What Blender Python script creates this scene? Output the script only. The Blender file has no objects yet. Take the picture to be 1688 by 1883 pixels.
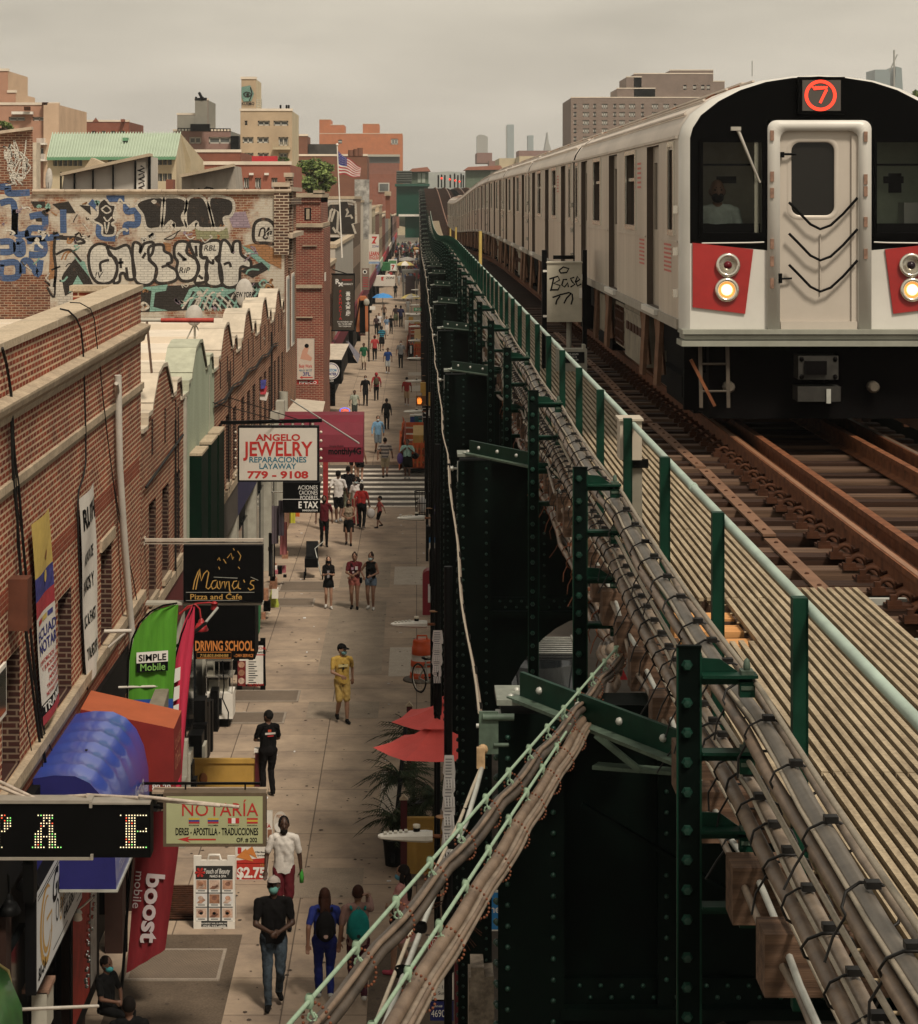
import bpy,math,random
import numpy as np
from mathutils import Vector,Matrix,noise
random.seed(7)
R=math.radians
SC=bpy.context.scene
COL=SC.collection
# ---- camera, sky, sun, exposure
H=11.5;F=4250.0;VX=766.0;VY=365.0
cam=bpy.data.cameras.new('camera');camo=bpy.data.objects.new('camera',cam);COL.objects.link(camo)
camo.location=(0,0,H);camo.rotation_euler=(R(90),0,0)
cam.sensor_fit='HORIZONTAL';cam.sensor_width=36.0;cam.lens=36.0*F/1688.0
cam.shift_x=(844-VX)/1688.0;cam.shift_y=-(941.5-VY)/1688.0
cam.clip_start=0.2;cam.clip_end=9000
SC.camera=camo
SUN_EL,SUN_AZ=54.0,152.0
w=bpy.data.worlds.new('World');SC.world=w;w.use_nodes=True
nt=w.node_tree;bg=nt.nodes['Background']
sky=nt.nodes.new('ShaderNodeTexSky');sky.sky_type='NISHITA';sky.sun_disc=False
sky.sun_elevation=R(SUN_EL);sky.sun_rotation=R(SUN_AZ);sky.air_density=1.6;sky.dust_density=6.0;sky.ozone_density=0.6
tc=nt.nodes.new('ShaderNodeTexCoord');sp=nt.nodes.new('ShaderNodeSeparateXYZ');nt.links.new(tc.outputs['Generated'],sp.inputs[0])
cr=nt.nodes.new('ShaderNodeValToRGB')
cr.color_ramp.elements[0].position=0.0;cr.color_ramp.elements[0].color=(0.63,0.565,0.475,1)
cr.color_ramp.elements[1].position=0.35;cr.color_ramp.elements[1].color=(0.61,0.57,0.485,1)
e=cr.color_ramp.elements.new(0.085);e.color=(0.60,0.545,0.45,1)
nz=nt.nodes.new('ShaderNodeTexNoise');nz.inputs['Scale'].default_value=7;nz.inputs['Detail'].default_value=4
mp=nt.nodes.new('ShaderNodeMapping');mp.inputs['Scale'].default_value=(1,1,4.5)
nt.links.new(tc.outputs['Generated'],mp.inputs['Vector']);nt.links.new(mp.outputs[0],nz.inputs['Vector'])
nt.links.new(sp.outputs['Z'],cr.inputs['Fac'])
mr=nt.nodes.new('ShaderNodeMapRange');mr.inputs[1].default_value=.3;mr.inputs[2].default_value=.7;mr.inputs[3].default_value=8.3;mr.inputs[4].default_value=11.6
nt.links.new(nz.outputs['Fac'],mr.inputs[0])
vm=nt.nodes.new('ShaderNodeVectorMath');vm.operation='SCALE'
nt.links.new(cr.outputs['Color'],vm.inputs[0]);nt.links.new(mr.outputs[0],vm.inputs['Scale'])
mx=nt.nodes.new('ShaderNodeMixRGB');mx.inputs['Fac'].default_value=0.90
nt.links.new(sky.outputs['Color'],mx.inputs[1]);nt.links.new(vm.outputs[0],mx.inputs[2])
nt.links.new(mx.outputs['Color'],bg.inputs['Color']);bg.inputs['Strength'].default_value=0.1
sd=bpy.data.lights.new('sun','SUN');sd.energy=3.2;sd.angle=R(10);sd.color=(1.0,0.9,0.76)
so=bpy.data.objects.new('sun',sd);COL.objects.link(so)
so.rotation_euler=(R(90-SUN_EL),0,R(180-SUN_AZ)+math.pi*0)
_d=Vector((math.sin(R(SUN_AZ))*math.cos(R(SUN_EL)),math.cos(R(SUN_AZ))*math.cos(R(SUN_EL)),math.sin(R(SUN_EL))))
so.rotation_euler=_d.to_track_quat('Z','Y').to_euler()
SC.view_settings.view_transform='Standard';SC.view_settings.look='None'
SC.view_settings.exposure=0.16;SC.view_settings.gamma=1.0
SC.cycles.max_bounces=5;SC.cycles.diffuse_bounces=2;SC.cycles.glossy_bounces=3;SC.cycles.transmission_bounces=4;SC.cycles.volume_bounces=0
SC.cycles.caustics_reflective=False;SC.cycles.caustics_refractive=False
# ---- helpers
def P(px,py,Y):return Vector(((px-VX)*Y/F,Y,H-(py-VY)*Y/F))
def G(px,py):return P(px,py,F*H/(py-VY))
def Yx(px,X):return F*X/(px-VX)
def PX(px,py,X):return P(px,py,Yx(px,X))
def ss(a,b,x):
 t=min(1,max(0,(x-a)/(b-a)));return t*t*(3-2*t)
def zt(Y):return-1.0*ss(80,170,Y)+5.3*ss(185,400,Y)
MATS={}
def mat(name,c,rough=.7,metal=0,var=.25,vs=3.0,bump=0,spec=.2,vscale=(1,1,1),emit=0,coat=0,alpha=1,c2=None,fine=0,trans=0):
 """Principled with world-space noise mottling (var) and optional second colour and bump."""
 if name in MATS:return MATS[name]
 m=bpy.data.materials.new(name);m.use_nodes=True;t=m.node_tree;b=t.nodes['Principled BSDF']
 b.inputs['Base Color'].default_value=(*c,1);b.inputs['Roughness'].default_value=rough;b.inputs['Metallic'].default_value=metal
 b.inputs['Specular IOR Level'].default_value=spec
 if coat:b.inputs['Coat Weight'].default_value=coat
 if trans:b.inputs['Transmission Weight'].default_value=trans
 if emit:b.inputs['Emission Color'].default_value=(*c,1);b.inputs['Emission Strength'].default_value=emit
 if var or bump or fine:
  g=t.nodes.new('ShaderNodeNewGeometry');mpn=t.nodes.new('ShaderNodeMapping');mpn.inputs['Scale'].default_value=vscale
  t.links.new(g.outputs['Position'],mpn.inputs['Vector'])
  n=t.nodes.new('ShaderNodeTexNoise');n.inputs['Scale'].default_value=vs;n.inputs['Detail'].default_value=8;n.inputs['Roughness'].default_value=.65
  t.links.new(mpn.outputs[0],n.inputs['Vector'])
  r=t.nodes.new('ShaderNodeValToRGB');r.color_ramp.elements[0].position=.28;r.color_ramp.elements[1].position=.72
  k2=c2 or tuple(min(1,x*(1+var))for x in c)
  r.color_ramp.elements[0].color=(*[x*(1-var)for x in c],1);r.color_ramp.elements[1].color=(*k2,1)
  t.links.new(n.outputs['Fac'],r.inputs['Fac']);out=r.outputs['Color']
  if fine:
   n2=t.nodes.new('ShaderNodeTexNoise');n2 .inputs['Scale'].default_value=fine;n2 .inputs['Detail'].default_value=3
   t.links.new(g.outputs['Position'],n2 .inputs['Vector'])
   r2=t.nodes.new('ShaderNodeValToRGB');r2 .color_ramp.elements[0].position=.35;r2 .color_ramp.elements[1].position=.65
   r2 .color_ramp.elements[0].color=(.82,.82,.82,1);r2 .color_ramp.elements[1].color=(1.14,1.14,1.14,1)
   t.links.new(n2 .outputs['Fac'],r2 .inputs['Fac'])
   mm=t.nodes.new('ShaderNodeMixRGB');mm.blend_type='MULTIPLY';mm.inputs['Fac'].default_value=1
   t.links.new(out,mm.inputs[1]);t.links.new(r2 .outputs['Color'],mm.inputs[2]);out=mm.outputs['Color']
  t.links.new(out,b.inputs['Base Color'])
  if bump:
   bm=t.nodes.new('ShaderNodeBump');bm.inputs['Strength'].default_value=bump;bm.inputs['Distance'].default_value=.02
   t.links.new(n.outputs['Fac'],bm.inputs['Height']);t.links.new(bm.outputs[0],b.inputs['Normal'])
 MATS[name]=m;return m
def brick_mat(name,c1,c2,mortar,bw=.21,rh=.071,ms=.012,slope=0.0,y0=0,soot=.35,paint=None,rot=False,off=.5,roughness=.85,bias=0.0):
 """Brick courses laid in world space: along whichever horizontal axis the wall runs."""
 if name in MATS:return MATS[name]
 m=bpy.data.materials.new(name);m.use_nodes=True;t=m.node_tree;b=t.nodes['Principled BSDF'];N=t.nodes.new;L=t.links.new
 g=N('ShaderNodeNewGeometry');s1=N('ShaderNodeSeparateXYZ');s2=N('ShaderNodeSeparateXYZ')
 L(g.outputs['Position'],s1 .inputs[0]);L(g.outputs['Normal'],s2 .inputs[0])
 ab=N('ShaderNodeMath');ab.operation='ABSOLUTE';L(s2 .outputs['X'],ab.inputs[0])
 gt=N('ShaderNodeMath');gt.operation='GREATER_THAN';gt.inputs[1].default_value=.6;L(ab.outputs[0],gt.inputs[0])
 mxu=N('ShaderNodeMix');mxu.data_type='FLOAT';L(gt.outputs[0],mxu.inputs[0]);L(s1 .outputs['X'],mxu.inputs[2]);L(s1 .outputs['Y'],mxu.inputs[3])
 zz=s1 .outputs['Z']
 if slope:
  a1=N('ShaderNodeMath');a1 .operation='MULTIPLY_ADD';a1 .inputs[1].default_value=-slope;L(s1 .outputs['Y'],a1 .inputs[0]);L(zz,a1 .inputs[2]);zz=a1 .outputs[0]
 if rot:zz=s1 .outputs['Y'];
 cb=N('ShaderNodeCombineXYZ')
 if rot:L(s1 .outputs['X'],cb.inputs[0])
 else:L(mxu.outputs[0],cb.inputs[0])
 L(zz,cb.inputs[1])
 bt=N('ShaderNodeTexBrick');L(cb.outputs[0],bt.inputs['Vector']);bt.offset=off
 bt.inputs['Color1'].default_value=(*c1,1);bt.inputs['Color2'].default_value=(*c2,1);bt.inputs['Mortar'].default_value=(*mortar,1)
 bt.inputs['Scale'].default_value=1;bt.inputs['Mortar Size'].default_value=ms;bt.inputs['Mortar Smooth'].default_value=.2
 bt.inputs['Brick Width'].default_value=bw;bt.inputs['Row Height'].default_value=rh;bt.inputs['Bias'].default_value=bias
 n=N('ShaderNodeTexNoise');n.inputs['Scale'].default_value=.9;n.inputs['Detail'].default_value=9;n.inputs['Roughness'].default_value=.7;L(g.outputs['Position'],n.inputs['Vector'])
 r=N('ShaderNodeValToRGB');r.color_ramp.elements[0].position=.3;r.color_ramp.elements[1].position=.7
 r.color_ramp.elements[0].color=(1-soot,1-soot,1-soot*.9,1);r.color_ramp.elements[1].color=(1+soot*.5,1+soot*.45,1+soot*.4,1);L(n.outputs['Fac'],r.inputs['Fac'])
 mm=N('ShaderNodeMixRGB');mm.blend_type='MULTIPLY';mm.inputs['Fac'].default_value=1;L(bt.outputs['Color'],mm.inputs[1]);L(r.outputs['Color'],mm.inputs[2])
 out=mm.outputs['Color']
 if paint:
  n2=N('ShaderNodeTexNoise');n2 .inputs['Scale'].default_value=paint[1];n2 .inputs['Detail'].default_value=10;n2 .inputs['Roughness'].default_value=.68;L(g.outputs['Position'],n2 .inputs['Vector'])
  r2=N('ShaderNodeValToRGB');r2 .color_ramp.elements[0].position=paint[2];r2 .color_ramp.elements[1].position=paint[2]+.12;L(n2 .outputs['Fac'],r2 .inputs['Fac'])
  md=N('ShaderNodeMath');md.operation='MULTIPLY_ADD';md.inputs[1].default_value=-.35;md.inputs[2].default_value=1;L(bt.outputs['Fac'],md.inputs[0])
  m3=N('ShaderNodeMath');m3 .operation='MULTIPLY';L(r2 .outputs['Color'],m3 .inputs[0]);L(md.outputs[0],m3 .inputs[1])
  m2=N('ShaderNodeMixRGB');L(m3 .outputs[0],m2 .inputs['Fac']);L(out,m2 .inputs[1]);m2 .inputs[2].default_value=(*paint[0],1);out=m2 .outputs['Color']
 L(out,b.inputs['Base Color']);b.inputs['Roughness'].default_value=roughness;b.inputs['Specular IOR Level'].default_value=.25
 bp=N('ShaderNodeBump');bp.inputs['Strength'].default_value=.5;bp.inputs['Distance'].default_value=.01;bp.invert=True;L(bt.outputs['Fac'],bp.inputs['Height']);L(bp.outputs[0],b.inputs['Normal'])
 MATS[name]=m;return m
def wood_mat(name,c1,c2,axis='X',rough=.85):
 if name in MATS:return MATS[name]
 sc={'X':(.25,9,9),'Y':(9,.25,9),'Z':(9,9,.25)}[axis]
 m=mat(name,c1,rough,0,.1,2.6,bump=.5,vscale=sc,c2=c2);return m
TXT={}
def glyphs(s,bold=0.0,shear=0.0,res=3):
 k=(s,bold,shear)
 if k not in TXT:
  c=bpy.data.curves.new('t','FONT');c.body=s;c.size=1;c.offset=bold;c.shear=shear;c.resolution_u=res;c.fill_mode='FRONT'
  o=bpy.data.objects.new('t',c);me=bpy.data.meshes.new_from_object(o)
  v=[tuple(x.co)for x in me.vertices];f=[tuple(p.vertices)for p in me.polygons]
  bpy.data.objects.remove(o);bpy.data.curves.remove(c);bpy.data.meshes.remove(me)
  xs=[a[0]for a in v]or[0];ys=[a[1]for a in v]or[0]
  TXT[k]=(v,f,min(xs),max(xs),min(ys),max(ys))
 return TXT[k]
class MB:
 def __init__(s):s.v=[];s.f=[];s.m=[];s.sm=[]
 def add(s,v,f,m=0,smooth=False):
  n=len(s.v);s.v+=[tuple(a)for a in v]
  for q in f:s.f.append(tuple(i+n for i in q));s.m.append(m);s.sm.append(smooth)
  return s
 def box(s,x0,x1,y0,y1,z0,z1,m=0):
  return s.add([(x0,y0,z0),(x1,y0,z0),(x1,y1,z0),(x0,y1,z0),(x0,y0,z1),(x1,y0,z1),(x1,y1,z1),(x0,y1,z1)],
[(0,3,2,1),(4,5,6,7),(0,1,5,4),(1,2,6,5),(2,3,7,6),(3,0,4,7)],m)
 def cbox(s,c,d,m=0):return s.box(c[0]-d[0]/2,c[0]+d[0]/2,c[1]-d[1]/2,c[1]+d[1]/2,c[2]-d[2]/2,c[2]+d[2]/2,m)
 def beam(s,a,b,w,h,m=0,up=(0,0,1)):
  a=Vector(a);b=Vector(b);d=(b-a).normalized();u=Vector(up)
  x=d.cross(u)
  if x.length<1e-4:x=d.cross(Vector((1,0,0)))
  x.normalize();u=x.cross(d)
  o=[(-w/2,-h/2),(w/2,-h/2),(w/2,h/2),(-w/2,h/2)]
  v=[p+x*i+u*j for p in(a,b)for i,j in o]
  return s.add(v,[(0,1,2,3),(7,6,5,4),(0,4,5,1),(1,5,6,2),(2,6,7,3),(3,7,4,0)],m)
 def tube(s,pts,r,m=0,seg=6,cap=True,smooth=True):
  pts=[Vector(p)for p in pts];n=len(pts);rs=r if isinstance(r,(list,tuple))else[r]*n
  v=[];f=[];pu=None
  for i,p in enumerate(pts):
   d=(pts[min(i+1,n-1)]-pts[max(i-1,0)]).normalized()
   if pu is None:
    pu=d.orthogonal().normalized()
   else:
    pu=(pu-d*pu.dot(d))
    pu=pu.normalized()if pu.length>1e-6 else d.orthogonal().normalized()
   w2=d.cross(pu)
   for k in range(seg):
    a=2*math.pi*k/seg;v.append(p+(pu*math.cos(a)+w2*math.sin(a))*rs[i])
  for i in range(n-1):
   for k in range(seg):
    k2=(k+1)%seg;f.append((i*seg+k,i*seg+k2,(i+1)*seg+k2,(i+1)*seg+k))
  s.add(v,f,m,smooth)
  if cap:s.add(v[:seg],[tuple(range(seg))[::-1]],m);s.add(v[-seg:],[tuple(range(seg))],m)
  return s
 def lathe(s,prof,c,m=0,seg=14,smooth=True,axis='z'):
  v=[];f=[];n=len(prof)
  for r,z in prof:
   for k in range(seg):
    a=2*math.pi*k/seg;x,y=r*math.cos(a),r*math.sin(a)
    v.append((c[0]+x,c[1]+y,c[2]+z)if axis=='z' else(c[0]+x,c[1]+z,c[2]+y)if axis=='y' else(c[0]+z,c[1]+x,c[2]+y))
  for i in range(n-1):
   for k in range(seg):
    k2=(k+1)%seg;f.append((i*seg+k,i*seg+k2,(i+1)*seg+k2,(i+1)*seg+k))
  ms=m if isinstance(m,list)else[m]*(n-1)
  for i in range(n-1):s.add(v,[],0)if False else None
  b=len(s.v);s.v+=v
  for j,q in enumerate(f):s.f.append(tuple(i+b for i in q));s.m.append(ms[j//seg]);s.sm.append(smooth)
  return s
 def ell(s,c,r,m=0,u=12,w=8,smooth=True,rot=None,t0=0.0,t1=1.0):
  v=[];f=[]
  for i in range(w+1):
   th=math.pi*(t0+(t1-t0)*i/w)
   for k in range(u):
    a=2*math.pi*k/u;p=Vector((r[0]*math.sin(th)*math.cos(a),r[1]*math.sin(th)*math.sin(a),r[2]*math.cos(th)))
    if rot is not None:p=rot@p
    v.append(p+Vector(c))
  for i in range(w):
   for k in range(u):
    k2=(k+1)%u;f.append((i*u+k,(i+1)*u+k,(i+1)*u+k2,i*u+k2))
  return s.add(v,f,m,smooth)
 def poly(s,pts,m=0):return s.add(pts,[tuple(range(len(pts)))],m)
 def prism(s,pts,vec,m=0,ms=None):
  pts=[Vector(p)for p in pts];vec=Vector(vec);n=len(pts);v=pts+[p+vec for p in pts]
  s.add(v,[tuple(range(n)),tuple(range(2*n-1,n-1,-1))],m)
  return s.add(v,[(i,n+i,n+(i+1)%n,(i+1)%n)for i in range(n)],m if ms is None else ms)
 def text(s,t,o,ux,uy,h,m=0,w=None,al='l',bold=0.0,shear=0.0,dep=0.0):
  """o = left / centre / right end of the baseline; h = height of the string's box; w = forced width."""
  v,f,x0,x1,y0,y1=glyphs(t,bold,shear);ux=Vector(ux);uy=Vector(uy);o=Vector(o)
  if not v:return s
  ref=y1 if y1>0.05 else 1;sy=h/ref;sx=sy if w is None else w/(x1-x0);W=(x1-x0)*sx
  off={'l':0,'c':-W/2,'r':-W}[al]
  q=[o+ux*((a[0]-x0)*sx+off)+uy*(a[1]*sy)for a in v]
  return s.add(q,f,m)
 def ribbon(s,pts,wd,o,ux,uy,m=0,closed=False):
  """flat painted line through 2D pts in the plane (o, ux, uy)."""
  ux=Vector(ux);uy=Vector(uy);o=Vector(o);p=[Vector((a[0],a[1]))for a in pts];n=len(p)
  if closed:p=p+[p[0]];n+=1
  v=[];ws=wd if isinstance(wd,(list,tuple))else[wd]*n
  for i in range(n):
   a=p[i-1]if i>0 else(p[-2]if closed else p[i]);b=p[i+1]if i<n-1 else(p[1]if closed else p[i])
   d=(b-a);d=d.normalized()if d.length>1e-9 else Vector((1,0));q=Vector((-d.y,d.x))*ws[i]/2
   for e in(p[i]+q,p[i]-q):v.append(o+ux*e.x+uy*e.y)
  return s.add(v,[(2*i,2*i+1,2*i+3,2*i+2)for i in range(n-1)],m)
 def wall(s,o,ux,uz,U,Z,ops,nrm,dep,m=0,mr=None,mg=None):
  """wall sheet U x Z at o with openings (u0,u1,z0,z1): front quads, reveals going back dep along -nrm, glass at the back."""
  ux=Vector(ux);uz=Vector(uz);o=Vector(o);nn=Vector(nrm);us=sorted({U[0],U[1],*[a for q in ops for a in q[:2]if U[0]<a<U[1]]})
  pt=lambda u,z,d=0:o+ux*u+uz*z-nn*d
  for a,b in zip(us,us[1:]):
   cur=Z[0]
   for q in sorted([q for q in ops if q[0]<=a+1e-6 and q[1]>=b-1e-6],key=lambda q:q[2]):
    if q[2]>cur+1e-6:s.poly([pt(a,cur),pt(b,cur),pt(b,q[2]),pt(a,q[2])],m)
    cur=max(cur,q[3])
   if cur<Z[1]-1e-6:s.poly([pt(a,cur),pt(b,cur),pt(b,Z[1]),pt(a,Z[1])],m)
  for q in ops:
   u0,u1,z0,z1=q[:4];k=m if mr is None else mr
   for a,b in(((u0,z0),(u1,z0)),((u1,z0),(u1,z1)),((u1,z1),(u0,z1)),((u0,z1),(u0,z0))):
    s.poly([pt(*a),pt(*b),pt(*b,dep),pt(*a,dep)],k)
   if mg is not None:s.poly([pt(u0,z0,dep),pt(u1,z0,dep),pt(u1,z1,dep),pt(u0,z1,dep)],mg)
  return s
 def build(s,name,mats,parent=None,local=False):
  if not isinstance(mats,(list,tuple)):mats=[mats]
  me=bpy.data.meshes.new(name);v=s.v
  if parent is not None and not local:
   l=parent['_w'];v=[(a[0]-l[0],a[1]-l[1],a[2]-l[2])for a in v]
  me.from_pydata([tuple(a)for a in v],[],s.f)
  for x in mats:me.materials.append(x)
  me.polygons.foreach_set('material_index',s.m);me.polygons.foreach_set('use_smooth',s.sm);me.update()
  o=bpy.data.objects.new(name,me);COL.objects.link(o)
  if parent is not None:
   o.parent=parent
   W_[o.name]=(0,0,0)if local else tuple(parent['_w'])
   o['_w']=W_[o.name]
  else:o['_w']=(0,0,0)
  return o
W_={}
def tag(o,label,cat,group=None):
 o['label']=label;o['category']=cat
 if group:o['group']=group
 return o
def thing(name,label,cat,loc=(0,0,0),group=None,rz=0):
 o=bpy.data.objects.new(name,None);COL.objects.link(o);o.location=loc;o.rotation_euler=(0,0,rz);o['_w']=tuple(loc)
 o.empty_display_size=.1
 return tag(o,label,cat,group)
def struct(o):o['kind']='structure';return o
def kids(o):return[c for c in KID.get(o.name,[])]
KID={}
def copy_tree(o,label=None,loc=None,rot=None,parent=None):
 c=o.copy();COL.objects.link(c)
 if parent is not None:c.parent=parent
 for ch in list(o.children):copy_tree(ch,parent=c)
 if label:c['label']=label
 if loc is not None:c.location=loc
 if rot is not None:c.rotation_euler=rot
 return c
EX,EY,EZ=Vector((1,0,0)),Vector((0,1,0)),Vector((0,0,1))
# ---- shared materials
M_GREEN=mat('green paint',(.003,.024,.0135),.5,0,.4,6,bump=.12,spec=.12)
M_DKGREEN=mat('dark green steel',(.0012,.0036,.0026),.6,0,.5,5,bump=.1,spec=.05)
M_BLACK=mat('black metal',(.0025,.0025,.0025),.5,0,.3,8,spec=.08)
M_RIVET=mat('worn green rivet',(.006,.028,.018),.4,0,.6,9,spec=.3)
M_PALEGREEN=mat('pale green weathered steel',(.06,.085,.062),.5,0,.5,12)
M_RUST=mat('rusty rail',(.11,.036,.015),.75,0,.45,7,bump=.2,c2=(.23,.085,.035),spec=.2)
M_RUSTDK=mat('dark rust',(.05,.019,.009),.8,0,.5,9,bump=.3,spec=.15)
M_SHINY=mat('polished rail head',(.5,.4,.3),.3,.9,.2,5)
M_TIE=wood_mat('old tie wood',(.010,.005,.003),(.05,.022,.012),'X')
M_TIEEND=wood_mat('weathered timber',(.03,.016,.010),(.16,.095,.06),'X')
M_SLAT=mat('yellowed grating bar',(.22,.16,.095),.6,0,.3,3.5,c2=(.42,.335,.22),vscale=(6,.7,1),fine=40)
M_SLATROD=mat('grating rod',(.3,.23,.14),.6)
M_CABLE=mat('grey brown cable jacket',(.12,.088,.063),.5,0,.3,7,spec=.3,c2=(.245,.19,.14),bump=.15)
M_CABLEDK=mat('dark brown cable jacket',(.036,.027,.020),.5,0,.4,7,c2=(.085,.063,.046),spec=.3)
M_CABLEBR=mat('brown cable jacket',(.115,.075,.05),.5,0,.35,6,c2=(.205,.145,.10),spec=.3,bump=.15)
M_ROPE=mat('pale wire rope',(.29,.245,.185),.6,0,.2,30)
M_ROPEGR=mat('mint weathered wire rope',(.22,.30,.21),.55,0,.2,25)
M_TIEW=mat('black cable tie',(.012,.011,.01),.5,0,0)
M_CHAIN=mat('rusty lashing',(.13,.045,.022),.7,0,.4,40)
M_GALV=mat('galvanised steel',(.38,.38,.34),.45,.3,.25,6)
M_WHITE=mat('white paint',(.66,.62,.55),.5,0,.12,4)
M_GREYBOX=mat('grey equipment paint',(.36,.34,.28),.5,0,.18,4)
M_PAPER=mat('white paper',(.62,.60,.58),.8,0,.1,8)
M_BLK=mat('black lettering',(.005,.005,.0055),.6,0,0,spec=.06)
M_WHT=mat('white lettering',(.7,.68,.63),.6,0,0)
M_RED=mat('red lettering',(.42,.03,.025),.6,0,0)
M_GLASS=mat('dark window glass',(.012,.014,.015),.08,0,0,spec=.6)
M_CONC=mat('concrete',(.27,.225,.18),.85,0,.2,2,fine=60)
M_STONE=mat('limestone trim',(.36,.285,.20),.85,0,.28,2.2,bump=.3,fine=25)
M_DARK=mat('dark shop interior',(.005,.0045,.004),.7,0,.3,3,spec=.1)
# ==== ground, street, pavement
def sheet(name,x0,x1,y0,y1,z,m,parts=1):
 b=MB();b.poly([(x0,y0,z),(x1,y0,z),(x1,y1,z),(x0,y1,z)]);return b.build(name,m)
M_ASPH=mat('asphalt',(.075,.062,.05),.9,0,.25,1.2,fine=50)
M_SIDE=brick_mat('pavement slabs',(.39,.30,.215),(.315,.24,.172),(.14,.105,.075),bw=1.91,rh=1.55,ms=.012,soot=.42,rot=True,off=0.0,roughness=.9)
M_SLABL=mat('pale new slab',(.42,.36,.29),.9,0,.12,3,fine=40)
M_SLABD=mat('grey patched slab',(.27,.215,.16),.9,0,.2,2,fine=50)
M_AGG=mat('exposed aggregate',(.105,.078,.055),.9,0,.3,1.5,fine=28)
M_LINE=mat('worn crossing paint',(.60,.54,.45),.8,0,.35,2.5,fine=20)
M_LAND=mat('far ground',(.12,.11,.085),.95,0,.4,.02)
struct(sheet('ground',-4200,4200,-60,6500,-.3,M_LAND))
struct(sheet('road',.95,15,2,560,-.15,M_ASPH))
struct(sheet('cross_road',-90,.95,86.2,101,-.146,M_ASPH))
b=MB();b.box(-5.2,.95,8,86.2,-.3,0);struct(b.build('pavement',M_SIDE))
b=MB();b.box(-5.2,.95,101,560,-.3,0);struct(b.build('far_pavement',M_SIDE))
b=MB();b.box(15,19.5,2,560,-.3,0);struct(b.build('opposite_pavement',M_CONC))
b=MB()
for k in range(9):
 y=87.0+k*1.5;b.poly([(-3.9,y,-.142),(.9,y,-.142),(.9,y+.62,-.142),(-3.9,y+.62,-.142)])
for k in range(5):
 y=103+k*1.2
struct(b.build('crosswalk_stripes',M_LINE))
def patch(name,m,a,c,z=.004):
 p,q=G(*a),G(*c);bb=MB();bb.poly([(p.x,p.y,z),(q.x,p.y,z),(q.x,q.y,z),(p.x,q.y,z)]);return struct(bb.build(name,m))
def patchx(name,m,x0,x1,y0,y1,z=.004):
 bb=MB();bb.poly([(x0,y0,z),(x1,y0,z),(x1,y1,z),(x0,y1,z)]);return struct(bb.build(name,m))
patchx('pale_slab_patch',M_SLABL,-.68,.3,68.8,72.2);patchx('pale_slab_patch',M_SLABL,-.68,.1,55.6,59.2);patchx('pale_slab_patch',M_SLABL,-.7,-.35,43.2,46.4)
patchx('pale_slab_patch',M_SLABL,-.6,.9,110,114);patchx('pale_slab_patch',M_SLABL,-.55,.5,138,142);patchx('pale_slab_patch',M_SLABL,-.55,.5,150,153)
patchx('dark_slab_patch',M_SLABD,-2.4,-.85,55.9,66);patchx('dark_slab_patch',M_SLABD,-2.45,-.85,51.1,52.8,.0045);patchx('dark_slab_patch',M_SLABD,-2.3,-.8,68.3,73)
patchx('dark_slab_patch',M_SLABD,-2.4,-.9,38,39.7)
patchx('aggregate_strip',M_AGG,-4.4,-2.72,29,36.1);patchx('aggregate_strip',M_AGG,-.7,.95,27,35.5)
M_SPOT=mat('gum and stains',(.07,.052,.04),.9,0,.2,3)
bb=MB()
for k in range(700):
 y=29+62*random.random()**1.7;x=random.uniform(-4.4,.8);r=random.choice([.012,.018,.025,.035]);a0=random.random()
 bb.poly([(x+r*math.cos(a0+a*math.pi/3)*random.uniform(.7,1.3),y+r*1.3*math.sin(a0+a*math.pi/3),.008)for a in range(6)])
o=bb.build('gum_spots',M_SPOT);o['kind']='stuff'
bb=MB()
for k in range(60):
 y=random.uniform(36,84);x=random.choice([-4,-3.4,-2.7,-.6,.3,.6])+random.uniform(-.3,.3);a=random.random()*3
 bb.box(x,x+.03+.05*random.random(),y,y+.12*random.random()+.03,.006,.012)
o=bb.build('paper_litter',M_PAPER);o['kind']='stuff'
M_HATCH=brick_mat('diamond plate',(.20,.155,.115),(.18,.14,.10),(.12,.09,.066),bw=.05,rh=.05,ms=.008,soot=.25,rot=True)
def hatch(label,x0,x1,y0,y1):
 t=thing('cellar_hatch',label,'hatch',(x0,y0,0),'steel hatches in the pavement')
 bb=MB();bb.box(x0,x1,y0,y1,.004,.02);bb.build('plate',M_HATCH,t)
 bb=MB();e=.05
 for q in((x0-e,x1+e,y0-e,y0),(x0-e,x1+e,y1,y1+e),(x0-e,x0,y0,y1),(x1,x1+e,y0,y1)):bb.box(*q,.003,.03)
 bb.build('frame',M_CONC,t)
hatch('brown steel hatch beside the red feather banner',-4.25,-2.95,34.0,35.3)
hatch('steel hatch in front of the white popcorn cart, nearer the building',-4.2,-2.95,50.6,51.6)
hatch('steel hatch in front of the black-clothed standing man',-4.2,-2.75,52.8,53.9)
hatch('steel hatch left of the three women, nearest of the pair',-4.0,-2.95,65.1,66.3)
hatch('steel hatch left of the three women, farther of the pair',-4.0,-2.65,67.6,69.2)
t=thing('pavement_grate','open dark grate in the pavement behind the red feather banner','grate',(-4.2,37.3,0))
bb=MB();bb.box(-4.35,-3.35,36.8,38.6,.002,.006);bb.build('pit',M_BLACK,t)
bb=MB()
for k in range(16):bb.box(-4.35,-3.35,36.85+k*.115,36.89+k*.115,.008,.03)
bb.build('bars',M_RUSTDK,t)
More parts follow.
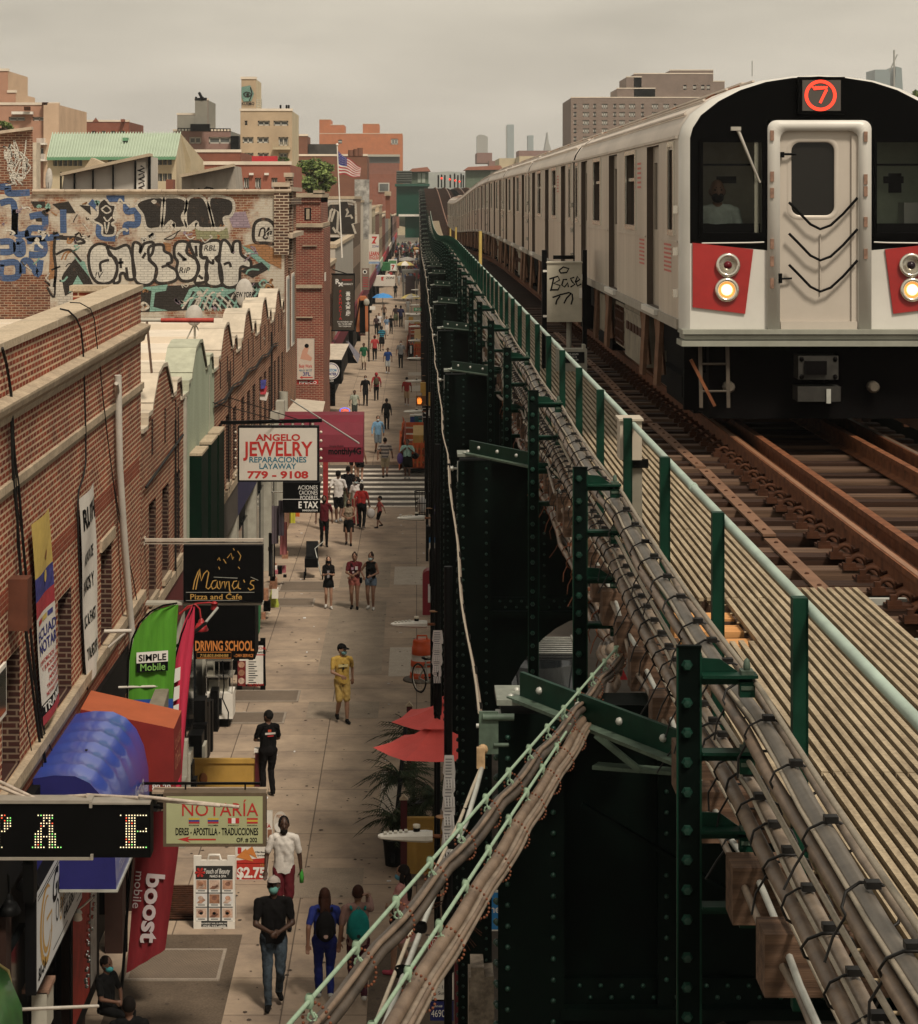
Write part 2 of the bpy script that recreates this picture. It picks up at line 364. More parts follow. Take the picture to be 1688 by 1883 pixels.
# ==== elevated line: bents
GY0,GDY=12.7,12.2
def rivet(bb,x,y,z,d,r=.019,m=0):
 bb.ell((x,y,z),(r,r,r),m,6,4)
def make_bent():
 t=thing('elevated_girder','near riveted girder of the elevated line','girder',(0,0,0),'cross girders under the elevated tracks')
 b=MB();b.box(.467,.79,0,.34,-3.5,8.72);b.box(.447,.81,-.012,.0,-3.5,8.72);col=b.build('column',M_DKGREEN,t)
 r=MB();z=1.0
 while z<8.7:
  rivet(r,.447,.05,z,0);rivet(r,.447,.28,z+.05,0);rivet(r,.50,-.012,z,0,.016);rivet(r,.75,-.012,z+.05,0,.016);z+=.115
 r.build('rivets',M_RIVET,col)
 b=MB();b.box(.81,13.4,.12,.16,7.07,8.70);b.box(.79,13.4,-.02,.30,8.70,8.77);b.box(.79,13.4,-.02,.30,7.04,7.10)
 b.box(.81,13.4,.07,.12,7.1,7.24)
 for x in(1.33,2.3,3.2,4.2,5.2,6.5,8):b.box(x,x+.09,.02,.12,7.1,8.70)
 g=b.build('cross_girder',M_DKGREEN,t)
 r=MB()
 for k in range(64):
  rivet(r,.9+k*.117,.07,7.2,0,.014);rivet(r,.96+k*.117,.07,7.135,0,.014)
 for z in range(13):rivet(r,1.375,.02,7.25+z*.115,0,.014);rivet(r,2.345,.02,7.25+z*.115,0,.014)
 r.build('rivets',M_RIVET,g)
 b=MB();arc=[(1.95-1.16*math.cos(a),0.1,5.2+1.84*math.sin(a))for a in[i*math.pi/2/12 for i in range(13)]]
 b.prism([(.79,.1,7.04)]+[p for p in arc],(0,.08,0));b.build('knee_brace',M_DKGREEN,t)
 b=MB();b.box(.44,.80,-.03,.36,8.77,8.80)
 cp=b.build('cap_plate',mat('dull cap plate',(.16,.17,.14),.6,.1,.4,8),t)
 r=MB()
 for x,y in((.52,.05),(.62,.1),(.7,.03),(.56,.22)):rivet(r,x,y,8.80,0,.02)
 r.build('bolts',M_GALV,cp)
 b=MB();p0,p1=Vector((.58,.05,8.87)),Vector((1.42,-1.62,8.87));b.beam(p0,p1,.025,.14,0);b.beam(p0+Vector((-.04,0,-.07)),p1+Vector((-.04,0,-.07)),.10,.018,1)
 for k in(.12,.34,.56,.78,.93):q=p0 .lerp(p1,k);rivet(b,q.x-.014,q.y-.012,q.z+.01,0,.022,2)
 b.build('kicker_arm',[M_GREEN,M_PALEGREEN,M_GALV],t)
 b=MB();b.tube([(.46,.1,8.63),(.33,.1,8.63)],.014);b.lathe([(.02,0),(.032,.01),(.02,.02),(.032,.03),(.02,.04)],(.36,.1,8.63),0,8,axis='x');b.box(.44,.47,.0,.2,8.5,8.7)
 b.build('insulator_arm',M_GALV,t)
 return t
bent=make_bent()
NB=34
ORD=['nearest','second','third','fourth','fifth','sixth','seventh','eighth','ninth','tenth','eleventh','twelfth']
def nth(i):return ORD[i]if i<len(ORD)else '%dth'%(i+1)
for i in range(NB):
 y=GY0+GDY*i
 lab='dark green riveted girder on its column, %s along the line from the viewer'%nth(i)
 if i==0:bent.location=(0,y,zt(y)-.05);bent['label']=lab;BENT0=bent
 else:copy_tree(bent,lab,(0,y,zt(y)-.05))
b=MB();b.beam((.97,12.55,8.42),(1.52,12.3,8.44),.1,.02,1);b.beam((.97,12.5,8.60),(1.2,12.4,8.43),.03,.03,1);b.beam((.9,12.6,8.2),(1.95,12.5,7.6),.05,.02);b.beam((.95,12.6,8.75),(1.35,12.3,8.5),.012,.012,1)
o=b.build('lateral_brace',[M_DKGREEN,M_PALEGREEN]);tag(o,'thin green lateral bracing in front of the nearest girder','brace')
def sweep_box(bb,x0,x1,z0,z1,ya,yb,st,m=0):
 ys=[ya+(yb-ya)*i/st for i in range(st+1)];v=[];f=[]
 for y in ys:
  d=zt(y);v+=[(x0,y,z0+d),(x1,y,z0+d),(x1,y,z1+d),(x0,y,z1+d)]
 for i in range(st):
  a=4*i;f+=[(a+j,a+(j+1)%4,a+4+(j+1)%4,a+4+j)for j in range(4)]
 f+=[(3,2,1,0),tuple(4*st+j for j in range(4))]
 bb.add(v,[q[::-1]for q in f],m);return bb
for j,x in enumerate((2.75,4.55,7.0,8.7,10.6)):
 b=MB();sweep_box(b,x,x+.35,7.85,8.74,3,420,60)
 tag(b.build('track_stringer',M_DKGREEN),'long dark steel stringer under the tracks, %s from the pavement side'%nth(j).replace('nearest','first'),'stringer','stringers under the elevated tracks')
# ==== tracks
def sweep_poly(bb,prof,ya,yb,st,m=0,smooth=False):
 n=len(prof);v=[];f=[]
 for i in range(st+1):
  y=ya+(yb-ya)*i/st;d=zt(y);v+=[(x,y,z+d)for x,z in prof]
 for i in range(st):
  a=n*i;f+=[(a+j,a+n+j,a+n+(j+1)%n,a+(j+1)%n)for j in range(n)]
 f+=[tuple(range(n))]
 bb.add(v,f,m,smooth);return bb
def rail_prof(x,zt_,h=.17,hw=.036,fw=.075):
 return[(x-hw,zt_),(x+hw,zt_),(x+hw,zt_-.04),(x+.012,zt_-.05),(x+.012,zt_-h+.03),(x+fw,zt_-h+.012),(x+fw,zt_-h),(x-fw,zt_-h),(x-fw,zt_-h+.012),(x-.012,zt_-h+.03),(x-.012,zt_-.05),(x-hw,zt_-.04)]
RZ=9.11;TT=8.93
def tie_mesh(x0,x1):
 b=MB();b.box(x0,x1,-.105,.105,TT-.22,TT);return b
def track(xc,label,detail):
 t=thing('railway_track',label,'track',(xc,3,RZ),'tracks on the elevated line')
 for s in(-.7525,.7525):
  b=MB();sweep_poly(b,rail_prof(xc+s,RZ),3,430,90);rl=b.build('rail',M_RUST,t)
  b=MB();sweep_box(b,xc+s-.02,xc+s+.02,RZ+.001,RZ+.004,3,430,90);b.build('rail_head',M_SHINY if detail!=1 or s>0 else mat('rubbed rusty rail head',(.36,.19,.11),.4,.5,.2,5),rl)
 if detail==1:
  for s in(-.50,.45):
   b=MB();sweep_poly(b,rail_prof(xc+s,RZ+.005,.17,.034),3,260,60);b.build('guard_rail',M_RUST,t)
 def mk(nm,x0,x1,y,src):
  if src is None:
   o=tie_mesh(x0-xc,x1-xc).build(nm,M_TIE if x0>2 else M_TIEEND,t,local=True)
  else:o=src.copy();COL.objects.link(o);o.parent=t
  o.location=(0,y-3,zt(y)-RZ);o.rotation_euler=(random.uniform(-.02,.02),0,random.uniform(-.006,.006));return o
 A=B=None;rest=MB();n=0;y=5.05;i=0
 while y<430:
  lng=detail==1 and i%2==0
  if n<100 and detail==1:
   if lng:A=mk('tie',1.215,xc+1.35,y,A)
   else:B=mk('tie',2.32+random.uniform(-.03,.03),xc+1.35,y,B)
   n+=1
  else:rest.box((1.22 if lng else 2.35)if detail==1 else xc-1.3,xc+1.35,y-.105,y+.105,TT-.22+zt(y),TT+zt(y))
  y+=.5;i+=1
 rest.build('tie',M_TIE,t)['kind']='stuff'
 return t
TR=track(3.94,'rusty track with its wooden ties carrying the silver train, nearest the walkway',1)
track(7.7,'second rusty track to the right of the train',2)
track(11.2,'farthest track of the elevated line, right of the second track',3)
b=MB();b.box(-.15,.10,-.09,.09,0,.022);b.box(-.15,-.06,-.085,-.03,.02,.05);b.box(-.13,-.09,-.08,-.04,.05,.085)
b.tube([(-.03+.055*math.cos(a),.02,.03+.055*math.sin(a))for a in[i*math.pi/6 for i in range(-1,8)]],.016,0,6);b.tube([(.02,.02,.04),(.1,.06,.05)],.014,0,6)
clip=b.build('rail_clip',M_RUSTDK,TR,local=True);first=True
for i in range(100):
 y=5.05+.5*i
 o=clip if first else clip.copy()
 if not first:COL.objects.link(o);o.parent=TR
 first=False;o.location=(3.1875-3.94-.09,y-3,TT-RZ+zt(y))
clip2=None
for i in range(100):
 y=5.05+.5*i;o=clip.copy();COL.objects.link(o);o.parent=TR;o.location=(3.94+.7525-.11-3.94,y-3,TT-RZ+zt(y));o.rotation_euler=(0,0,0)
for k in range(9):
 b=MB();y0,y1=4.2+k*4.45,4.2+k*4.45+4.25;x=2.68+.03*math.sin(k*2.1);x2=2.68+.03*math.sin(k*2.1+1.2)
 b.beam((x,y0,TT+.012),(x2,y1,TT+.012),.10,.018,0)
 for j in range(9):q=Vector((x,y0,0)).lerp(Vector((x2,y1,0)),(j+.5)/9);b.ell((q.x+random.uniform(-.01,.01),q.y,TT+.022),(.018,.018,.012),1,6,4)
 b.build('tie_strap',[mat('brown strap iron',(.16,.085,.05),.7,0,.3,6),M_RUSTDK],TR)
b=MB();b.box(3.10,3.135,11.3,12.2,RZ-.13,RZ-.03)
for k in range(6):b.ell((3.09,11.4+k*.15,RZ-.08),(.03,.03,.03),0,6,4)
b.build('joint_bar',mat('red oxide joint bar',(.25,.05,.03),.7,0,.4,14),TR)
b=MB();b.box(2.42,3.1,10.55,10.6,TT,TT+.05);b.box(2.5,3.1,14.6,14.66,TT,TT+.04);b.box(2.55,2.9,13.25,13.3,TT,TT+.04);b.build('rod',M_GALV,TR)
b=MB();b.lathe([(0,0),(.1,0),(.1,.3),(0,.3)],(4.05,12.4,TT+.1),0,10,axis='x');b.box(3.75,4.6,12.3,12.5,TT,TT+.04,1)
o=b.build('track_device',[mat('cream casing',(.5,.45,.33),.6),M_GALV]);tag(o,'cream cylindrical track device on the ties between the rails','equipment')
t=thing('third_rail','covered third rail right of the train','third rail',(5.35,3,RZ))
b=MB();sweep_box(b,5.30,5.38,RZ-.06,RZ+.06,3,260,50);b.build('contact_rail',M_SHINY,t)
b=MB();sweep_box(b,5.22,5.5,RZ+.17,RZ+.22,3,260,50);b.build('cover_board',wood_mat('cover board',(.34,.25,.16),(.55,.44,.3),'Y'),t)
b=MB()
for k in range(60):b.box(5.48,5.54,4+k*2,4.12+k*2,TT,RZ+.17)
b.build('support',M_RUSTDK,t)
# ==== walkway, handrail
WT=9.0
def panel(n_slats,x0,pitch,ln,ext=0):
 b=MB()
 for k in range(n_slats):
  x=x0+k*pitch;b.box(x,x+.030,-random.uniform(0,.04),ln-.03+random.uniform(-.02,.02),WT-.022,WT)
  b.box(x+.013,x+.02,0,ln-.03,WT-.05,WT-.022)
 y=.08
 while y<ln:b.tube([(x0-.02,y,WT-.03),(x0+n_slats*pitch,y,WT-.03)],.007,1,5);y+=.30
 return b
def wpanel(lab,bb,y,grp='slatted walkway panels beside the track'):
 t=thing('walkway_panel',lab,'grating',(0,y,zt(y)),grp)
 o=bb.build('slats',[M_SLAT,M_SLATROD],t,local=True);return t
pw=panel(17,1.50,.0535,3.0);pn=panel(9,1.93,.0535,1.4)
W0=wpanel('yellowed slatted walkway panel beside the track, nearest the viewer',pw,4.1)
ys=[7.1,10.1]
yy=[(7.1,W0),(10.1,W0)]
for i,(y,s)in enumerate(yy):copy_tree(s,'yellowed slatted walkway panel beside the track, %s from the viewer'%nth(i+1),(0,y,zt(y)))
wpanel('narrow slatted walkway panel next to the orange boards',pn,13.1)
W0b=wpanel('yellowed slatted walkway panel just beyond the orange boards',panel(17,1.50,.0535,3.0),14.5)
for i in range(1,78):
 y=14.5+3.0*i;o=copy_tree(W0b,'yellowed slatted walkway panel, %s beyond the orange boards'%nth(i).replace('nearest','first'),(0,y,zt(y)),(math.atan((zt(y+3)-zt(y))/3),0,0))
xp=panel(9,2.36,.055,3.6);o=wpanel('extra slatted panel lying on the ties at the track side of the walkway',xp,11.3,None);
for k in range(3):
 b=MB();b.box(1.52,1.93,13.2+k*.42,13.42+k*.42,WT-.09,WT-.055);o=b.build('plywood_board',wood_mat('orange plywood',(.50,.22,.075),(.62,.32,.12),'X'))
 tag(o,['orange plywood board in the walkway gap, nearest the viewer','orange plywood board in the middle of the walkway gap','orange plywood board at the far end of the walkway gap'][k],'board','orange boards in the walkway gap')
HX,HT=1.44,H-1.50
t=thing('handrail','green post handrail with a grey pipe rail along the walkway','handrail',(HX,4,HT))
b=MB();ys=[3+i*2.5 for i in range(100)];b.tube([(HX+.05,y,HT-.055+zt(y))for y in ys],.021,0,8)
for k in range(10):y=6.3+k*6.1;b.tube([(HX+.05,y,HT-.055+zt(y)),(HX+.05,y+.09,HT-.055+zt(y))],.026,0,8)
b.build('top_rail',mat('pale blue grey pipe',(.30,.37,.31),.45,0,.25,3),t)
b=MB();b.box(-.028,.028,-.03,.03,-1.55,0);b.box(.02,.03,-.03,.055,-1.55,-.004)
post=b.build('post',M_GREEN,t,local=True)
for i in range(100):
 y=6.34+2.36*i;o=post if i==0 else post.copy()
 if i:COL.objects.link(o);o.parent=t
 o.location=(0,y-4,zt(y))
b=MB();b.box(1.40,1.55,15.9,16.15,H-1.80,H-1.53);b.box(1.39,1.56,15.88,16.17,H-1.53,H-1.515);o=thing('junction_box','cream junction box on a grey post behind the handrail','junction box',(1.5,16,9))
b.build('box',mat('cream box',(.38,.33,.26),.6,0,.1,3),o);b=MB();b.box(1.455,1.56,15.98,16.08,WT,H-1.8);b.build('post',mat('grey post',(.17,.155,.12),.6),o);b=MB();b.box(1.43,1.60,15.95,15.98,H-1.86,H-1.80);b.build('bracket',M_BLACK,o)
# ==== cable posts and cable bundles
CX,CDY,CY0=1.08,6.1,9.16
def make_post():
 t=thing('cable_post','p','cable post',(0,0,0),'green cable posts along the line')
 zt0=H-1.78
 b=MB();b.box(CX-.048,CX+.048,0,.02,5.6,zt0);b.box(CX+.035,CX+.05,.02,.1,5.6,zt0-.01);b.box(CX-.05,CX+.05,-.004,.024,zt0,zt0+.008);p=b.build('upright',M_DKGREEN,t)
 b=MB();b.box(CX-.049,CX-.043,-.003,.02,5.6,zt0);b.box(CX+.043,CX+.05,-.003,.02,5.6,zt0-.02);b.build('edge_angle',M_GREEN,t)
 z=zt0-.07;b=MB();k=0
 while z>5.8:
  b.lathe([(.0,-.022),(.016,-.02),(.02,-.006),(.024,0)],(CX-.008,0,z),0,6,axis='y',smooth=False);z-=.118 if k%4 else.15;k+=1
 b.build('bolts',M_RIVET,p)
 for j,dz in enumerate((1.886,2.19,2.50,2.80)):
  z=H-dz;b=MB();b.box(CX+.05,CX+.27,-.03,.05,z-.012,z);b.box(CX+.05,CX+.27,.045,.055,z-.05,z,0)
  if j%2==0:b.prism([(CX+.05,.05,z),(CX+.2,.05,z),(CX+.13,.05,z+.05),(CX+.05,.05,z+.055)],(0,.012,0))
  b.box(CX+.2,CX+.26,-.01,.04,z-.09,z-.03);b.ell((CX+.23,.01,z+.03),(.015,.015,.035),1,6,4);b.box(CX+.205,CX+.255,-.02,.045,z,z+.016,1);b.box(CX+.205,CX+.255,-.015,.045,z-.06,z-.045,1)
  b.build('bracket',[M_GREEN,M_PALEGREEN],t)
 return t
cp=make_post();NP=42
for i in range(NP):
 y=CY0+CDY*i;lab='dark green bolted cable post with bracket arms, %s along the walkway'%nth(i)
 if i==0:cp.location=(0,y,zt(y));cp['label']=lab
 else:copy_tree(cp,lab,(0,y,zt(y)))
def cpath(x,dz,sag,ya,yb,wob=.0,ph=0.,st=.6):
 out=[];y=ya
 while y<yb:
  u=((y-CY0)/CDY)%1.0;s=sag*4*u*(1-u)
  out.append((x+wob*math.sin(y*1.7+ph)+wob*.6*math.sin(y*3.9+ph*2),y,H-dz-s+wob*.7*math.sin(y*2.3+ph*1.7)+zt(y)));y+=st if y<45 else 3.0
 return out
def bundle(lab,x,dz,sag,cabs,ya,yb,tie_step,rope=.011,ropem=None,wob=.006,tm=None):
 t=thing('cable_bundle',lab,'cable bundle',(x,ya,H-dz),'cable bundles strapped along the line')
 b=MB();b.tube(cpath(x,dz-.045,sag*.8,ya,yb),rope,0,6);b.build('messenger_rope',ropem or M_ROPE,t)
 for j,(dx,dd,r,m)in enumerate(cabs):
  b=MB();b.tube(cpath(x+dx,dz+dd,sag,ya,yb,wob,j*2.1+x*9),r,0,8);b.build('cable',m,t)
 rx=max(abs(c[0])+c[2]for c in cabs)+.008;z0=min(c[1]-c[2]for c in cabs);z1=max(c[1]+c[2]for c in cabs);y=ya+.2;k=0
 while y<min(yb,34)and k<95:
  u=((y-CY0)/CDY)%1.0;s=sag*4*u*(1-u);zc=H-dz-(z0+z1)/2-s+zt(y);rz=(z1-z0)/2+.01;b=MB();sl=random.uniform(-.05,.05)
  b.tube([(x+rx*math.cos(a)*.98+.0,y+sl*math.sin(a),zc+rz*math.sin(a))for a in[i*2*math.pi/10 for i in range(11)]],.0055,0,4)
  b.box(x-.02,x+.025,y-.02,y+.02,zc+rz-.005,zc+rz+.016)
  if random.random()<.7:q=random.uniform(-.04,.03);b.tube([(x-rx*.8,y,zc-rz*.3),(x-rx-.02,y+.02,zc-rz-.03),(x-rx-.035+q,y,zc-rz-.10)],.005,0,4)
  b.build('cable_tie',tm or M_TIEW,t);y+=tie_step*random.uniform(.8,1.2);k+=1
 return t
bundle('uppermost strapped cable bundle on the cable posts, next to the handrail',1.345,1.96,.05,[(-.012,.072,.036,mat('ribbed grey conduit',(.125,.105,.085),.5,0,.2,6,c2=(.21,.18,.145),spec=.3)),(-.058,.115,.025,M_CABLEBR),(.046,.05,.016,M_CABLE),(-.05,.06,.008,M_ROPE)],4.2,250,.62)
bundle('second strapped cable bundle from the top on the cable posts',1.315,2.27,.05,[(.010,.058,.029,M_CABLE),(-.052,.085,.029,M_CABLEBR),(-.018,.12,.016,M_CABLEDK),(-.03,.035,.007,M_ROPE)],4.2,250,.36)
bundle('third cable bundle on the cable posts, two thin pale cables',1.315,2.56,.06,[(-.015,.06,.014,M_GALV),(-.045,.08,.015,M_CABLE)],4.2,250,.95,.010,wob=.014)
bundle('lowest cable bundle on the cable posts behind the second post',1.305,2.87,.07,[(0,.06,.022,M_CABLEBR),(-.035,.09,.022,M_CABLEBR),(.02,.10,.018,M_CABLE),(-.015,.12,.016,M_CABLEDK)],15.2,250,.5,.010,wob=.02,tm=M_CHAIN)
bundle('thin loose cable bundle between the third and later cable posts',1.25,2.38,.10,[(0,.06,.012,M_ROPE),(-.03,.1,.013,M_CABLE)],20,250,.9,.008,wob=.03)
def gpath(x,dz,ya,yb,n=14,sag=.16):
 out=[];y=ya
 while y<yb:
  u=((y-GY0)/GDY)%1.0;out.append((x+.012*math.sin(y),y,H-dz-sag*4*u*(1-u)+zt(y)));y+=.9
 return out
t=thing('guy_cable','pale cable strung along the girder tips above the pavement','cable',(.345,12.7,8.6))
b=MB();b.tube(gpath(.345,2.86,12.9,330),.008,0,6);b.build('messenger_rope',M_ROPE,t)
b=MB();b.tube(gpath(.36,2.89,12.9,200,sag=.2),.009,0,6);b.build('cable',M_CABLE,t)
for k in range(60):
 pts=gpath(.352,2.875,13.2+k*1.3,13.3+k*1.3);p=Vector(pts[0]);b=MB();b.lathe([(.016,-.02),(.019,0),(.016,.02)],p,0,6);b.tube([p,p+Vector((.02,0,-.05))],.005,0,4);b.build('wire_knot',M_TIEW,t)
b=MB();c=P(890,1345,12.6);b.box(c.x-.03,c.x+.075,12.5,12.52,c.z-.1,c.z+.13);b.tube([(c.x-.01,12.5,c.z+.1),(c.x+.16,12.5,c.z+.1)],.02,0,8);b.tube([(c.x+.05,12.5,c.z-.05),(c.x+.13,12.5,c.z-.05)],.012,0,6);b.build('anchor_plate',M_PALEGREEN,t)
b=MB();q=P(884,1395,12.4);b.lathe([(.012,-.02),(.028,-.01),(.028,.01),(.012,.02)],P(888,1378,12.45),0,10,axis='y');b.box(q.x-.022,q.x+.022,12.38,12.42,q.z-.05,q.z+.06);b.build('shackle',mat('rusty cream shackle',(.33,.22,.12),.6,0,.4,20),t)
b=MB();b.tube([P(884,1412,12.4),P(868,1450,12.0),P(845,1510,11.6),P(800,1600,11.0),P(690,1883,9.2),P(600,2100,8.2)],.009,0,6);b.build('rope',M_ROPE,t)
b=MB();b.tube([P(886,1412,12.4),P(876,1450,12.0),P(858,1510,11.6),P(812,1610,11.0),P(708,1883,9.2),P(620,2100,8.2)],.013,0,6);b.build('conduit',M_GALV,t)
for a in(.2,.35,.52,.68,.83):
 b=MB();p=P(884,1412,12.4).lerp(P(695,1883,9.2),a);b.lathe([(.03,-.02),(.034,0),(.03,.02)],(p.x+.008,p.y,p.z-.012),0,8);b.build('clamp',M_BLACK,t)
def lerp(a,c,t_):return a+(c-a)*t_
def hung(lab,a,c,ya,yc,cabs,nl,drop,seed,ropem):
 rnd=random.Random(seed);A=P(*a,ya);C=P(*c,yc);D=C-A;E=C+D*.25
 t=thing('hanging_cable_bundle',lab,'cable bundle',A,'cable bundles crossing over the pavement')
 b=MB();b.tube([A.lerp(E,i/6)for i in range(7)],.0068,0,8);b.build('messenger_rope',ropem,t)
 N=60
 for j,(off,dd,r,m)in enumerate(cabs):
  pts=[]
  for i in range(N+1):
   u=i/N;k=u*nl;sg=math.sin(math.pi*(k%1.0))*drop*.55;p=A.lerp(E,u)
   w_=.012*math.sin(k*math.pi*2*.5+j*.6+seed)+.006*math.sin(k*9+j)
   pts.append(p+Vector((off+w_*.35,0,-dd-sg*(1 if j%2 else.75)+w_*.3)))
  b=MB();b.tube(pts,r,0,8);b.build('cable',m,t)
 n=int(nl*2)
 for i in range(n):
  u=(i+.5)/n*.98;p=A.lerp(E,u);mo=min(c_[0]-c_[2]for c_ in cabs);Mo=max(c_[0]+c_[2]for c_ in cabs);dm=max(c_[1]+c_[2]for c_ in cabs)+drop*.4
  b=MB();b.lathe([(.009,-.02),(.013,-.01),(.013,.01),(.009,.02)],p,0,8);b.tube([p,p+Vector((.006,0,-.03)),p+Vector((.014,0,-.045))],.005,0,4)
  for q in range(3):b.tube([p+Vector((.008+.014*math.cos(a_+q),0,-.045+.014*math.sin(a_+q)))for a_ in(0,1.2,2.4,3.6,4.8)],.0035,0,4)
  b.build('hanger',M_ROPEGR,t)
  b=MB();cx=(mo+Mo)/2;rx=(Mo-mo)/2+.012;zz=dm/2
  for q in range(22):
   a_=q*2*math.pi/22;b.ell(p+Vector((cx+rx*math.cos(a_),.01*math.sin(a_),-zz-.01+zz*math.sin(a_)-rx*.7*math.cos(a_)*.6)),(.0055,.0055,.0055),0,5,3)
  b.build('lashing',M_CHAIN,t)
 return t
hung('mint rope with a dark cable bundle crossing the pavement, left of the pair',(1142,1182),(532,1883),14.2,6.2,[(.010,.052,.0165,M_CABLEDK),(.032,.066,.016,M_CABLEDK),(.024,.04,.009,M_CABLEBR)],8.5,.05,1,M_ROPEGR)
hung('mint rope with a thick brown cable bundle crossing the pavement, right of the pair',(1096,1262),(688,1883),13.0,6.4,[(.016,.04,.022,M_CABLEBR),(.042,.06,.0155,M_CABLE),(.058,.056,.009,M_CABLEBR),(.062,.075,.008,M_CABLE),(.034,.08,.008,M_CABLEBR)],7.0,.03,2,M_ROPEGR)
t=thing('cable_loop','tangled loop of brown cables taped at the second cable post','cable loop',P(1120,1240,14.9))
for j,(ox,m)in enumerate(((0,M_CABLEBR),(-.03,M_CABLE),(.03,M_CABLEDK),(.05,M_CABLEBR))):
 b=MB();pts=[P(1108+j*5,1185,15.3),P(1100+j*7,1205,15.0),P(1128+j*4,1230,14.4),P(1138-j*5,1260,13.8),P(1112+j*3,1285,13.2),P(1085+j*6,1312,12.5),P(1050+j*6,1345,12.1)]
 sp=[]
 for i in range(len(pts)-1):
  for q in range(4):sp.append(pts[i].lerp(pts[i+1],q/4))
 sm=[sp[0]]+[(sp[i-1]+sp[i]+sp[i+1])/3 for i in range(1,len(sp)-1)]+[sp[-1]]
 b.tube(sm,.022 if j<3 else.03,0,8);b.build('cable',m,t)
b=MB();b.tube([P(1122,1190,14.9),P(1135,1205,14.85),P(1140,1225,14.8)],[.04,.046,.04],0,10);b.build('tape_wrap',mat('grey tape',(.15,.115,.085),.6,0,.3,20),t)
# ==== lineside equipment
t=thing('signal_cabinet','grey graffiti-tagged equipment cabinet on posts beside the walkway','cabinet',(2.2,34,WT))
Yb=34.0
def PB(px,py,dy=0):return P(px,py,Yb+dy)
a,c=PB(1006,592),PB(1070,484);b=MB();b.box(a.x,c.x,Yb,Yb+.35,a.z,c.z);b.box(a.x-.01,c.x+.01,Yb-.02,Yb+.37,c.z,c.z+.02);cb=b.build('cabinet_body',mat('cream grey cabinet',(.46,.42,.33),.55,0,.15,5),t)
b=MB();b.box(a.x-.06,a.x-.002,Yb-.01,Yb+.01,a.z+.07,a.z+.10);b.box(a.x-.06,a.x-.002,Yb-.01,Yb+.01,c.z-.13,c.z-.10);b.box(c.x-.04,c.x,Yb-.03,Yb-.001,a.z+.35,a.z+.5);b.build('hinge',M_WHITE,t)
b=MB()
for x0,x1 in((997,1006),(1072,1080)):p,q=PB(x0,590),PB(x1,460);b.box(p.x,q.x,Yb+.05,Yb+.15,WT-.1,q.z)
p,q=PB(1018,477),PB(1058,470);b.box(p.x,q.x,Yb+.1,Yb+.14,p.z,q.z);b.build('frame_post',M_BLACK,t)
b=MB();p=PB(1048,600);b.tube([(p.x,Yb+.2,p.z+.05),(p.x,Yb+.2,WT)],.04,0,8);b.build('stand_pipe',M_GREYBOX,t)
def scr(bb,pts,wd,m,Y,o=(0,0)):
 bb.ribbon([(P(x+o[0],y+o[1],Y).x,P(x+o[0],y+o[1],Y).z)for x,y in pts],wd,(0,Y,0),EX,EZ,m)
b=MB();Yg=Yb-.004
for s in([(1028,497),(1036,491),(1046,494),(1042,501),(1031,502),(1028,497)],[(1018,512),(1014,530),(1012,535)],[(1010,513),(1026,508),(1029,515),(1018,521),(1030,525),(1026,533),(1012,533)],[(1043,514),(1036,514),(1033,524),(1038,528),(1044,520),(1045,528)],[(1056,510),(1049,512),(1052,518),(1057,523),(1049,528)],[(1059,519),(1066,514),(1062,508),(1058,518),(1062,526),(1069,522)],[(1016,547),(1030,542),(1046,538),(1051,540)],[(1050,540),(1042,548),(1037,558)],[(1052,540),(1053,550),(1050,560)],[(1030,544),(1024,552),(1022,560)],[(1010,522),(1069,530)][:0]):
 if len(s)>1:scr(b,s,.022,0,Yg)
b.build('graffiti',M_BLK,cb)
p,q=PB(1020,705),PB(1075,638);b=MB();b.box(p.x,q.x,Yb-.5,Yb-.2,p.z,q.z);b.box(p.x+.02,p.x+.06,Yb-.5,Yb-.2,q.z,q.z+.06);b.box(q.x-.06,q.x-.02,Yb-.5,Yb-.2,q.z,q.z+.06);lo=b.build('lower_box',M_GREYBOX,t)
b=MB();p1,q1=PB(1030,663),PB(1070,643);b.box(p1 .x,q1 .x,Yb-.512,Yb-.501,p1 .z,q1 .z);
for i,s in enumerate(('C2-222/79','222-13','C2-301/79','74-407')):b.text(s,(p1 .x+.16,Yb-.515,q1 .z-.045-.04*i),EX,EZ,.024,1,al='c',bold=.02)
b.build('plate',[M_BLK,M_WHT],lo)
for i,(px,y0,y1,Y)in enumerate(((884,425,492,56),(840,418,450,96),(830,420,446,110))):
 a,c=P(px-3,y1,Y),P(px+3,y0,Y);t=thing('marker_post','yellow marker post beside the walkway, %s from the viewer'%nth(i),'post',(a.x,Y,WT),'yellow posts by the track')
 b=MB();b.tube([(a.x+.03,Y,a.z),(a.x+.03,Y,c.z)],.04,0,8);b.build('pole',mat('yellow paint',(.5,.36,.11),.6),t);b=MB();b.tube([(a.x+.03,Y,WT-1),(a.x+.03,Y,a.z)],.042,0,8);b.build('base',M_BLACK,t)
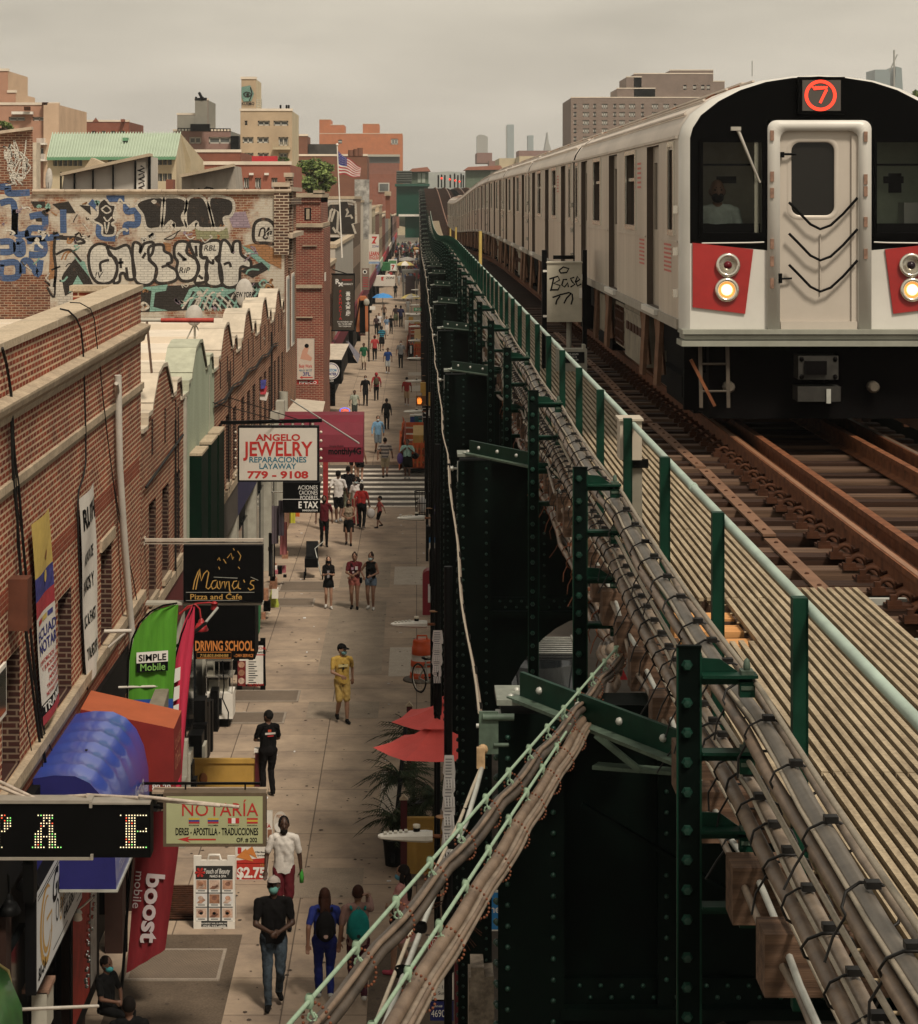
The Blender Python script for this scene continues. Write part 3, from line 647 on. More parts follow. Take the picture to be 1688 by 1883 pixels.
# ==== the train
TY=23.0;TXC=3.985;TW=1.365
M_STEEL=mat('brushed stainless steel',(.40,.345,.285),.36,.55,.2,1.6,vscale=(1,1.6,.2),spec=.5,c2=(.52,.46,.39))
M_ROOF=mat('train roof',(.52,.45,.38),.55,.05,.2,1.0,vscale=(1,.4,1))
M_TWHITE=mat('train front enamel',(.54,.515,.46),.36,0,.1,1.1,spec=.35,c2=(.62,.595,.54))
M_TDOOR=mat('train front door steel',(.45,.395,.33),.42,.15,.1,.9,c2=(.51,.455,.39))
M_TBLACK=mat('train black mask',(.0015,.0015,.0015),.3,0,0,spec=.05)
M_TRED=mat('train red panel',(.30,.016,.014),.4,0,.18,4,spec=.5)
M_BUMP=mat('anticlimber grey',(.27,.27,.225),.5,.2,.15,5)
M_UNDER=mat('underframe black',(.0025,.002,.002),.8,0,.4,4,spec=.05)
M_GRIME=mat('grimy underframe box',(.20,.17,.125),.75,0,.4,3,bump=.2)
M_DOORS=mat('side door steel',(.30,.255,.20),.4,.35,.12,2,spec=.5)
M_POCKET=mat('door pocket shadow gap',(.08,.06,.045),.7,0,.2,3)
M_CHROME=mat('polished trim',(.62,.58,.5),.2,.8,.05,4)
def pane_mat(name,tint=(.55,.6,.55)):
 m=bpy.data.materials.new(name);m.use_nodes=True;t=m.node_tree;t.nodes.remove(t.nodes['Principled BSDF']);o=t.nodes['Material Output']
 tr=t.nodes.new('ShaderNodeBsdfTransparent');tr.inputs[0].default_value=(*tint,1);gl=t.nodes.new('ShaderNodeBsdfGlossy');gl.inputs['Roughness'].default_value=.04
 fr=t.nodes.new('ShaderNodeFresnel');fr.inputs[0].default_value=1.22;mx=t.nodes.new('ShaderNodeMixShader')
 t.links.new(fr.outputs[0],mx.inputs[0]);t.links.new(tr.outputs[0],mx.inputs[1]);t.links.new(gl.outputs[0],mx.inputs[2]);t.links.new(mx.outputs[0],o.inputs[0]);return m
M_PANE=pane_mat('clear window pane',(.72,.74,.70))
M_PANESIDE=mat('tinted side window',(.03,.027,.024),.06,0,0,spec=.9)
def dzp(py):return H-(py-VY)*TY/F
def fx(px):return(px-VX)*TY/F
PROF=[(1.365,-.62),(1.335,-.72),(1.25,-.845),(1.06,-.985),(.83,-1.095),(.56,-1.175),(.28,-1.215),(0,-1.23)]
def section(x0=TXC,zb=10.19,dz=0,ins=0.0):
 L=[(x0-TW+ins,zb)]+[(x0-a+ins*(a/1.4),H-d_-dz-ins)for a,d_ in PROF]+[(x0+a-ins*(a/1.4),H-d_-dz-ins)for a,d_ in PROF[::-1][1:]]+[(x0+TW-ins,zb)]
 return L
DOORS=[(2.0,3.3),(7.2,8.5),(12.5,13.8)];WINS=[(4.6,5.85),(9.85,11.1)];CL=15.3
def make_car(y0,lead):
 t=thing('subway_car','c','train car',(TXC,y0,RZ),'cars of the silver elevated train')
 b=MB();ops=[(a,c,10.30,12.08)for a,c in DOORS]+[(a,c,11.18,12.03)for a,c in WINS]+([(.55,.95,11.15,12.0)]if lead else[(.5,.95,11.15,12.0)])+[(14.4,14.9,11.2,12.0)]
 xl=TXC-TW
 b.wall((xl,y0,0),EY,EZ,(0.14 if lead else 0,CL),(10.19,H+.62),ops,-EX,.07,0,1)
 b.poly([(TXC+TW,y0,10.19),(TXC+TW,y0+CL,10.19),(TXC+TW,y0+CL,H+.62),(TXC+TW,y0,H+.62)],0)
 b.poly([(xl,y0,10.19),(TXC+TW,y0,10.19),(TXC+TW,y0+CL,10.19),(xl,y0+CL,10.19)],2)
 sec=section()
 for y,fl in((y0+CL,1),)+(()if lead else((y0,0),)):b.poly([(x,y,z)for x,z in(sec if fl else sec[::-1])],2)
 b.box(xl-.012,xl-.001,y0+.2,y0+1.95,11.055,11.075);b.box(xl-.012,xl-.001,y0+3.4,y0+7.1,11.055,11.075);b.box(xl-.012,xl-.001,y0+8.6,y0+12.4,11.055,11.075);b.box(xl-.012,xl-.001,y0+13.9,y0+15.1,11.055,11.075)
 b.box(xl-.02,xl-.001,y0+.14,y0+CL,10.19,10.29,3);b.box(xl-.03,xl-.001,y0+.14,y0+CL,H+.60,H+.63)
 b.build('side_body',[M_STEEL,M_POCKET,M_UNDER,mat('car sill grey',(.26,.235,.195),.5,.2,.2,4)],t)
 b=MB();rp=[(TXC-a,H-d_)for a,d_ in PROF]+[(TXC+a,H-d_)for a,d_ in PROF[::-1][1:]];n=len(rp);ye=y0+(.12 if lead else 0)
 b.add([(x,ye,z)for x,z in rp]+[(x,y0+CL,z)for x,z in rp],[(i,i+1,n+i+1,n+i)for i in range(n-1)],0,True)
 for k in(2,3,4,5):
  x,z=rp[k];b.beam((x-.015,y0+.4,z+.012),(x-.015,y0+CL-.3,z+.012),.025,.02,0)
 for k in range(4):b.box(TXC-.5,TXC+.5,y0+1.8+k*3.6,y0+3.5+k*3.6,H+1.15,H+1.245,0)
 for yv in(1.2,4.8,8.4,12.0):b.tube([(TXC-1.2,y0+yv,H+.875),(TXC-.9,y0+yv,H+1.075),(TXC-.6,y0+yv+.02,H+1.18)],.012,1,4)
 b.build('roof',[M_ROOF,M_RUST],t)
 for a,c in DOORS:
  b=MB();m_=(a+c)/2
  for q0,q1 in((a,m_-.01),(m_+.01,c)):
   b.wall((xl+.07,y0,0),EY,EZ,(q0,q1),(10.30,12.08),[(q0+.15,q1-.15,11.15,11.9)],-EX,.02,0,0,1)
  dr=b.build('side_door',[M_DOORS,M_PANESIDE],t)
  b=MB();b.box(xl-.06,xl+.06,y0+a-.05,y0+c+.05,10.24,10.30);b.build('threshold',M_TWHITE,dr)
 for a,c in WINS+[(.5,.95),(14.4,14.9)]:
  b=MB();z0,z1=11.18,12.03;b.poly([(xl+.06,y0+a,z0),(xl+.06,y0+c,z0),(xl+.06,y0+c,z1),(xl+.06,y0+a,z1)],0)
  for q in((a-.06,a,z0-.06,z1+.05),(c,c+.06,z0-.06,z1+.05)):b.box(xl-.022,xl+.01,y0+q[0],y0+q[1],q[2],q[3],1)
  b.box(xl-.022,xl+.01,y0+a,y0+c,z1,z1+.05,1);b.box(xl-.022,xl+.01,y0+a,y0+c,z0-.06,z0,1)
  if c-a>1:b.box(xl+.02,xl+.055,y0+a,y0+c,z1-.32,z1-.28,1)
  b.build('side_window',[M_PANESIDE,M_CHROME],t)
 b=MB()
 for k in range(6):b.poly([(xl-.004,y0+3.95,11.62+k*.055),(xl-.004,y0+4.4,11.62+k*.055),(xl-.004,y0+4.4,11.645+k*.055),(xl-.004,y0+3.95,11.645+k*.055)],0)
 for yy0 in((.75,1.45),(3.55,4.15))if lead else():
  for k in range(7):b.poly([(xl-.004,y0+yy0[0],10.74+k*.045),(xl-.004,y0+yy0[1],10.74+k*.045),(xl-.004,y0+yy0[1],10.762+k*.045),(xl-.004,y0+yy0[0],10.762+k*.045)],0)
 b.build('stripe_decal',mat('faded red decal',(.45,.10,.08),.5,0,.2,8),t)
 b=MB();b.box(xl+.25,TXC+TW-.25,y0+.3,y0+CL-.3,9.75,10.19)
 for yb in(y0+1.2,y0+11.2):b.box(xl+.28,TXC+TW-.28,yb,yb+2.6,9.25,9.9);b.box(xl+.18,xl+.3,yb+.2,yb+2.4,9.40,9.62)
 b.build('underframe',M_UNDER,t)
 for yb in(y0+1.6,y0+3.3,y0+11.6,y0+13.3):
  b=MB()
  for s in(-.7525,.7525):b.lathe([(0,-.07),(.30,-.07),(.30,.0),(.40,.02),(.40,.07),(0,.07)],(TXC+s,yb,9.52),0,16,axis='x')
  b.tube([(TXC-.7,yb,9.52),(TXC+.7,yb,9.52)],.07,0,8);b.build('wheelset',M_RUSTDK,t)
 em=[M_GRIME,M_RUSTDK,mat('rusty hanger',(.16,.085,.05),.7,0,.35,8)]
 b=MB();b.box(xl+.06,xl+.6,y0+4.3,y0+6.7,9.5,10.15);b.box(xl+.045,xl+.0595,y0+4.35,y0+6.65,10.05,10.1)
 for k in range(5):b.box(xl+.045,xl+.06,y0+4.5+k*.42,y0+4.75+k*.42,9.85,9.95,1)
 b.build('equipment_box',em,t);b=MB();b.box(xl+.08,xl+.6,y0+7.0,y0+8.3,9.55,10.12)
 for k in range(4):b.box(xl+.065,xl+.08,y0+7.05,y0+8.25,9.62+k*.13,9.645+k*.13,1)
 for k in range(6):b.box(xl+.06,xl+.08,y0+7.1+k*.22,y0+7.13+k*.22,9.58,10.08,1)
 b.build('resistor_grille',em,t);b=MB();b.box(xl+.06,xl+.6,y0+9.3,y0+10.8,9.6,10.12);b.build('equipment_box',em,t)
 for yb in(2.3,3.9,9.0,11.0,14.6):
  b=MB();b.beam((xl+.05,y0+yb,10.19),(xl+.02,y0+yb+.1,9.45),.05,.1,2);b.beam((xl+.05,y0+yb+.3,10.19),(xl+.1,y0+yb+.25,9.55),.04,.08,2);b.build('hanger',em,t)
 b=MB()
 for k in range(3):b.box(xl-.05,xl,y0+.03 if not lead else y0+.16,y0+.11 if not lead else y0+.24,11.35-k*.42,11.43-k*.42)
 b.build('end_hinge',M_CHROME,t)
 return t
lead=make_car(TY,True);lead['label']='leading silver train car with a black and red front and a lit number'
car=make_car(0,False)
for i in range(1,11):
 y=TY+15.65*i;z=zt(y);sl=math.atan((zt(y+15)-z)/15)
 lab='silver train car with closed side doors, %s behind the leading car'%nth(i).replace('nearest','first').replace('second','second')
 if i==1:car.location=(TXC,y,RZ+z);car.rotation_euler=(sl,0,0);car['label']='silver train car with closed side doors, coupled directly behind the leading car'
 else:copy_tree(car,lab,(TXC,y,RZ+z),(sl,0,0))
# ---- front
YF=TY-.10
def FP(px,py,d=0.0):return Vector((fx(px),YF-d,dzp(py)))
CXP=1502.5
def mir(pts):return[(2*CXP-x,y)for x,y in pts][::-1]
sec=section()
prof=[((TXC-a),H-d_)for a,d_ in PROF]
b=MB()
sc=[(x,z)for x,z in section()];n=len(sc);fr_=[(TXC+(x-TXC)*.935,z if i in(0,n-1)else z-.02)for i,(x,z)in enumerate(sc)]
b.add([(x,TY+.14,z)for x,z in sc]+[(TXC+(x-TXC)*.985,TY-.03,z-.003)for x,z in sc]+[(x,YF,z)for x,z in fr_],[(i,i+1,n+i+1,n+i)for i in range(n-1)]+[(n+i,n+i+1,2*n+i+1,2*n+i)for i in range(n-1)],0,True)
b.build('corner_post',M_TWHITE,lead)
def front_poly(bb,pts,d,m):bb.poly([FP(x,y,d)for x,y in pts],m)
topL=[(CXP-a/TY*F*.935,VY+(d_+.02)/TY*F)for a,d_ in PROF]
WL=(1290,1397,262,428)
def maskhalf(bb,s):
 f=(lambda x:x)if s>0 else(lambda x:2*CXP-x)
 tl=topL
 x0,x1,y0,y1=WL
 q=lambda pts:bb.poly([FP(f(x),y)for x,y in(pts if s>0 else pts[::-1])],0)
 q([(tl[0][0],447),(tl[0][0],y1),(x0,y1),(1408,y1),(1408,460)]);q([(tl[0][0],y1),(tl[0][0],y0),(x0,y0),(x0,y1)]);q([(x1,y1),(x1,y0),(1408,y0),(1408,y1)])
 up=[(x,y)for x,y in tl if y<y0]
 q([(tl[0][0],y0)]+[p for p in up]+[(CXP,222),(1408,222),(1408,y0)])
 bb.wall((0,YF,0),EX,EZ,(0,0),(0,0),[],-EY,.1)if False else None
b=MB();maskhalf(b,1);maskhalf(b,-1)
for s in(1,-1):
 f=(lambda x:x)if s>0 else(lambda x:2*CXP-x)
 x0,x1,y0,y1=WL;ring=[(x0,y0),(x1,y0),(x1,y1),(x0,y1)]
 for i in range(4):
  a,c=ring[i],ring[(i+1)%4];b.poly([FP(f(a[0]),a[1]),FP(f(c[0]),c[1]),FP(f(c[0]),c[1],-.06),FP(f(a[0]),a[1],-.06)],0)
 o_,w_=7,7
 for q in((x0-o_,x0,y0-o_,y1+o_),(x1,x1+o_,y0-o_,y1+o_),(x0,x1,y0-o_,y0),(x0,x1,y1,y1+o_)):
  A,C=FP(f(q[0]),q[3],.025),FP(f(q[1]),q[2],0);b.box(min(A.x,C.x),max(A.x,C.x),YF-.025,YF-.002,A.z,C.z)
b.build('front_mask',M_TBLACK,lead)
for s in(1,-1):
 b=MB();f=(lambda x:x)if s>0 else(lambda x:2*CXP-x)
 pts=[(topL[0][0],607),(topL[0][0],447),(1408,460),(1408,607)];b.poly([FP(f(x),y)for x,y in(pts[::-1]if s>0 else pts)],0)
 b.tube([FP(f(1288),447,.01),FP(f(1377),446,.012),FP(f(1402),445,.012)],.008,0,6)
 b.build('front_panel',M_TWHITE,lead)
for s in(1,-1):
 f=(lambda x:x)if s>0 else(lambda x:2*CXP-x)
 b=MB();pts=[(1271,564),(1271,446),(1382,458),(1367,576)];pts=[(f(x),y)for x,y in pts];pts=pts if s<0 else pts[::-1]
 b.prism([FP(x,y,.022)for x,y in pts],(0,.02,0));rp_=b.build('red_panel',M_TRED,lead)
 for(py,lit)in((487,False),(532,True)):
  c=FP(f(1335 if not lit else 1333),py,.022);b=MB()
  b.lathe([(.118,.0),(.122,-.03),(.10,-.045),(.082,-.03),(.08,.004)],c,0,22,axis='y');b.lathe([(.08,-.004),(.056,-.017),(.05,-.019),(0,-.026)]if lit else[(.08,-.004),(.04,-.012),(.038,-.03),(0,-.036)],c,[3,1,1]if lit else[0,2,2],20,axis='y')
  b.build('headlight' if lit else 'marker_light',[M_CHROME,mat('lit headlamp',(1,.74,.40),.3,0,0,emit=1.7),mat('dark red lens' if s>0 else 'dark lens',(.10,.008,.012)if s>0 else(.02,.012,.016),.15,0,0),mat('lit headlamp rim',(1,.42,.10),.3,0,0,emit=.75)],rp_)
 x0,x1,y0,y1=WL;A,C=FP(f(x0),y1,-.045),FP(f(x1),y0,-.045);b=MB();b.poly([(min(A.x,C.x),A.y,A.z),(max(A.x,C.x),A.y,A.z),(max(A.x,C.x),A.y,C.z),(min(A.x,C.x),A.y,C.z)]);b.build('windscreen',M_PANE,lead)
 b=MB();X0,X1=min(A.x,C.x)-.05,max(A.x,C.x)+.05;Yi=YF+.9
 b.poly([(X0,Yi,A.z-.3),(X1,Yi,A.z-.3),(X1,Yi,C.z+.1),(X0,Yi,C.z+.1)]);b.poly([(X0,YF+.06,A.z-.3),(X0,Yi,A.z-.3),(X0,Yi,C.z+.1),(X0,YF+.06,C.z+.1)]);b.poly([(X1,YF+.06,A.z-.3),(X1,Yi,A.z-.3),(X1,Yi,C.z+.1),(X1,YF+.06,C.z+.1)])
 b.poly([(X0,YF+.06,A.z-.1),(X1,YF+.06,A.z-.1),(X1,YF+.35,A.z+.09),(X0,YF+.35,A.z+.09)],1);b.box(X1-.10,X1-.06,YF+.12,YF+.2,A.z,C.z,2)
 b.box(X0,X1,Yi-.03,Yi,C.z-.22,C.z-.2,1);b.box(X0+.3,X0+.5,Yi-.04,Yi,C.z-.4,C.z-.33,1)
 if s<0:b.box(X0+.35,X0+.48,Yi-.03,Yi-.005,A.z+.4,A.z+.6,1);b.box(X0+.45,X1,Yi-.3,Yi-.02,A.z+.05,A.z+.3,3)
 b.build('cab_interior',[mat('cab wall',(.40,.37,.30)if s>0 else(.28,.31,.25),.6),M_BLACK,M_CHROME,M_PAPER],lead)if s>0 else b.build('cab_interior',[mat('cab wall right',(.50,.55,.45),.6),M_BLACK,M_CHROME,M_PAPER],lead)
b=MB();b.tube([FP(1344,237,.05),FP(1352,238,.06),FP(1378,300,.04),FP(1394,336,.03)],[.016,.018,.014,.01],0,6);b.box(FP(1340,240).x,FP(1358,240).x,YF-.08,YF-.02,dzp(241),dzp(234));b.build('wiper',mat('wiper arm',(.3,.28,.24),.5),lead)
b=MB();A,C=FP(1462,211),FP(1548,143);b.box(A.x,C.x,YF-.07,YF,A.z,C.z);nb=b.build('number_box',M_TBLACK,lead)
b=MB();A,C=FP(1470,205),FP(1540,149);b.box(A.x,C.x,YF-.078,YF-.071,A.z,C.z);b.build('display',mat('dim display',(.085,.075,.065),.3,0,0),nb)
b=MB();c=FP(1503,177,.083);n=40
for i in range(n):
 a0,a1=2*math.pi*i/n,2*math.pi*(i+1)/n
 b.poly([(c.x+r*math.cos(a),c.y,c.z+r*.98*math.sin(a))for r,a in((.158,a0),(.158,a1),(.125,a1),(.125,a0))][::-1])
def dots(pts,r,d=.0835):
 for x,y in pts:b.lathe([(0,0),(r,0)],(fx(x),YF-d,dzp(y)),0,8,axis='y',smooth=False)
b.ribbon([(fx(1490),dzp(165)),(fx(1514),dzp(163)),(fx(1513),dzp(168)),(fx(1502),dzp(191))],.026,(0,YF-.084,0),EX,EZ)
dots([(1489+i*5,162)for i in range(6)]+[(1514-i*2.6,168+i*5)for i in range(5)],.012)
b.build('lit_number',mat('red led glow',(1,.06,.03),.5,0,0,emit=.85),nb)
b=MB();A,C=FP(1408,607),FP(1597,222);k=.05
def rrect(x0,x1,y0,y1,r,n=5):
 out=[]
 for cx,cy,a0 in((x1-r,y0+r,-90),(x1-r,y1-r,0),(x0+r,y1-r,90),(x0+r,y0+r,180)):
  out+=[(cx+r*math.cos(R(a0+90*i/n)),cy+r*math.sin(R(a0+90*i/n)))for i in range(n+1)]
 return out
o_=rrect(1408,1597,222,640,16);i_=rrect(1430,1574,241,640,16);n=len(o_)
cl=lambda p:(p[0],min(p[1],607))
o_=[cl(p)for p in o_];i_=[cl(p)for p in i_]
b.add([FP(x,y,.05)for x,y in o_]+[FP(x,y,.05)for x,y in i_]+[FP(x,y,0)for x,y in o_]+[FP(x,y,-.02)for x,y in i_],[(j,(j+1)%n,n+(j+1)%n,n+j)for j in range(n)]+[(j,2*n+j,2*n+(j+1)%n,(j+1)%n)for j in range(n)]+[(n+j,n+(j+1)%n,3*n+(j+1)%n,3*n+j)for j in range(n)],0,True)
dfm=b.build('end_door_frame',M_TWHITE,lead)
b=MB()
for px,pys in((1415,(250,325,355,448,480,520)),(1586,(252,330,352,408,466))):
 for py in pys:A=FP(px,py,.05);b.box(A.x-.018,A.x+.018,A.y-.02,A.y,A.z-.05,A.z+.05)
b.build('hinge',mat('rust stained hinge',(.22,.13,.09),.6,0,.4,20),dfm)
wd=rrect(1452,1531,262,396,16);n=len(wd);b=MB();mid=rrect(1444,1539,254,404,20)
sq=[(1574,241),(1574,607),(1430,607),(1430,241)]
b.add([FP(x,y,-.015)for x,y in mid]+[FP(x,y,.004)for x,y in wd]+[FP(x,y,-.04)for x,y in wd],[(j,(j+1)%n,n+(j+1)%n,n+j)for j in range(n)]+[(n+j,n+(j+1)%n,2*n+(j+1)%n,2*n+j)for j in range(n)],0,True)
q=n//4
for a,(c0,c1)in enumerate((((1574,241),(1574,607)),((1574,607),(1430,607)),((1430,607),(1430,241)),((1430,241),(1574,241)))):
 seg=[mid[(a*q+q//2+j)%n]for j in range(q+1)]
 b.poly([FP(x,y,-.015)for x,y in seg]+[FP(*c1,-.015),FP(*c0,-.015)],0)
b.box(fx(1432),fx(1572),YF-.03,YF+.012,dzp(604),dzp(590));b.tube([FP(1505,430,.0),FP(1505,540,.0)],.008,0,5)
b.box(fx(1562),fx(1574),YF-.01,YF+.01,dzp(600),dzp(250))
dr=b.build('end_door',M_TDOOR,lead)
b=MB();b.poly([FP(x,y,-.03)for x,y in wd]);b.build('door_pane',mat('dark door glass',(.012,.011,.009),.07,0,0,spec=.3),dr)
b=MB();b.box(fx(1431),fx(1438),YF-.05,YF-.01,dzp(290),dzp(280));b.tube([FP(1432,284,.04),FP(1460,284,.03)],.012,0,6);b.tube([FP(1430,512,.04),FP(1452,511,.03)],.01,0,6);b.box(fx(1427),fx(1434),YF-.05,YF-.01,dzp(520),dzp(502));b.build('door_handle',M_BLACK,dr)
for dy in(0,57,114):
 b=MB();pts=[(1446,372+dy),(1462,388+dy),(1485,412+dy),(1503,421+dy),(1522,414+dy),(1545,393+dy),(1571,364+dy)];b.tube([FP(x,y,.06)for x,y in pts],.014,0,6);b.build('safety_chain',M_BLACK,lead)
b=MB();xl,xr=fx(1250),2*TXC-fx(1250)
b.box(xl,xr,YF-.16,TY+.2,dzp(612),dzp(604));b.box(xl+.02,xr-.02,YF-.12,TY+.2,dzp(622),dzp(614));b.box(xl-.01,xr+.01,YF-.16,TY+.2,dzp(634),dzp(624));b.build('anticlimber',M_BUMP,lead)
b=MB();b.box(xl+.3,xr-.3,TY+.1,TY+1.4,9.3,10.1);b.box(xl+.1,xr-.1,TY+.5,TY+.6,9.35,10.1);b.build('end_sill',M_UNDER,lead)
b=MB();A,C=FP(1462,695),FP(1535,652);b.box(A.x,C.x,YF-.1,YF+.4,A.z,C.z,0);b.box(A.x+.06,C.x-.12,YF-.13,YF-.1,A.z+.05,C.z-.05,1);b.box(A.x-.01,C.x+.02,YF-.12,YF+.3,dzp(735),dzp(708),0);b.box(fx(1512),fx(1520),YF-.14,YF-.12,dzp(738),dzp(712),2)
for x,y in((1468,658),(1529,658),(1468,690),(1529,690)):b.ell(FP(x,y,.1),(.025,.02,.025),1,6,4)
b.build('coupler',[mat('worn coupler steel',(.03,.028,.024),.6,.2,.4,9),M_UNDER,M_GALV],lead)
b=MB()
for x in(1285,1335):b.beam(FP(x,634,.0),FP(x+2,748,.0),.02,.035)
for y in(668,718):b.tube([FP(1285,y),FP(1336,y)],.012,0,6)
b.beam(FP(1268,660,0),FP(1312,745,0),.03,.03,1);b.build('step_ladder',[mat('grey ladder',(.07,.056,.042),.6,0,.3,8),M_RUST],lead)
for px in(1341,1607):
 b=MB();c=FP(px,712,-.1);b.lathe([(0,-.03),(.04,-.03),(.06,.0),(.06,.1),(0,.1)],c,0,10,axis='y',smooth=False);b.build('journal_cap',mat('worn axle cap',(.10,.085,.065),.6,.2,.3,12),lead)
# ==== left side: near brick building
SL=.0153;S1=.008
M_BR1=brick_mat('red brick, pale joints',(.30,.053,.021),(.15,.027,.013),(.54,.39,.25),ms=.0145,slope=SL,soot=.5,rh=.076)
M_BR1B=brick_mat('orange brick band',(.25,.05,.022),(.17,.034,.016),(.36,.22,.14),ms=.006,slope=SL,soot=.2,rh=.072)
M_BR2=brick_mat('brown row brick',(.26,.052,.022),(.13,.03,.015),(.48,.345,.22),ms=.0145,soot=.5,rh=.078)
M_BRT=brick_mat('tower brick',(.23,.045,.028),(.15,.03,.02),(.36,.25,.17),ms=.011,soot=.3,rh=.08,bw=.24)
M_COPE=mat('limestone coping',(.40,.32,.225),.85,0,.16,1.6,fine=30)
M_ROOFW=mat('white roof coating',(.60,.52,.42),.85,0,.16,.7)
M_MINT=mat('mint stucco',(.36,.40,.295),.85,0,.14,1.3,vscale=(1,1,.3),fine=30)
M_PIPE=mat('off white pipe',(.50,.46,.40),.5,0,.15,3)
M_WIRE=mat('black wire',(.012,.011,.01),.6,0,0)
UX=Vector((S1,1,SL))
def FA(u,z,d=0.0):return Vector((-4.5+S1*(u-37.4)+d,u,z+SL*(u-37.4)))
def FY(px):return 4.7992/((VX-px)/F+S1)
def FQ(px,py,d=0.0):
 u=FY(px);return Vector(((-4.5+S1*(u-37.4))+d,u,H-(py-VY)*u/F))
U0,U1=16.0,37.7
t=thing('brick_building','nearest red brick building with limestone coping and hung banners','building',FA(U0,0))
O1=[(u,u+1.1,5.14,6.5)for u in(18.0,21.8,25.6,29.4,33.2)]
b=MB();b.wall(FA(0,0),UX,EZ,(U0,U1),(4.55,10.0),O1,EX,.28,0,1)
e0,e1=FA(U1,0),FA(U1,10.0);b.poly([(e0 .x,e0 .y,0),(e0 .x-1.05,e0 .y,0),(e0 .x-1.05,e0 .y,e1 .z),(e0 .x,e0 .y,e1 .z)][::-1],0);b.poly([(e0 .x-1.05,e0 .y,0),(-18,e0 .y,0),(-18,e0 .y,8.6),(e0 .x-1.05,e0 .y,9.45)][::-1],0)
a_,c_=FA(U0,9.6),FA(U1,9.6)
b.poly([(a_.x-.4,a_.y,a_.z),(c_.x-.4,c_.y,c_.z),(c_.x-.4,c_.y,c_.z+.4),(a_.x-.4,a_.y,a_.z+.4)][::-1],0)
b.poly([(e1 .x-.4,e1 .y-.4,e1 .z-.45),(e1 .x-1.05,e1 .y-.4,e1 .z-.45),(e1 .x-1.05,e1 .y-.4,e1 .z),(e1 .x-.4,e1 .y-.4,e1 .z)],0);b.poly([(-18,U0,9.0),(-4.9,U0,9.2),(-4.9,U1,9.5),(-18,U1,8.6)],2)
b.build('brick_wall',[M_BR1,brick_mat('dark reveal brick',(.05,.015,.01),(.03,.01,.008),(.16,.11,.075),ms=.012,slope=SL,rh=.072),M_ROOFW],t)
def fbeam(bb,u0,u1,z0,z1,d0,d1,m=0):
 p=[FA(u0,z0,d0),FA(u0,z0,d1),FA(u0,z1,d1),FA(u0,z1,d0)];q=[FA(u1,z0,d0),FA(u1,z0,d1),FA(u1,z1,d1),FA(u1,z1,d0)]
 bb.add(p+q,[(0,1,2,3),(7,6,5,4),(0,4,5,1),(1,5,6,2),(2,6,7,3),(3,7,4,0)],m)
b=MB();fbeam(b,U0,U1+.03,10.0,10.09,-.44,.035)
for k in range(18):fbeam(b,37.7-1.22*k-.008,37.7-1.22*k,10.001,10.0915,-.44,.037,1)
x0,y0,z0=FA(U1,10.0);b.box(x0-1.1,x0-.44,y0-.44,y0+.03,z0+.0,z0+.09)
b.build('coping',[M_COPE,mat('coping joint',(.5,.44,.35),.9,0,0)],t)
b=MB();p=[(0,9.18),(.05,9.18),(.07,9.26),(.13,9.33),(.15,9.40),(.15,9.43),(.0,9.47)]
A=[FA(U0,z,d)for d,z in p];C=[FA(U1+.08,z,d)for d,z in p];n=len(p);b.add(A+C,[(i,n+i,n+i+1,i+1)for i in range(n-1)]+[tuple(range(n,2*n))],0);b.build('cornice',M_STONE,t)
b=MB();fbeam(b,U0,U1+.05,8.40,8.50,0,.05);fbeam(b,U0,U1+.05,8.345,8.40,0,.025);b.build('string_course',M_STONE,t)
b=MB();fbeam(b,U0,U1,4.98,5.12,0,.09);fbeam(b,U0,U1,4.86,4.98,0,.04);b.build('sill_course',M_STONE,t)
b=MB();fbeam(b,U0,U1-.25,7.06,7.31,0,.006);fbeam(b,U0,U1-.3,4.56,4.84,0,.006);b.build('brick_band',M_BR1B,t)
for(u0,u1,z0,z1)in O1:
 b=MB();e=.07;d=-.2
 for q in((u0,u0+e,z0,z1),(u1-e,u1,z0,z1),(u0+e,u1-e,z0,z0+e),(u0+e,u1-e,z1-e,z1),(u0+e,u1-e,(z0+z1)/2-.03,(z0+z1)/2+.03)):fbeam(b,*q,d-.05,d)
 w_=b.build('window',M_GREYBOX,t);b=MB();b.poly([FA(u0,z0,d-.04),FA(u1,z0,d-.04),FA(u1,z1,d-.04),FA(u0,z1,d-.04)]);b.build('pane',M_GLASS,w_)
b=MB();fbeam(b,33.05,34.45,6.5,6.66,0,.04);b.build('lintel',M_STONE,t)
b=MB()
for u in(16.0,20.6,25.2,30.9,35.2,37.3):b.box(-4.75,-4.48,u,u+.35,0,4.55)
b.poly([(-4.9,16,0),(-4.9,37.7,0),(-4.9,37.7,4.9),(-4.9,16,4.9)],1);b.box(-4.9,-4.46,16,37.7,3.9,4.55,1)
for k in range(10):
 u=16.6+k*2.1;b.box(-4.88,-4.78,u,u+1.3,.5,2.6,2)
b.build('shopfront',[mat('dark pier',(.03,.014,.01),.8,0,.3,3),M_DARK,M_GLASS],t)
b=MB();fbeam(b,35.0,37.7,1.5,4.9,-.03,.008);b.build('side_brickwork',M_BR2,t)
def pline(b,pts,r,m=0,d=.05,seg=5):
 b.tube([FQ(x,y,d)for x,y in pts],r,m,seg)
def wires(lab,lines,r):
 b=MB()
 for l in lines:pline(b,l,r)
 o=b.build('wall_wire',M_WIRE);tag(o,lab,'wire','black wires hanging down the brick wall');return o
wires('black wire looping over the coping beside the RUTH banner',[[(104,568),(118,571),(133,585),(142,605),(146,640),(149,720),(151,800),(151,850),(146,878),(138,900),(136,930),(137,1000),(140,1080),(145,1150),(149,1225),(154,1268)]],.013)
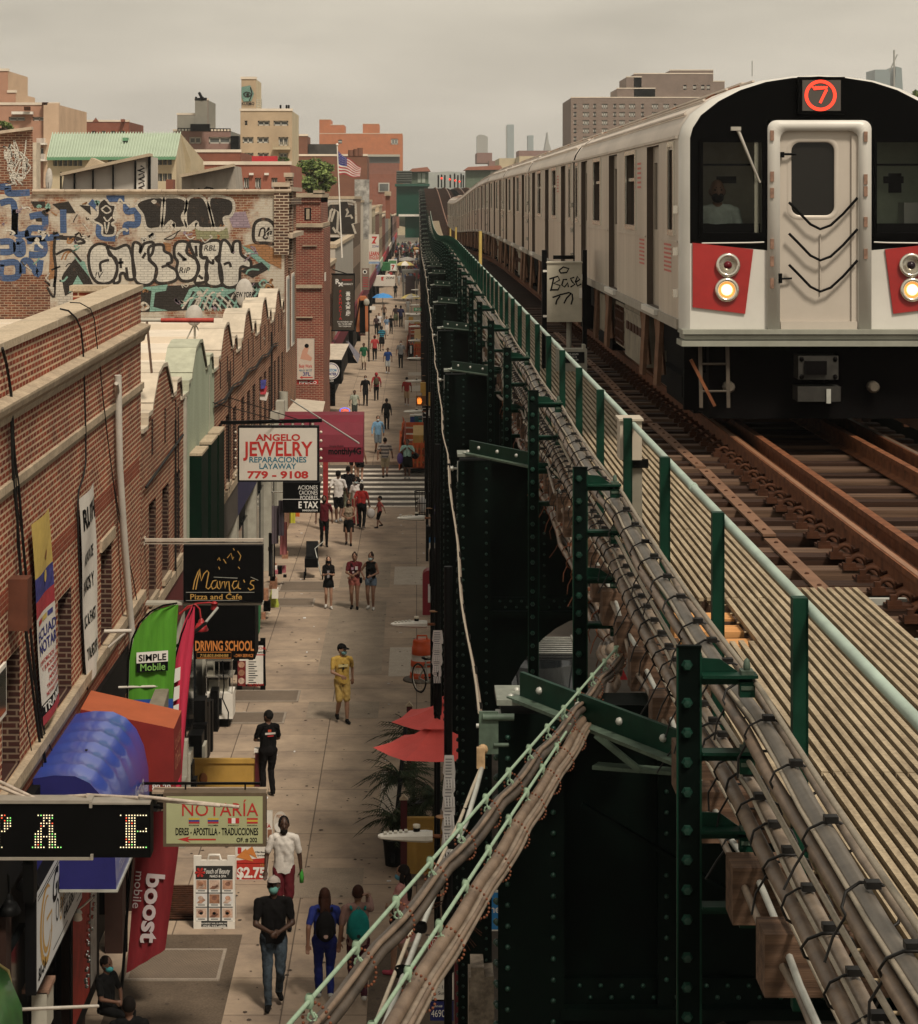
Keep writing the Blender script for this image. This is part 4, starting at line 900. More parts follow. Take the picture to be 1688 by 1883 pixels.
wires('pair of black wires running down past the white pipe',[[(122,556),(140,557),(160,568),(167,588),(172,635),(177,670),(183,730),(190,790),(196,840),(203,890),(212,940),(224,1000),(240,1070),(246,1105)],[(178,680),(184,745),(192,810),(200,870),(207,925),(213,960)]],.008)
wires('thick black wires at the left edge of the brick wall',[[(-4,640),(4,670),(10,705),(14,740),(16,800),(20,850),(27,900),(34,990),(42,1080),(52,1200),(62,1300),(76,1400),(84,1440)],[(12,720),(13,790),(16,880),(24,960),(30,1060),(40,1170),(55,1290),(66,1370)]],.018)
wires('thin black wires hanging beside the flag banner',[[(13,745),(14,830),(22,900),(23,1000),(34,1100),(52,1240),(72,1340),(88,1380)],[(20,840),(24,930),(40,1040),(48,1140),(60,1260),(74,1340),(70,1420)],[(40,1150),(42,1230),(36,1300),(50,1380)]],.007)
b=MB();b.tube([FQ(207,690,.08),FQ(208,760,.08),FQ(210,860,.08),FQ(216,990,.10),FQ(224,1120,.12),FQ(227,1180,.14),FQ(226,1300,.1)],.055,0,8);b.tube([FQ(207,720,.08),FQ(203,712,.1),FQ(199,705,.12)],.03,0,6)
tag(b.build('drain_pipe',M_PIPE),'off white drain pipe leaning down the brick wall','pipe')
def hbanner(name,lab,corners,cols,mats,d=.06,nseg=8,bow=.03):
 """cloth banner on the facade: corners TL, TR, BR, BL in pixels; cols = [(t0, t1, material index)] down its length."""
 t=thing(name,lab,'banner',FQ(*corners[3],d));tl,tr,br,bl=[FQ(*c,d)for c in corners]
 def pt(s,v,e=0):
  p=tl.lerp(tr,s).lerp(bl.lerp(br,s),v);return p+Vector((bow*math.sin(v*7+s*2)*math.sin(math.pi*s+.3)+e,0,0))
 b=MB();
 for a,c,m in cols:
  n=max(2,int((c-a)*24))
  for i in range(n):
   for j in range(nseg):
    v0,v1=a+(c-a)*i/n,a+(c-a)*(i+1)/n;s0,s1=j/nseg,(j+1)/nseg;b.add([pt(s0,v1),pt(s1,v1),pt(s1,v0),pt(s0,v0)],[(0,1,2,3)],m,True)
 b.build('cloth',mats,t);return t,pt
def btext(bb,pt,s,s0,s1,v,h,m=0,bold=.02):
 """text laid on a banner surface: spans s0..s1 across, baseline v, height h (fractions of the banner)."""
 vv,ff,x0,x1,y0,y1=glyphs(s,bold);bb.add([pt(s0+(s1-s0)*(a[0]-x0)/(x1-x0),v-h*a[1]/max(y1,.3),.006)for a in vv],ff,m)
M_YEL=mat('yellow cloth',(.50,.36,.10),.8,0,.15,6);M_BLUEC=mat('flag blue cloth',(.05,.05,.20),.8,0,.5,9);M_REDC=mat('flag red cloth',(.35,.04,.05),.8,0,.2,6);M_WCL=mat('white cloth',(.60,.56,.50),.8,0,.08,5)
M_NAVY=mat('navy lettering',(.03,.03,.16),.7,0,0)
t,pt=hbanner('flag_banner','tall narrow banner with a yellow, blue and red flag above notary lettering',[(48,965),(82,934),(101,1290),(70,1335)],[(0,.27,0),(.27,.385,1),(.385,.47,2),(.47,.52,3),(.52,.9,3),(.9,.955,4),(.955,1,2)],[M_YEL,M_BLUEC,M_REDC,M_WCL,M_BLK])
b=MB();btext(b,pt,'ECUAD',.10,1.0,.595,.05,0);btext(b,pt,'NOTAR',.14,1.0,.665,.055,0)
for i,(s,a)in enumerate((('DIVORCIOS - $',.12),('Y JUICIOS EN',.18),('PODER',.45),('APOSTI',.42),('TRADUCCIO',.3),('NOTARY PUBL',.25))):btext(b,pt,s,a,.98,.715+i*.033,.02,1)
btext(b,pt,'TRAMI',.05,.95,.945,.04,2)
for i,m in enumerate((1,3,4)):b.poly([pt(.14+i*.26,.515,.005),pt(.36+i*.26,.515,.005),pt(.36+i*.26,.49,.005),pt(.14+i*.26,.49,.005)],m)
b.lathe([(.0,.0),(.08,.0)],pt(.55,.3,.01),3,8,axis='x');b.poly([pt(.5,.2,.006),pt(.62,.17,.006),pt(.66,.19,.006),pt(.6,.225,.006)],5);b.build('lettering',[M_NAVY,M_RED,M_WHT,M_YEL,M_BLUEC,mat('brown emblem',(.22,.09,.03),.8,0,0)],t)
t,pt=hbanner('ruth_banner','long white wall banner with RUTH in black letters',[(137,918),(165,887),(175,1222),(151,1260)],[(0,1,0)],[M_WCL],bow=.04);t.name='wall_banner'
b=MB();btext(b,pt,'RUTH',.1,.97,.175,.105,0,.035)
for i,(s,v,h)in enumerate((('AGENCIA DE',.375,.065),('ENVIOS Y',.535,.075),('LIC & FAST',.71,.06),('718.457.8590',.88,.06))):btext(b,pt,s,.14,.82,v,h,0,.03)
b.build('lettering',M_BLK,t)
b=MB();p=FQ(16,1110,.0);b.box(p.x,p.x+.22,p.y-.05,p.y+.25,p.z-.3,p.z+.28);tag(b.build('wall_box',mat('brown sheet metal',(.10,.035,.02),.6)),'brown metal box fixed to the brick wall left of the flag banner','box')
b=MB();p=FQ(2,1265,.02);b.box(p.x,p.x+.03,p.y-.5,p.y+.06,p.z-.3,p.z+.28);b.box(p.x+.031,p.x+.034,p.y-.45,p.y+.01,p.z-.25,p.z+.23,1);tag(b.build('framed_poster',[M_WHITE,M_GLASS]),'white framed poster at the left edge of the brick wall','poster')
# ==== row of gabled houses
RX=-4.5
UN=[(37.75,44.6),(44.6,51.4),(51.4,58.2),(58.2,65.0),(65.0,71.7),(71.7,78.45)]
def gable(y0,y1):
 c=(y0+y1)/2-.05;q=lambda d,z:(c+d,z)
 return[(y0,7.66),(y0+.75,7.66),(y0+.75,7.86),q(-2.0,7.86),q(-1.9,7.98),q(-1.1,8.42),q(-.35,8.52),q(.3,8.5),q(1.25,7.98),q(1.3,7.86),q(1.9,7.86),q(2.0,8.05),q(2.75,8.05),(y1-.55,7.86),(y1-.55,7.66),(y1,7.66)]
LABS=['brick row house next to the tall brick building, with a patched gable','mint green row house with dark green fins','third brick row house, just beyond the mint green one','fourth brick row house in the gabled row','fifth brick row house in the gabled row','last brick row house, in front of the graffiti wall']
for k,(y0,y1)in enumerate(UN):
 t=thing('row_house',LABS[k],'row house',(RX,y0,0),'gabled row houses along the pavement')
 mint=k==1;gp=gable(y0,y1);b=MB();fm=M_MINT if mint else M_BR2
 ops=[]if mint else[(y0+1.1+j*2.05,y0+2.15+j*2.05,4.75,6.35)for j in range(3)]
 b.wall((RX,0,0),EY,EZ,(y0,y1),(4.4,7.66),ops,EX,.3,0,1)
 top=[p for p in gp];b.poly([(RX,y,z)for y,z in[(y0,7.66)]+top[1:-1]+[(y1,7.66)]],0)
 if not mint:
  for d in(-1.9,0.1,1.9):b.box(RX+.002,RX+.02,(y0+y1)/2+d-.06,(y0+y1)/2+d+.06,7.15,7.75,1)
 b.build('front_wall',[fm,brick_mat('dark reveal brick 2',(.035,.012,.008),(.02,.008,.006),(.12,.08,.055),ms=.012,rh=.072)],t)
 b=MB();cd=.55
 pts=gp;n=len(pts);xo,xi=RX+.04,RX-cd
 for i in range(n-1):
  (a,z0),(c,z1)=pts[i],pts[i+1];e=.07
  dx=Vector((0,c-a,z1-z0));nn=Vector((0,-(z1-z0),c-a)).normalized()*e
  v=[(xo,a,z0),(xo,c,z1),(xi,c,z1),(xi,a,z0)];v2=[(p[0],p[1]+nn.y,p[2]+nn.z)for p in v]
  b.add(v+v2,[(4,5,6,7),(0,1,5,4),(2,3,7,6),(1,2,6,5),(3,0,4,7)],1)
 b.poly([(xi,y,z)for y,z in[(y0,7.0)]+pts+[(y1,7.0)]][::-1],0)
 b.build('coping',[M_ROOFW,mat('pale green coping',(.36,.36,.27),.8,0,.2,4)if mint else mat('painted coping',(.47,.40,.31),.85,0,.25,2)],t)
 b=MB();b.poly([(RX-.75,y0,7.45),(RX-.75,y1,7.45),(RX-30,y1,7.30),(RX-30,y0,7.30)]);b.box(RX-30,RX-.75,y0-.1,y0+.12,7.3,7.62);b.box(RX-22,RX-5.5,y1-2.2,y1-1.9,7.3,7.5);b.build('roof',M_ROOFW,t)
 for(u0,u1,z0,z1)in ops:
  b=MB();b.poly([(RX-.25,u0,z0),(RX-.25,u1,z0),(RX-.25,u1,z1),(RX-.25,u0,z1)],1);b.box(RX-.24,RX-.2,u0,u1,(z0+z1)/2-.03,(z0+z1)/2+.03,0);b.box(RX-.05,RX+.06,u0-.05,u1+.05,z0-.1,z0-.001,2);b.build('window',[M_GREYBOX,M_GLASS,M_STONE],t)
 if mint:
  for(ya,yb)in((45.8,47.2),(47.9,49.4),(49.8,51.2)):
   b=MB();b.box(RX,RX+.24,ya,yb,3.6,6.40,0);b.box(RX,RX+.25,ya-.01,yb+.01,6.40,6.45,1);b.build('fin',[mat('deep green panel',(.0015,.010,.005),.7,0,.3,4,spec=.06),M_COPE],t)
  b=MB();b.box(RX,RX+.06,y0,y0+.12,4,7.66);b.box(RX,RX+.01,y1-1.2,y1-1.17,4,7.66);b.build('trim',M_GREYBOX,t)
 else:
  b=MB();b.box(RX+.0,RX+.05,y0,y1,4.42,4.6);b.build('sill_course',M_STONE,t)
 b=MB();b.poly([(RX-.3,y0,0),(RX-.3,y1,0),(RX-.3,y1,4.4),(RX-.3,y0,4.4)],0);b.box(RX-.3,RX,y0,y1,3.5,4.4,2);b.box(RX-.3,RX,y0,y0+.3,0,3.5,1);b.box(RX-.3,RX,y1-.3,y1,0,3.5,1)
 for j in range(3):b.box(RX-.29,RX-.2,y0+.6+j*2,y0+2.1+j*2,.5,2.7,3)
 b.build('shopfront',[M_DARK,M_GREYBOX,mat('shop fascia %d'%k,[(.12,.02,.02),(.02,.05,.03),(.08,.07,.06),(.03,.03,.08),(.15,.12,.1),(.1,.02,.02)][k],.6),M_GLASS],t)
def dish(lab,px,py,Y,r,w=.8):
 p=P(px,py,Y);t=thing('satellite_dish',lab,'satellite dish',(p.x,p.y,7.4),'satellite dishes on the roofs');b=MB();rt=Matrix.Rotation(R(80),3,'X')
 b.ell(p,(r*w,r,.08),0,18,4,rot=rt,t0=0,t1=.5);b.ell((p.x,p.y+.01,p.z),(r*w,r,.075),0,18,4,rot=rt,t0=0,t1=.5);b.build('reflector',mat('dish grey',(.36,.33,.29),.6,0,.2,5),t)
 b=MB();b.tube([(p.x,p.y+.1,p.z),(p.x,p.y+.25,7.35)],.03,0,6);b.tube([(p.x,p.y+.1,p.z-.2),(p.x+.6,p.y,7.35)],.02,0,5);b.tube([(p.x,p.y+.1,p.z-.2),(p.x-.5,p.y,7.35)],.02,0,5);b.tube([(p.x,p.y-.05,p.z-r),(p.x+.05,p.y-.5,p.z-.1)],.015,0,5);b.build('stand',M_GREYBOX,t)
dish('round grey satellite dish on the white roof behind the red bar',357,580,58,.27);dish('larger satellite dish tagged with black lettering in front of the graffiti wall',449,538,68,.42,.62)
b=MB();p,q=P(250,589,37.9),P(393,589,37.9);m_=P(296,589,37.9);b.tube([p,m_],.025,0,8);b.tube([m_,q],[.035,.04],1,8);b.box(p.x-.08,p.x+.01,37.8,38,p.z-.15,p.z+.15)
tag(b.build('sign_bar',[M_GREYBOX,mat('faded red wrap',(.34,.05,.035),.7,0,.3,8)]),'horizontal bar wrapped in red sticking out from the brick wall corner','bar')
b=MB();p,q=P(270,592,39),P(279,686,39);b.beam(p,q,.10,.03);
for a in(.05,.5,.9):b.ell(p.lerp(q,a)+Vector((0,-.02,0)),(.02,.01,.02),1,6,4)
tag(b.build('steel_strut',[mat('brown strut',(.16,.10,.07),.7),M_WHITE]),'brown steel strut standing on the white roof under the red bar','strut')
b=MB()
for dz in(0,.07):b.tube([(RX+.05,51+i*2.6,6.9+dz-.25*math.sin(i*1.1)*0+(.35 if i>5 else 0)*0-.12*math.sin(math.pi*(i%2)/2))for i in range(10)],.02,0,5)
b.tube([(RX+.05,38+i,6.75+.25*i/6)for i in range(7)],.025,0,5);tag(b.build('facade_cable',M_WIRE),'black cables strung along the front of the gabled brick houses','cable')
for k,(px,py,Y)in enumerate(((316,790,42.8),(420,690,55),(500,640,71))):
 b=MB();b.tube([(RX+.04,Y,4.5),(RX+.04,Y,7.4)],.02,0,5);b.tube([(RX+.04,Y+.5,5),(RX+.04,Y+.45,7.6)],.012,0,5);tag(b.build('conduit_run',M_WIRE),'dark conduit running up the row house front, %s from the viewer'%nth(k),'conduit','conduits on the row house fronts')
# ==== graffiti wall and the corner building behind it
GYW=78.5
M_GWALL=brick_mat('painted graffiti wall brick',(.21,.075,.035),(.13,.05,.028),(.32,.24,.16),ms=.012,soot=.35,rh=.085,bw=.25,paint=((.40,.36,.295),.75,.43))
M_GLOW=brick_mat('brown bare brick',(.17,.06,.03),(.09,.034,.02),(.30,.22,.15),ms=.012,soot=.35,rh=.085,bw=.25,paint=((.40,.33,.26),1.1,.60))
t=thing('corner_building','corner building whose brick side wall is covered in graffiti','building',(RX,GYW,0))
def GP(px,py,d=0.0):p=P(px,py,GYW);return Vector((p.x,p.y-d,p.z))
b=MB();L=-22.0
zt_=GP(0,357).z;zb=7.2;xr=GP(523,0).x
b.poly([(L,GYW,zb),(xr,GYW,zb),(xr,GYW,zt_),(L,GYW,zt_)],0)
q=[GP(-120,262),GP(60,237),GP(60,356),GP(-120,356)];b.poly([(v.x,v.y-.0,v.z)for v in q][::-1],1)
b.box(GP(58,0).x-.0,GP(58,0).x+.16,GYW+.02,GYW+.9,zt_-.5,GP(0,262).z-.0,2)
b.poly([(xr,GYW,0),(xr,86.1,0),(xr,86.1,11.75),(xr,GYW,11.75)],3);b.poly([(xr,86.1,0),(L,86.1,0),(L,86.1,11.7),(xr,86.1,11.7)],3)
b.poly([(L,GYW,11.45),(xr,GYW,11.45),(xr,86.1,11.45),(L,86.1,11.45)],2)
p_=GP(0,520);q_=GP(95,574);b.box(L,GP(92,0).x,GYW-.006,GYW-.001,zb,GP(0,505).z,1)
for px in(440,460):b.box(GP(px,0).x-.0,GP(px,0).x+.001,GYW-.004,GYW-.002,zb,zb+.001,0)
wl=b.build('brick_wall',[M_GWALL,M_GLOW,mat('pale rooftop stucco',(.42,.36,.28),.9,0,.25,2),M_BR2],t)
b=MB();b.box(GP(60,0).x,xr,GYW-.08,GYW+.3,zt_,zt_+.10)
for k in range(16):x=GP(60,0).x+k*.55;b.tube([(x,GYW-.1,zt_+.11),(x+.54,GYW-.1,zt_+.11)],[.05,.06],0,8)
b.beam(GP(-120,259,.05),GP(60,236,.05),.4,.1);b.box(xr-.35,xr+.15,GYW-.1,GYW+.3,9.6,11.9,1);b.box(xr-.4,xr+.18,GYW-.15,GYW+.35,11.9,12.05,0);b.box(xr-.02,xr+.2,GYW+.4,86.1,11.3,11.5,1);b.box(xr-.2,xr+.22,GYW+.2,86.2,11.75,11.9,0);b.box(xr-.1,xr+.14,80.8,81.6,9.0,12.25,1);b.box(xr-.15,xr+.16,80.7,81.7,12.25,12.4,0)
b.box(xr-.02,xr+.28,GYW,86.2,10.15,10.3,0)
b.build('coping',[mat('weathered coping',(.40,.32,.24),.85,0,.25,3),brick_mat('dark corner brick',(.10,.045,.026),(.05,.025,.016),(.42,.34,.25),ms=.016,rh=.1,bw=.3)],t)
for k in range(2):
 b=MB();b.box(xr+.001,xr+.03,79.6+k*3.2,81.2+k*3.2,6.2,8.8,0);b.box(xr+.03,xr+.035,79.7+k*3.2,81.1+k*3.2,6.3,8.7,1);b.build('window',[M_WHITE,mat('pale pane',(.35,.36,.34),.3,0,.1,2)],t)
S=3.0143
def g2(z):return(z[0]/S,100+z[1]/S)
def gl(pts):return[(GP(*g2(p)).x,GP(*g2(p)).z)for p in pts]
def spray(n,c,wear=.60):return brick_mat(n,c,tuple(x*.86 for x in c),tuple(x*.62 for x in c),ms=.014,soot=.3,rh=.085,bw=.25,paint=((.17,.095,.06),1.8,wear))
M_SILV=spray('silver spray paint',(.52,.49,.42),.70);M_SBLK=spray('black spray paint',(.028,.023,.019));M_STUR=spray('turquoise spray paint',(.19,.33,.27));M_SBLU=spray('blue spray paint',(.06,.10,.20))
M_SWHT=spray('white spray paint',(.46,.42,.35));M_SORG=spray('orange spray paint',(.30,.15,.065));M_SGRN=spray('olive spray paint',(.22,.215,.12));M_SPUR=spray('lilac spray paint',(.27,.205,.24))
gm=[M_SILV,M_SBLK,M_STUR,M_SBLU,M_SWHT,M_SORG,M_SGRN,M_SPUR]
def gfill(bb,pts,m,d):bb.poly([(x,GYW-d,z)for x,z in gl(pts)],m)
def gline(bb,pts,w_,m,d,closed=False):
 sp=gl(pts);out=[]
 if len(sp)>2:
  q=([sp[-1]]+sp+[sp[0],sp[1]])if closed else([sp[0]]+sp+[sp[-1]])
  for i in range(1,len(q)-2):
   for k in range(5):
    t_=k/5;p0,p1,p2,p3=q[i-1],q[i],q[i+1],q[i+2]
    out.append(tuple(.5*((2*p1[j])+(-p0[j]+p2[j])*t_+(2*p0[j]-5*p1[j]+4*p2[j]-p3[j])*t_*t_+(-p0[j]+3*p1[j]-3*p2[j]+p3[j])*t_**3)for j in(0,1)))
  if not closed:out.append(q[-2])
 else:out=sp
 bb.ribbon(out,w_,(0,GYW-d,0),EX,EZ,m,closed);return out
def gblob(bb,pts,m,d,ow=0,om=1,dd=.0015):
 sp=gline(MB(),pts,.1,0,d,True);bb.poly([(x,GYW-d,z)for x,z in sp],m)
 if ow:bb.ribbon(sp,ow,(0,GYW-d-dd,0),EX,EZ,om,True)
b=MB()
gfill(b,[(300,1010),(480,1005),(520,1050),(480,1110),(490,1200),(560,1275),(760,1290),(760,1420),(330,1420),(300,1200)],4,.008)
gfill(b,[(340,1230),(415,1130),(500,1240),(520,1285),(430,1300),(360,1340)],1,.010);gfill(b,[(410,1120),(470,1150),(500,1240)],2,.012);gfill(b,[(380,1320),(430,1225),(465,1280),(440,1300)],2,.012);gfill(b,[(340,1240),(370,1180),(415,1135),(400,1120),(330,1190)],4,.012)
gfill(b,[(470,1010),(600,1030),(720,1040),(960,1030),(1040,1025),(1240,1015),(1390,1060),(1400,1110),(1480,1180),(1380,1290),(700,1300),(500,1285),(480,1120)],1,.0095)if False else None
gfill(b,[(750,1290),(1500,1260),(1540,1340),(1480,1400),(1000,1420),(760,1430)],1,.0090)
gfill(b,[(760,1295),(930,1275),(920,1310),(860,1320),(850,1400),(930,1420),(830,1425),(840,1310)],2,.011);gfill(b,[(1000,1400),(1050,1300),(1090,1285),(1160,1350),(1130,1340),(1070,1310),(1030,1390)],2,.011);gfill(b,[(1100,1290),(1290,1290),(1310,1310),(1230,1345),(1150,1330)],2,.0112)
for k in range(9):x=1040+k*42;gline(b,[(x,1420),(x+25+7*k%13,1350),(x+70,1300)],.07,4 if k%2 else 2,.012+.0002*k)
for k in range(6):gline(b,[(1010+k*30,1410),(1060+k*30,1350-8*k),(1130+k*34,1380),(1160+k*34,1420)],.06,2 if k%2 else 4,.014+.0002*k)
gblob(b,[(760,1380),(800,1370),(830,1400),(800,1420),(765,1405)],4,.0125);gblob(b,[(1090,1320),(1110,1310),(1125,1335),(1105,1350)],4,.0125)
for pts in([(755,835),(800,800),(905,798),(892,955),(815,965),(790,890)],[(912,798),(1018,800),(1034,850),(1010,900),(1028,955),(965,962),(948,925),(902,958)],[(1046,798),(1132,798),(1182,955),(1105,962),(1088,928),(1042,958),(1028,900)],[(1160,798),(1275,800),(1297,850),(1278,895),(1242,908),(1248,955),(1188,962)]):gfill(b,pts,1,.010);gline(b,pts,.10,4,.0115,True)
gline(b,[(815,970),(860,975),(950,970),(962,935),(975,968),(1060,968),(1090,930),(1104,966),(1240,965)],.12,4,.012)
gblob(b,[(835,815),(855,802),(872,816),(855,832)],4,.0125,.03)
for p in([(0,735),(45,735),(50,770),(165,765)],[(0,825),(75,825),(80,1000)],[(85,860),(88,990),(160,990)],[(165,900),(240,890),(245,960),(170,965),(168,1020),(330,1010)],[(0,1040),(60,1040),(65,1090),(0,1095)],[(90,1040),(120,1040),(125,1100),(95,1100),(90,1040)],[(150,1035),(235,1035),(240,1105),(160,1110)],[(190,1070),(230,1075)],[(0,1160),(90,1155),(95,1230),(10,1235),(8,1165)],[(125,1215),(130,1150),(165,1150),(210,1220),(225,1140)],[(500,815),(560,880),(550,1000),(640,1020)],[(700,830),(705,870),(755,870),(760,940),(700,945),(700,1000)],[(350,860),(352,990)],[(590,800),(690,800)]):gline(b,p,.22,3,.0102)
gfill(b,[(170,815),(250,815),(250,850),(190,850)],1,.0098);gfill(b,[(290,830),(380,815),(420,880),(350,880)],1,.0098);gfill(b,[(440,835),(500,840),(505,890)],1,.0098);gfill(b,[(190,880),(270,885),(265,930),(200,925)],1,.0098);gfill(b,[(255,1005),(350,1000),(350,1015),(470,1020),(500,1000),(500,1012),(430,1035),(300,1025)],1,.0098)
gblob(b,[(545,830),(580,800),(610,830),(640,840),(630,900),(645,920),(620,940),(640,960),(630,1000),(570,1000),(565,950),(515,920),(540,890)],1,.0105,.07,4);gline(b,[(560,860),(590,840),(615,865),(590,880),(565,862)],.05,4,.0125);gline(b,[(575,900),(595,925),(620,900)],.05,4,.0125);gline(b,[(580,930),(590,990),(605,930)],.05,4,.0125)
gblob(b,[(985,985),(1000,975),(940,1010),(910,1025),(960,1020)],4,.0105,.03);gfill(b,[(1080,960),(1260,960),(1270,1020),(1090,1025)],6,.0094);gfill(b,[(1260,880),(1360,870),(1390,960),(1290,960)],7,.0094)
gblob(b,[(1410,945),(1450,915),(1500,925),(1535,980),(1530,1045),(1470,1045),(1410,1035)],4,.0105,.11);gline(b,[(1435,1010),(1445,970),(1465,965),(1470,1000),(1490,960),(1480,1020),(1460,1010),(1500,975),(1500,1000)],.06,1,.0125)
gfill(b,[(1350,1060),(1450,1040),(1560,1100),(1560,1190),(1480,1150)],5,.0092);gfill(b,[(1340,1060),(1390,1080),(1500,1170),(1490,1200),(1380,1110)],2,.0096)
gfill(b,[(1330,1200),(1450,1150),(1490,1190),(1400,1240)],1,.0097);gfill(b,[(905,1040),(950,1050),(945,1110),(910,1080)],5,.0097);gfill(b,[(280,1010),(310,1020),(300,1240),(270,1250)],5,.0092);gfill(b,[(300,1240),(330,1300),(310,1350),(270,1290)],4,.0097)
gline(b,[(305,1010),(300,1100),(310,1200),(300,1290)],.10,1,.0125);gline(b,[(310,1110),(360,1085),(400,1090),(450,1150)],.08,1,.0125);gline(b,[(300,1015),(420,1015),(470,1040),(430,1050)],.09,1,.0125);gline(b,[(260,1290),(300,1345),(305,1230)],.07,1,.0125);gline(b,[(285,1195),(335,1175)],.06,1,.0125)
for c,x0 in(('R',340),('',360)):gline(b,[(x0,1140),(x0+20,1100),(x0+60,1090)],.05,5,.0118)
BUB=[[(500,1085),(540,1052),(592,1060),(606,1110),(640,1130),(650,1180),(640,1235),(600,1268),(545,1266),(508,1225),(492,1150)],[(592,1068),(640,1078),(712,1062),(745,1190),(742,1242),(705,1245),(690,1215),(668,1218),(662,1258),(630,1262),(650,1170)],[(738,1052),(778,1055),(776,1100),(800,1050),(850,1045),(845,1100),(825,1135),(868,1185),(858,1245),(818,1278),(758,1262),(738,1190)],[(828,1068),(900,1055),(912,1090),(945,1110),(952,1150),(925,1165),(978,1200),(975,1250),(900,1270),(860,1250),(866,1180),(830,1135)],[(968,1065),(992,1038),(1040,1045),(1036,1100),(1090,1140),(1102,1195),(1065,1250),(1005,1252),(978,1200),(985,1150),(968,1120)],[(1050,1050),(1085,1038),(1115,1050),(1112,1120),(1148,1128),(1140,1180),(1150,1250),(1095,1268),(1080,1255),(1098,1170)],[(1118,1052),(1214,1034),(1216,1110),(1195,1130),(1222,1170),(1230,1270),(1175,1286),(1140,1255),(1150,1140),(1120,1125)],[(1226,1050),(1248,1030),(1275,1060),(1290,1100),(1295,1045),(1328,1040),(1338,1110),(1388,1145),(1385,1185),(1335,1180),(1325,1268),(1275,1292),(1232,1270),(1215,1180)]]
for i,p in enumerate(BUB):gblob(b,p,0,.0128+.0001*i,.10,1,.0018)
for p in([(560,1205),(556,1160),(580,1145),(605,1140)],[(655,1155),(685,1152)],[(668,1130),(670,1185)],[(895,1180),(930,1168)],[(1010,1140),(1035,1135)],[(1150,1140),(1180,1160),(1180,1135)],[(1240,1165),(1270,1155),(1280,1180)],[(985,1100),(1030,1140)],[(1100,1225),(1125,1245)],[(1085,1060),(1090,1120)],[(700,1180),(708,1240)],[(808,1100),(790,1130)]):gline(b,p,.09,1,.0162)
def gtext(s,x,y,h,m,d=.0165,w_=None):p=GP(*g2((x,y)));b.text(s,(p.x,GYW-d,p.z),EX,EZ,h/S/F*GYW,m,bold=.01,shear=.2)
gtext('RBL',1130,1088,30,1);gtext('RiP',992,1212,32,1);gtext('!V',526,1240,34,1)
rnd=random.Random(9)
for k in range(70):
 cx,cz=rnd.choice([(rnd.uniform(250,1540),rnd.uniform(960,1060)),(rnd.uniform(1280,1550),rnd.uniform(1050,1300)),(rnd.uniform(60,480),rnd.uniform(1000,1300)),(rnd.uniform(640,1500),rnd.uniform(1290,1410)),(rnd.uniform(0,700),rnd.uniform(810,1000))]);p=[(cx,cz)]
 for q in range(rnd.randint(2,5)):p.append((p[-1][0]+rnd.uniform(-26,30),p[-1][1]+rnd.uniform(-26,26)))
 gline(b,p,rnd.choice([.03,.04,.06,.09]),rnd.choice([1,4,4,5,7,2,0]),.0118+.00008*k)
wl_=b.build('graffiti',gm,t)
b=MB();rnd=random.Random(5)
for k in range(15):
 cx,cz=rnd.uniform(45,140),rnd.uniform(520,720);p=[(cx+rnd.uniform(-35,35),cz+rnd.uniform(-60,60))for _ in range(6)];gline(b,p,.045,0,.010+.0003*k)
b.build('scribble',[M_SILV],t)
b=MB();p=P(449,545,67.4);b.text('NEW YORK',(p.x,p.y-.12,p.z-.02),EX,EZ,.16,0,w=.62,al='c',bold=.03,shear=.2);o=b.build('tag_lettering',M_BLK);o.parent=bpy.data.objects['satellite_dish.001'];o.matrix_parent_inverse=Matrix.Translation(-Vector(bpy.data.objects['satellite_dish.001'].location))
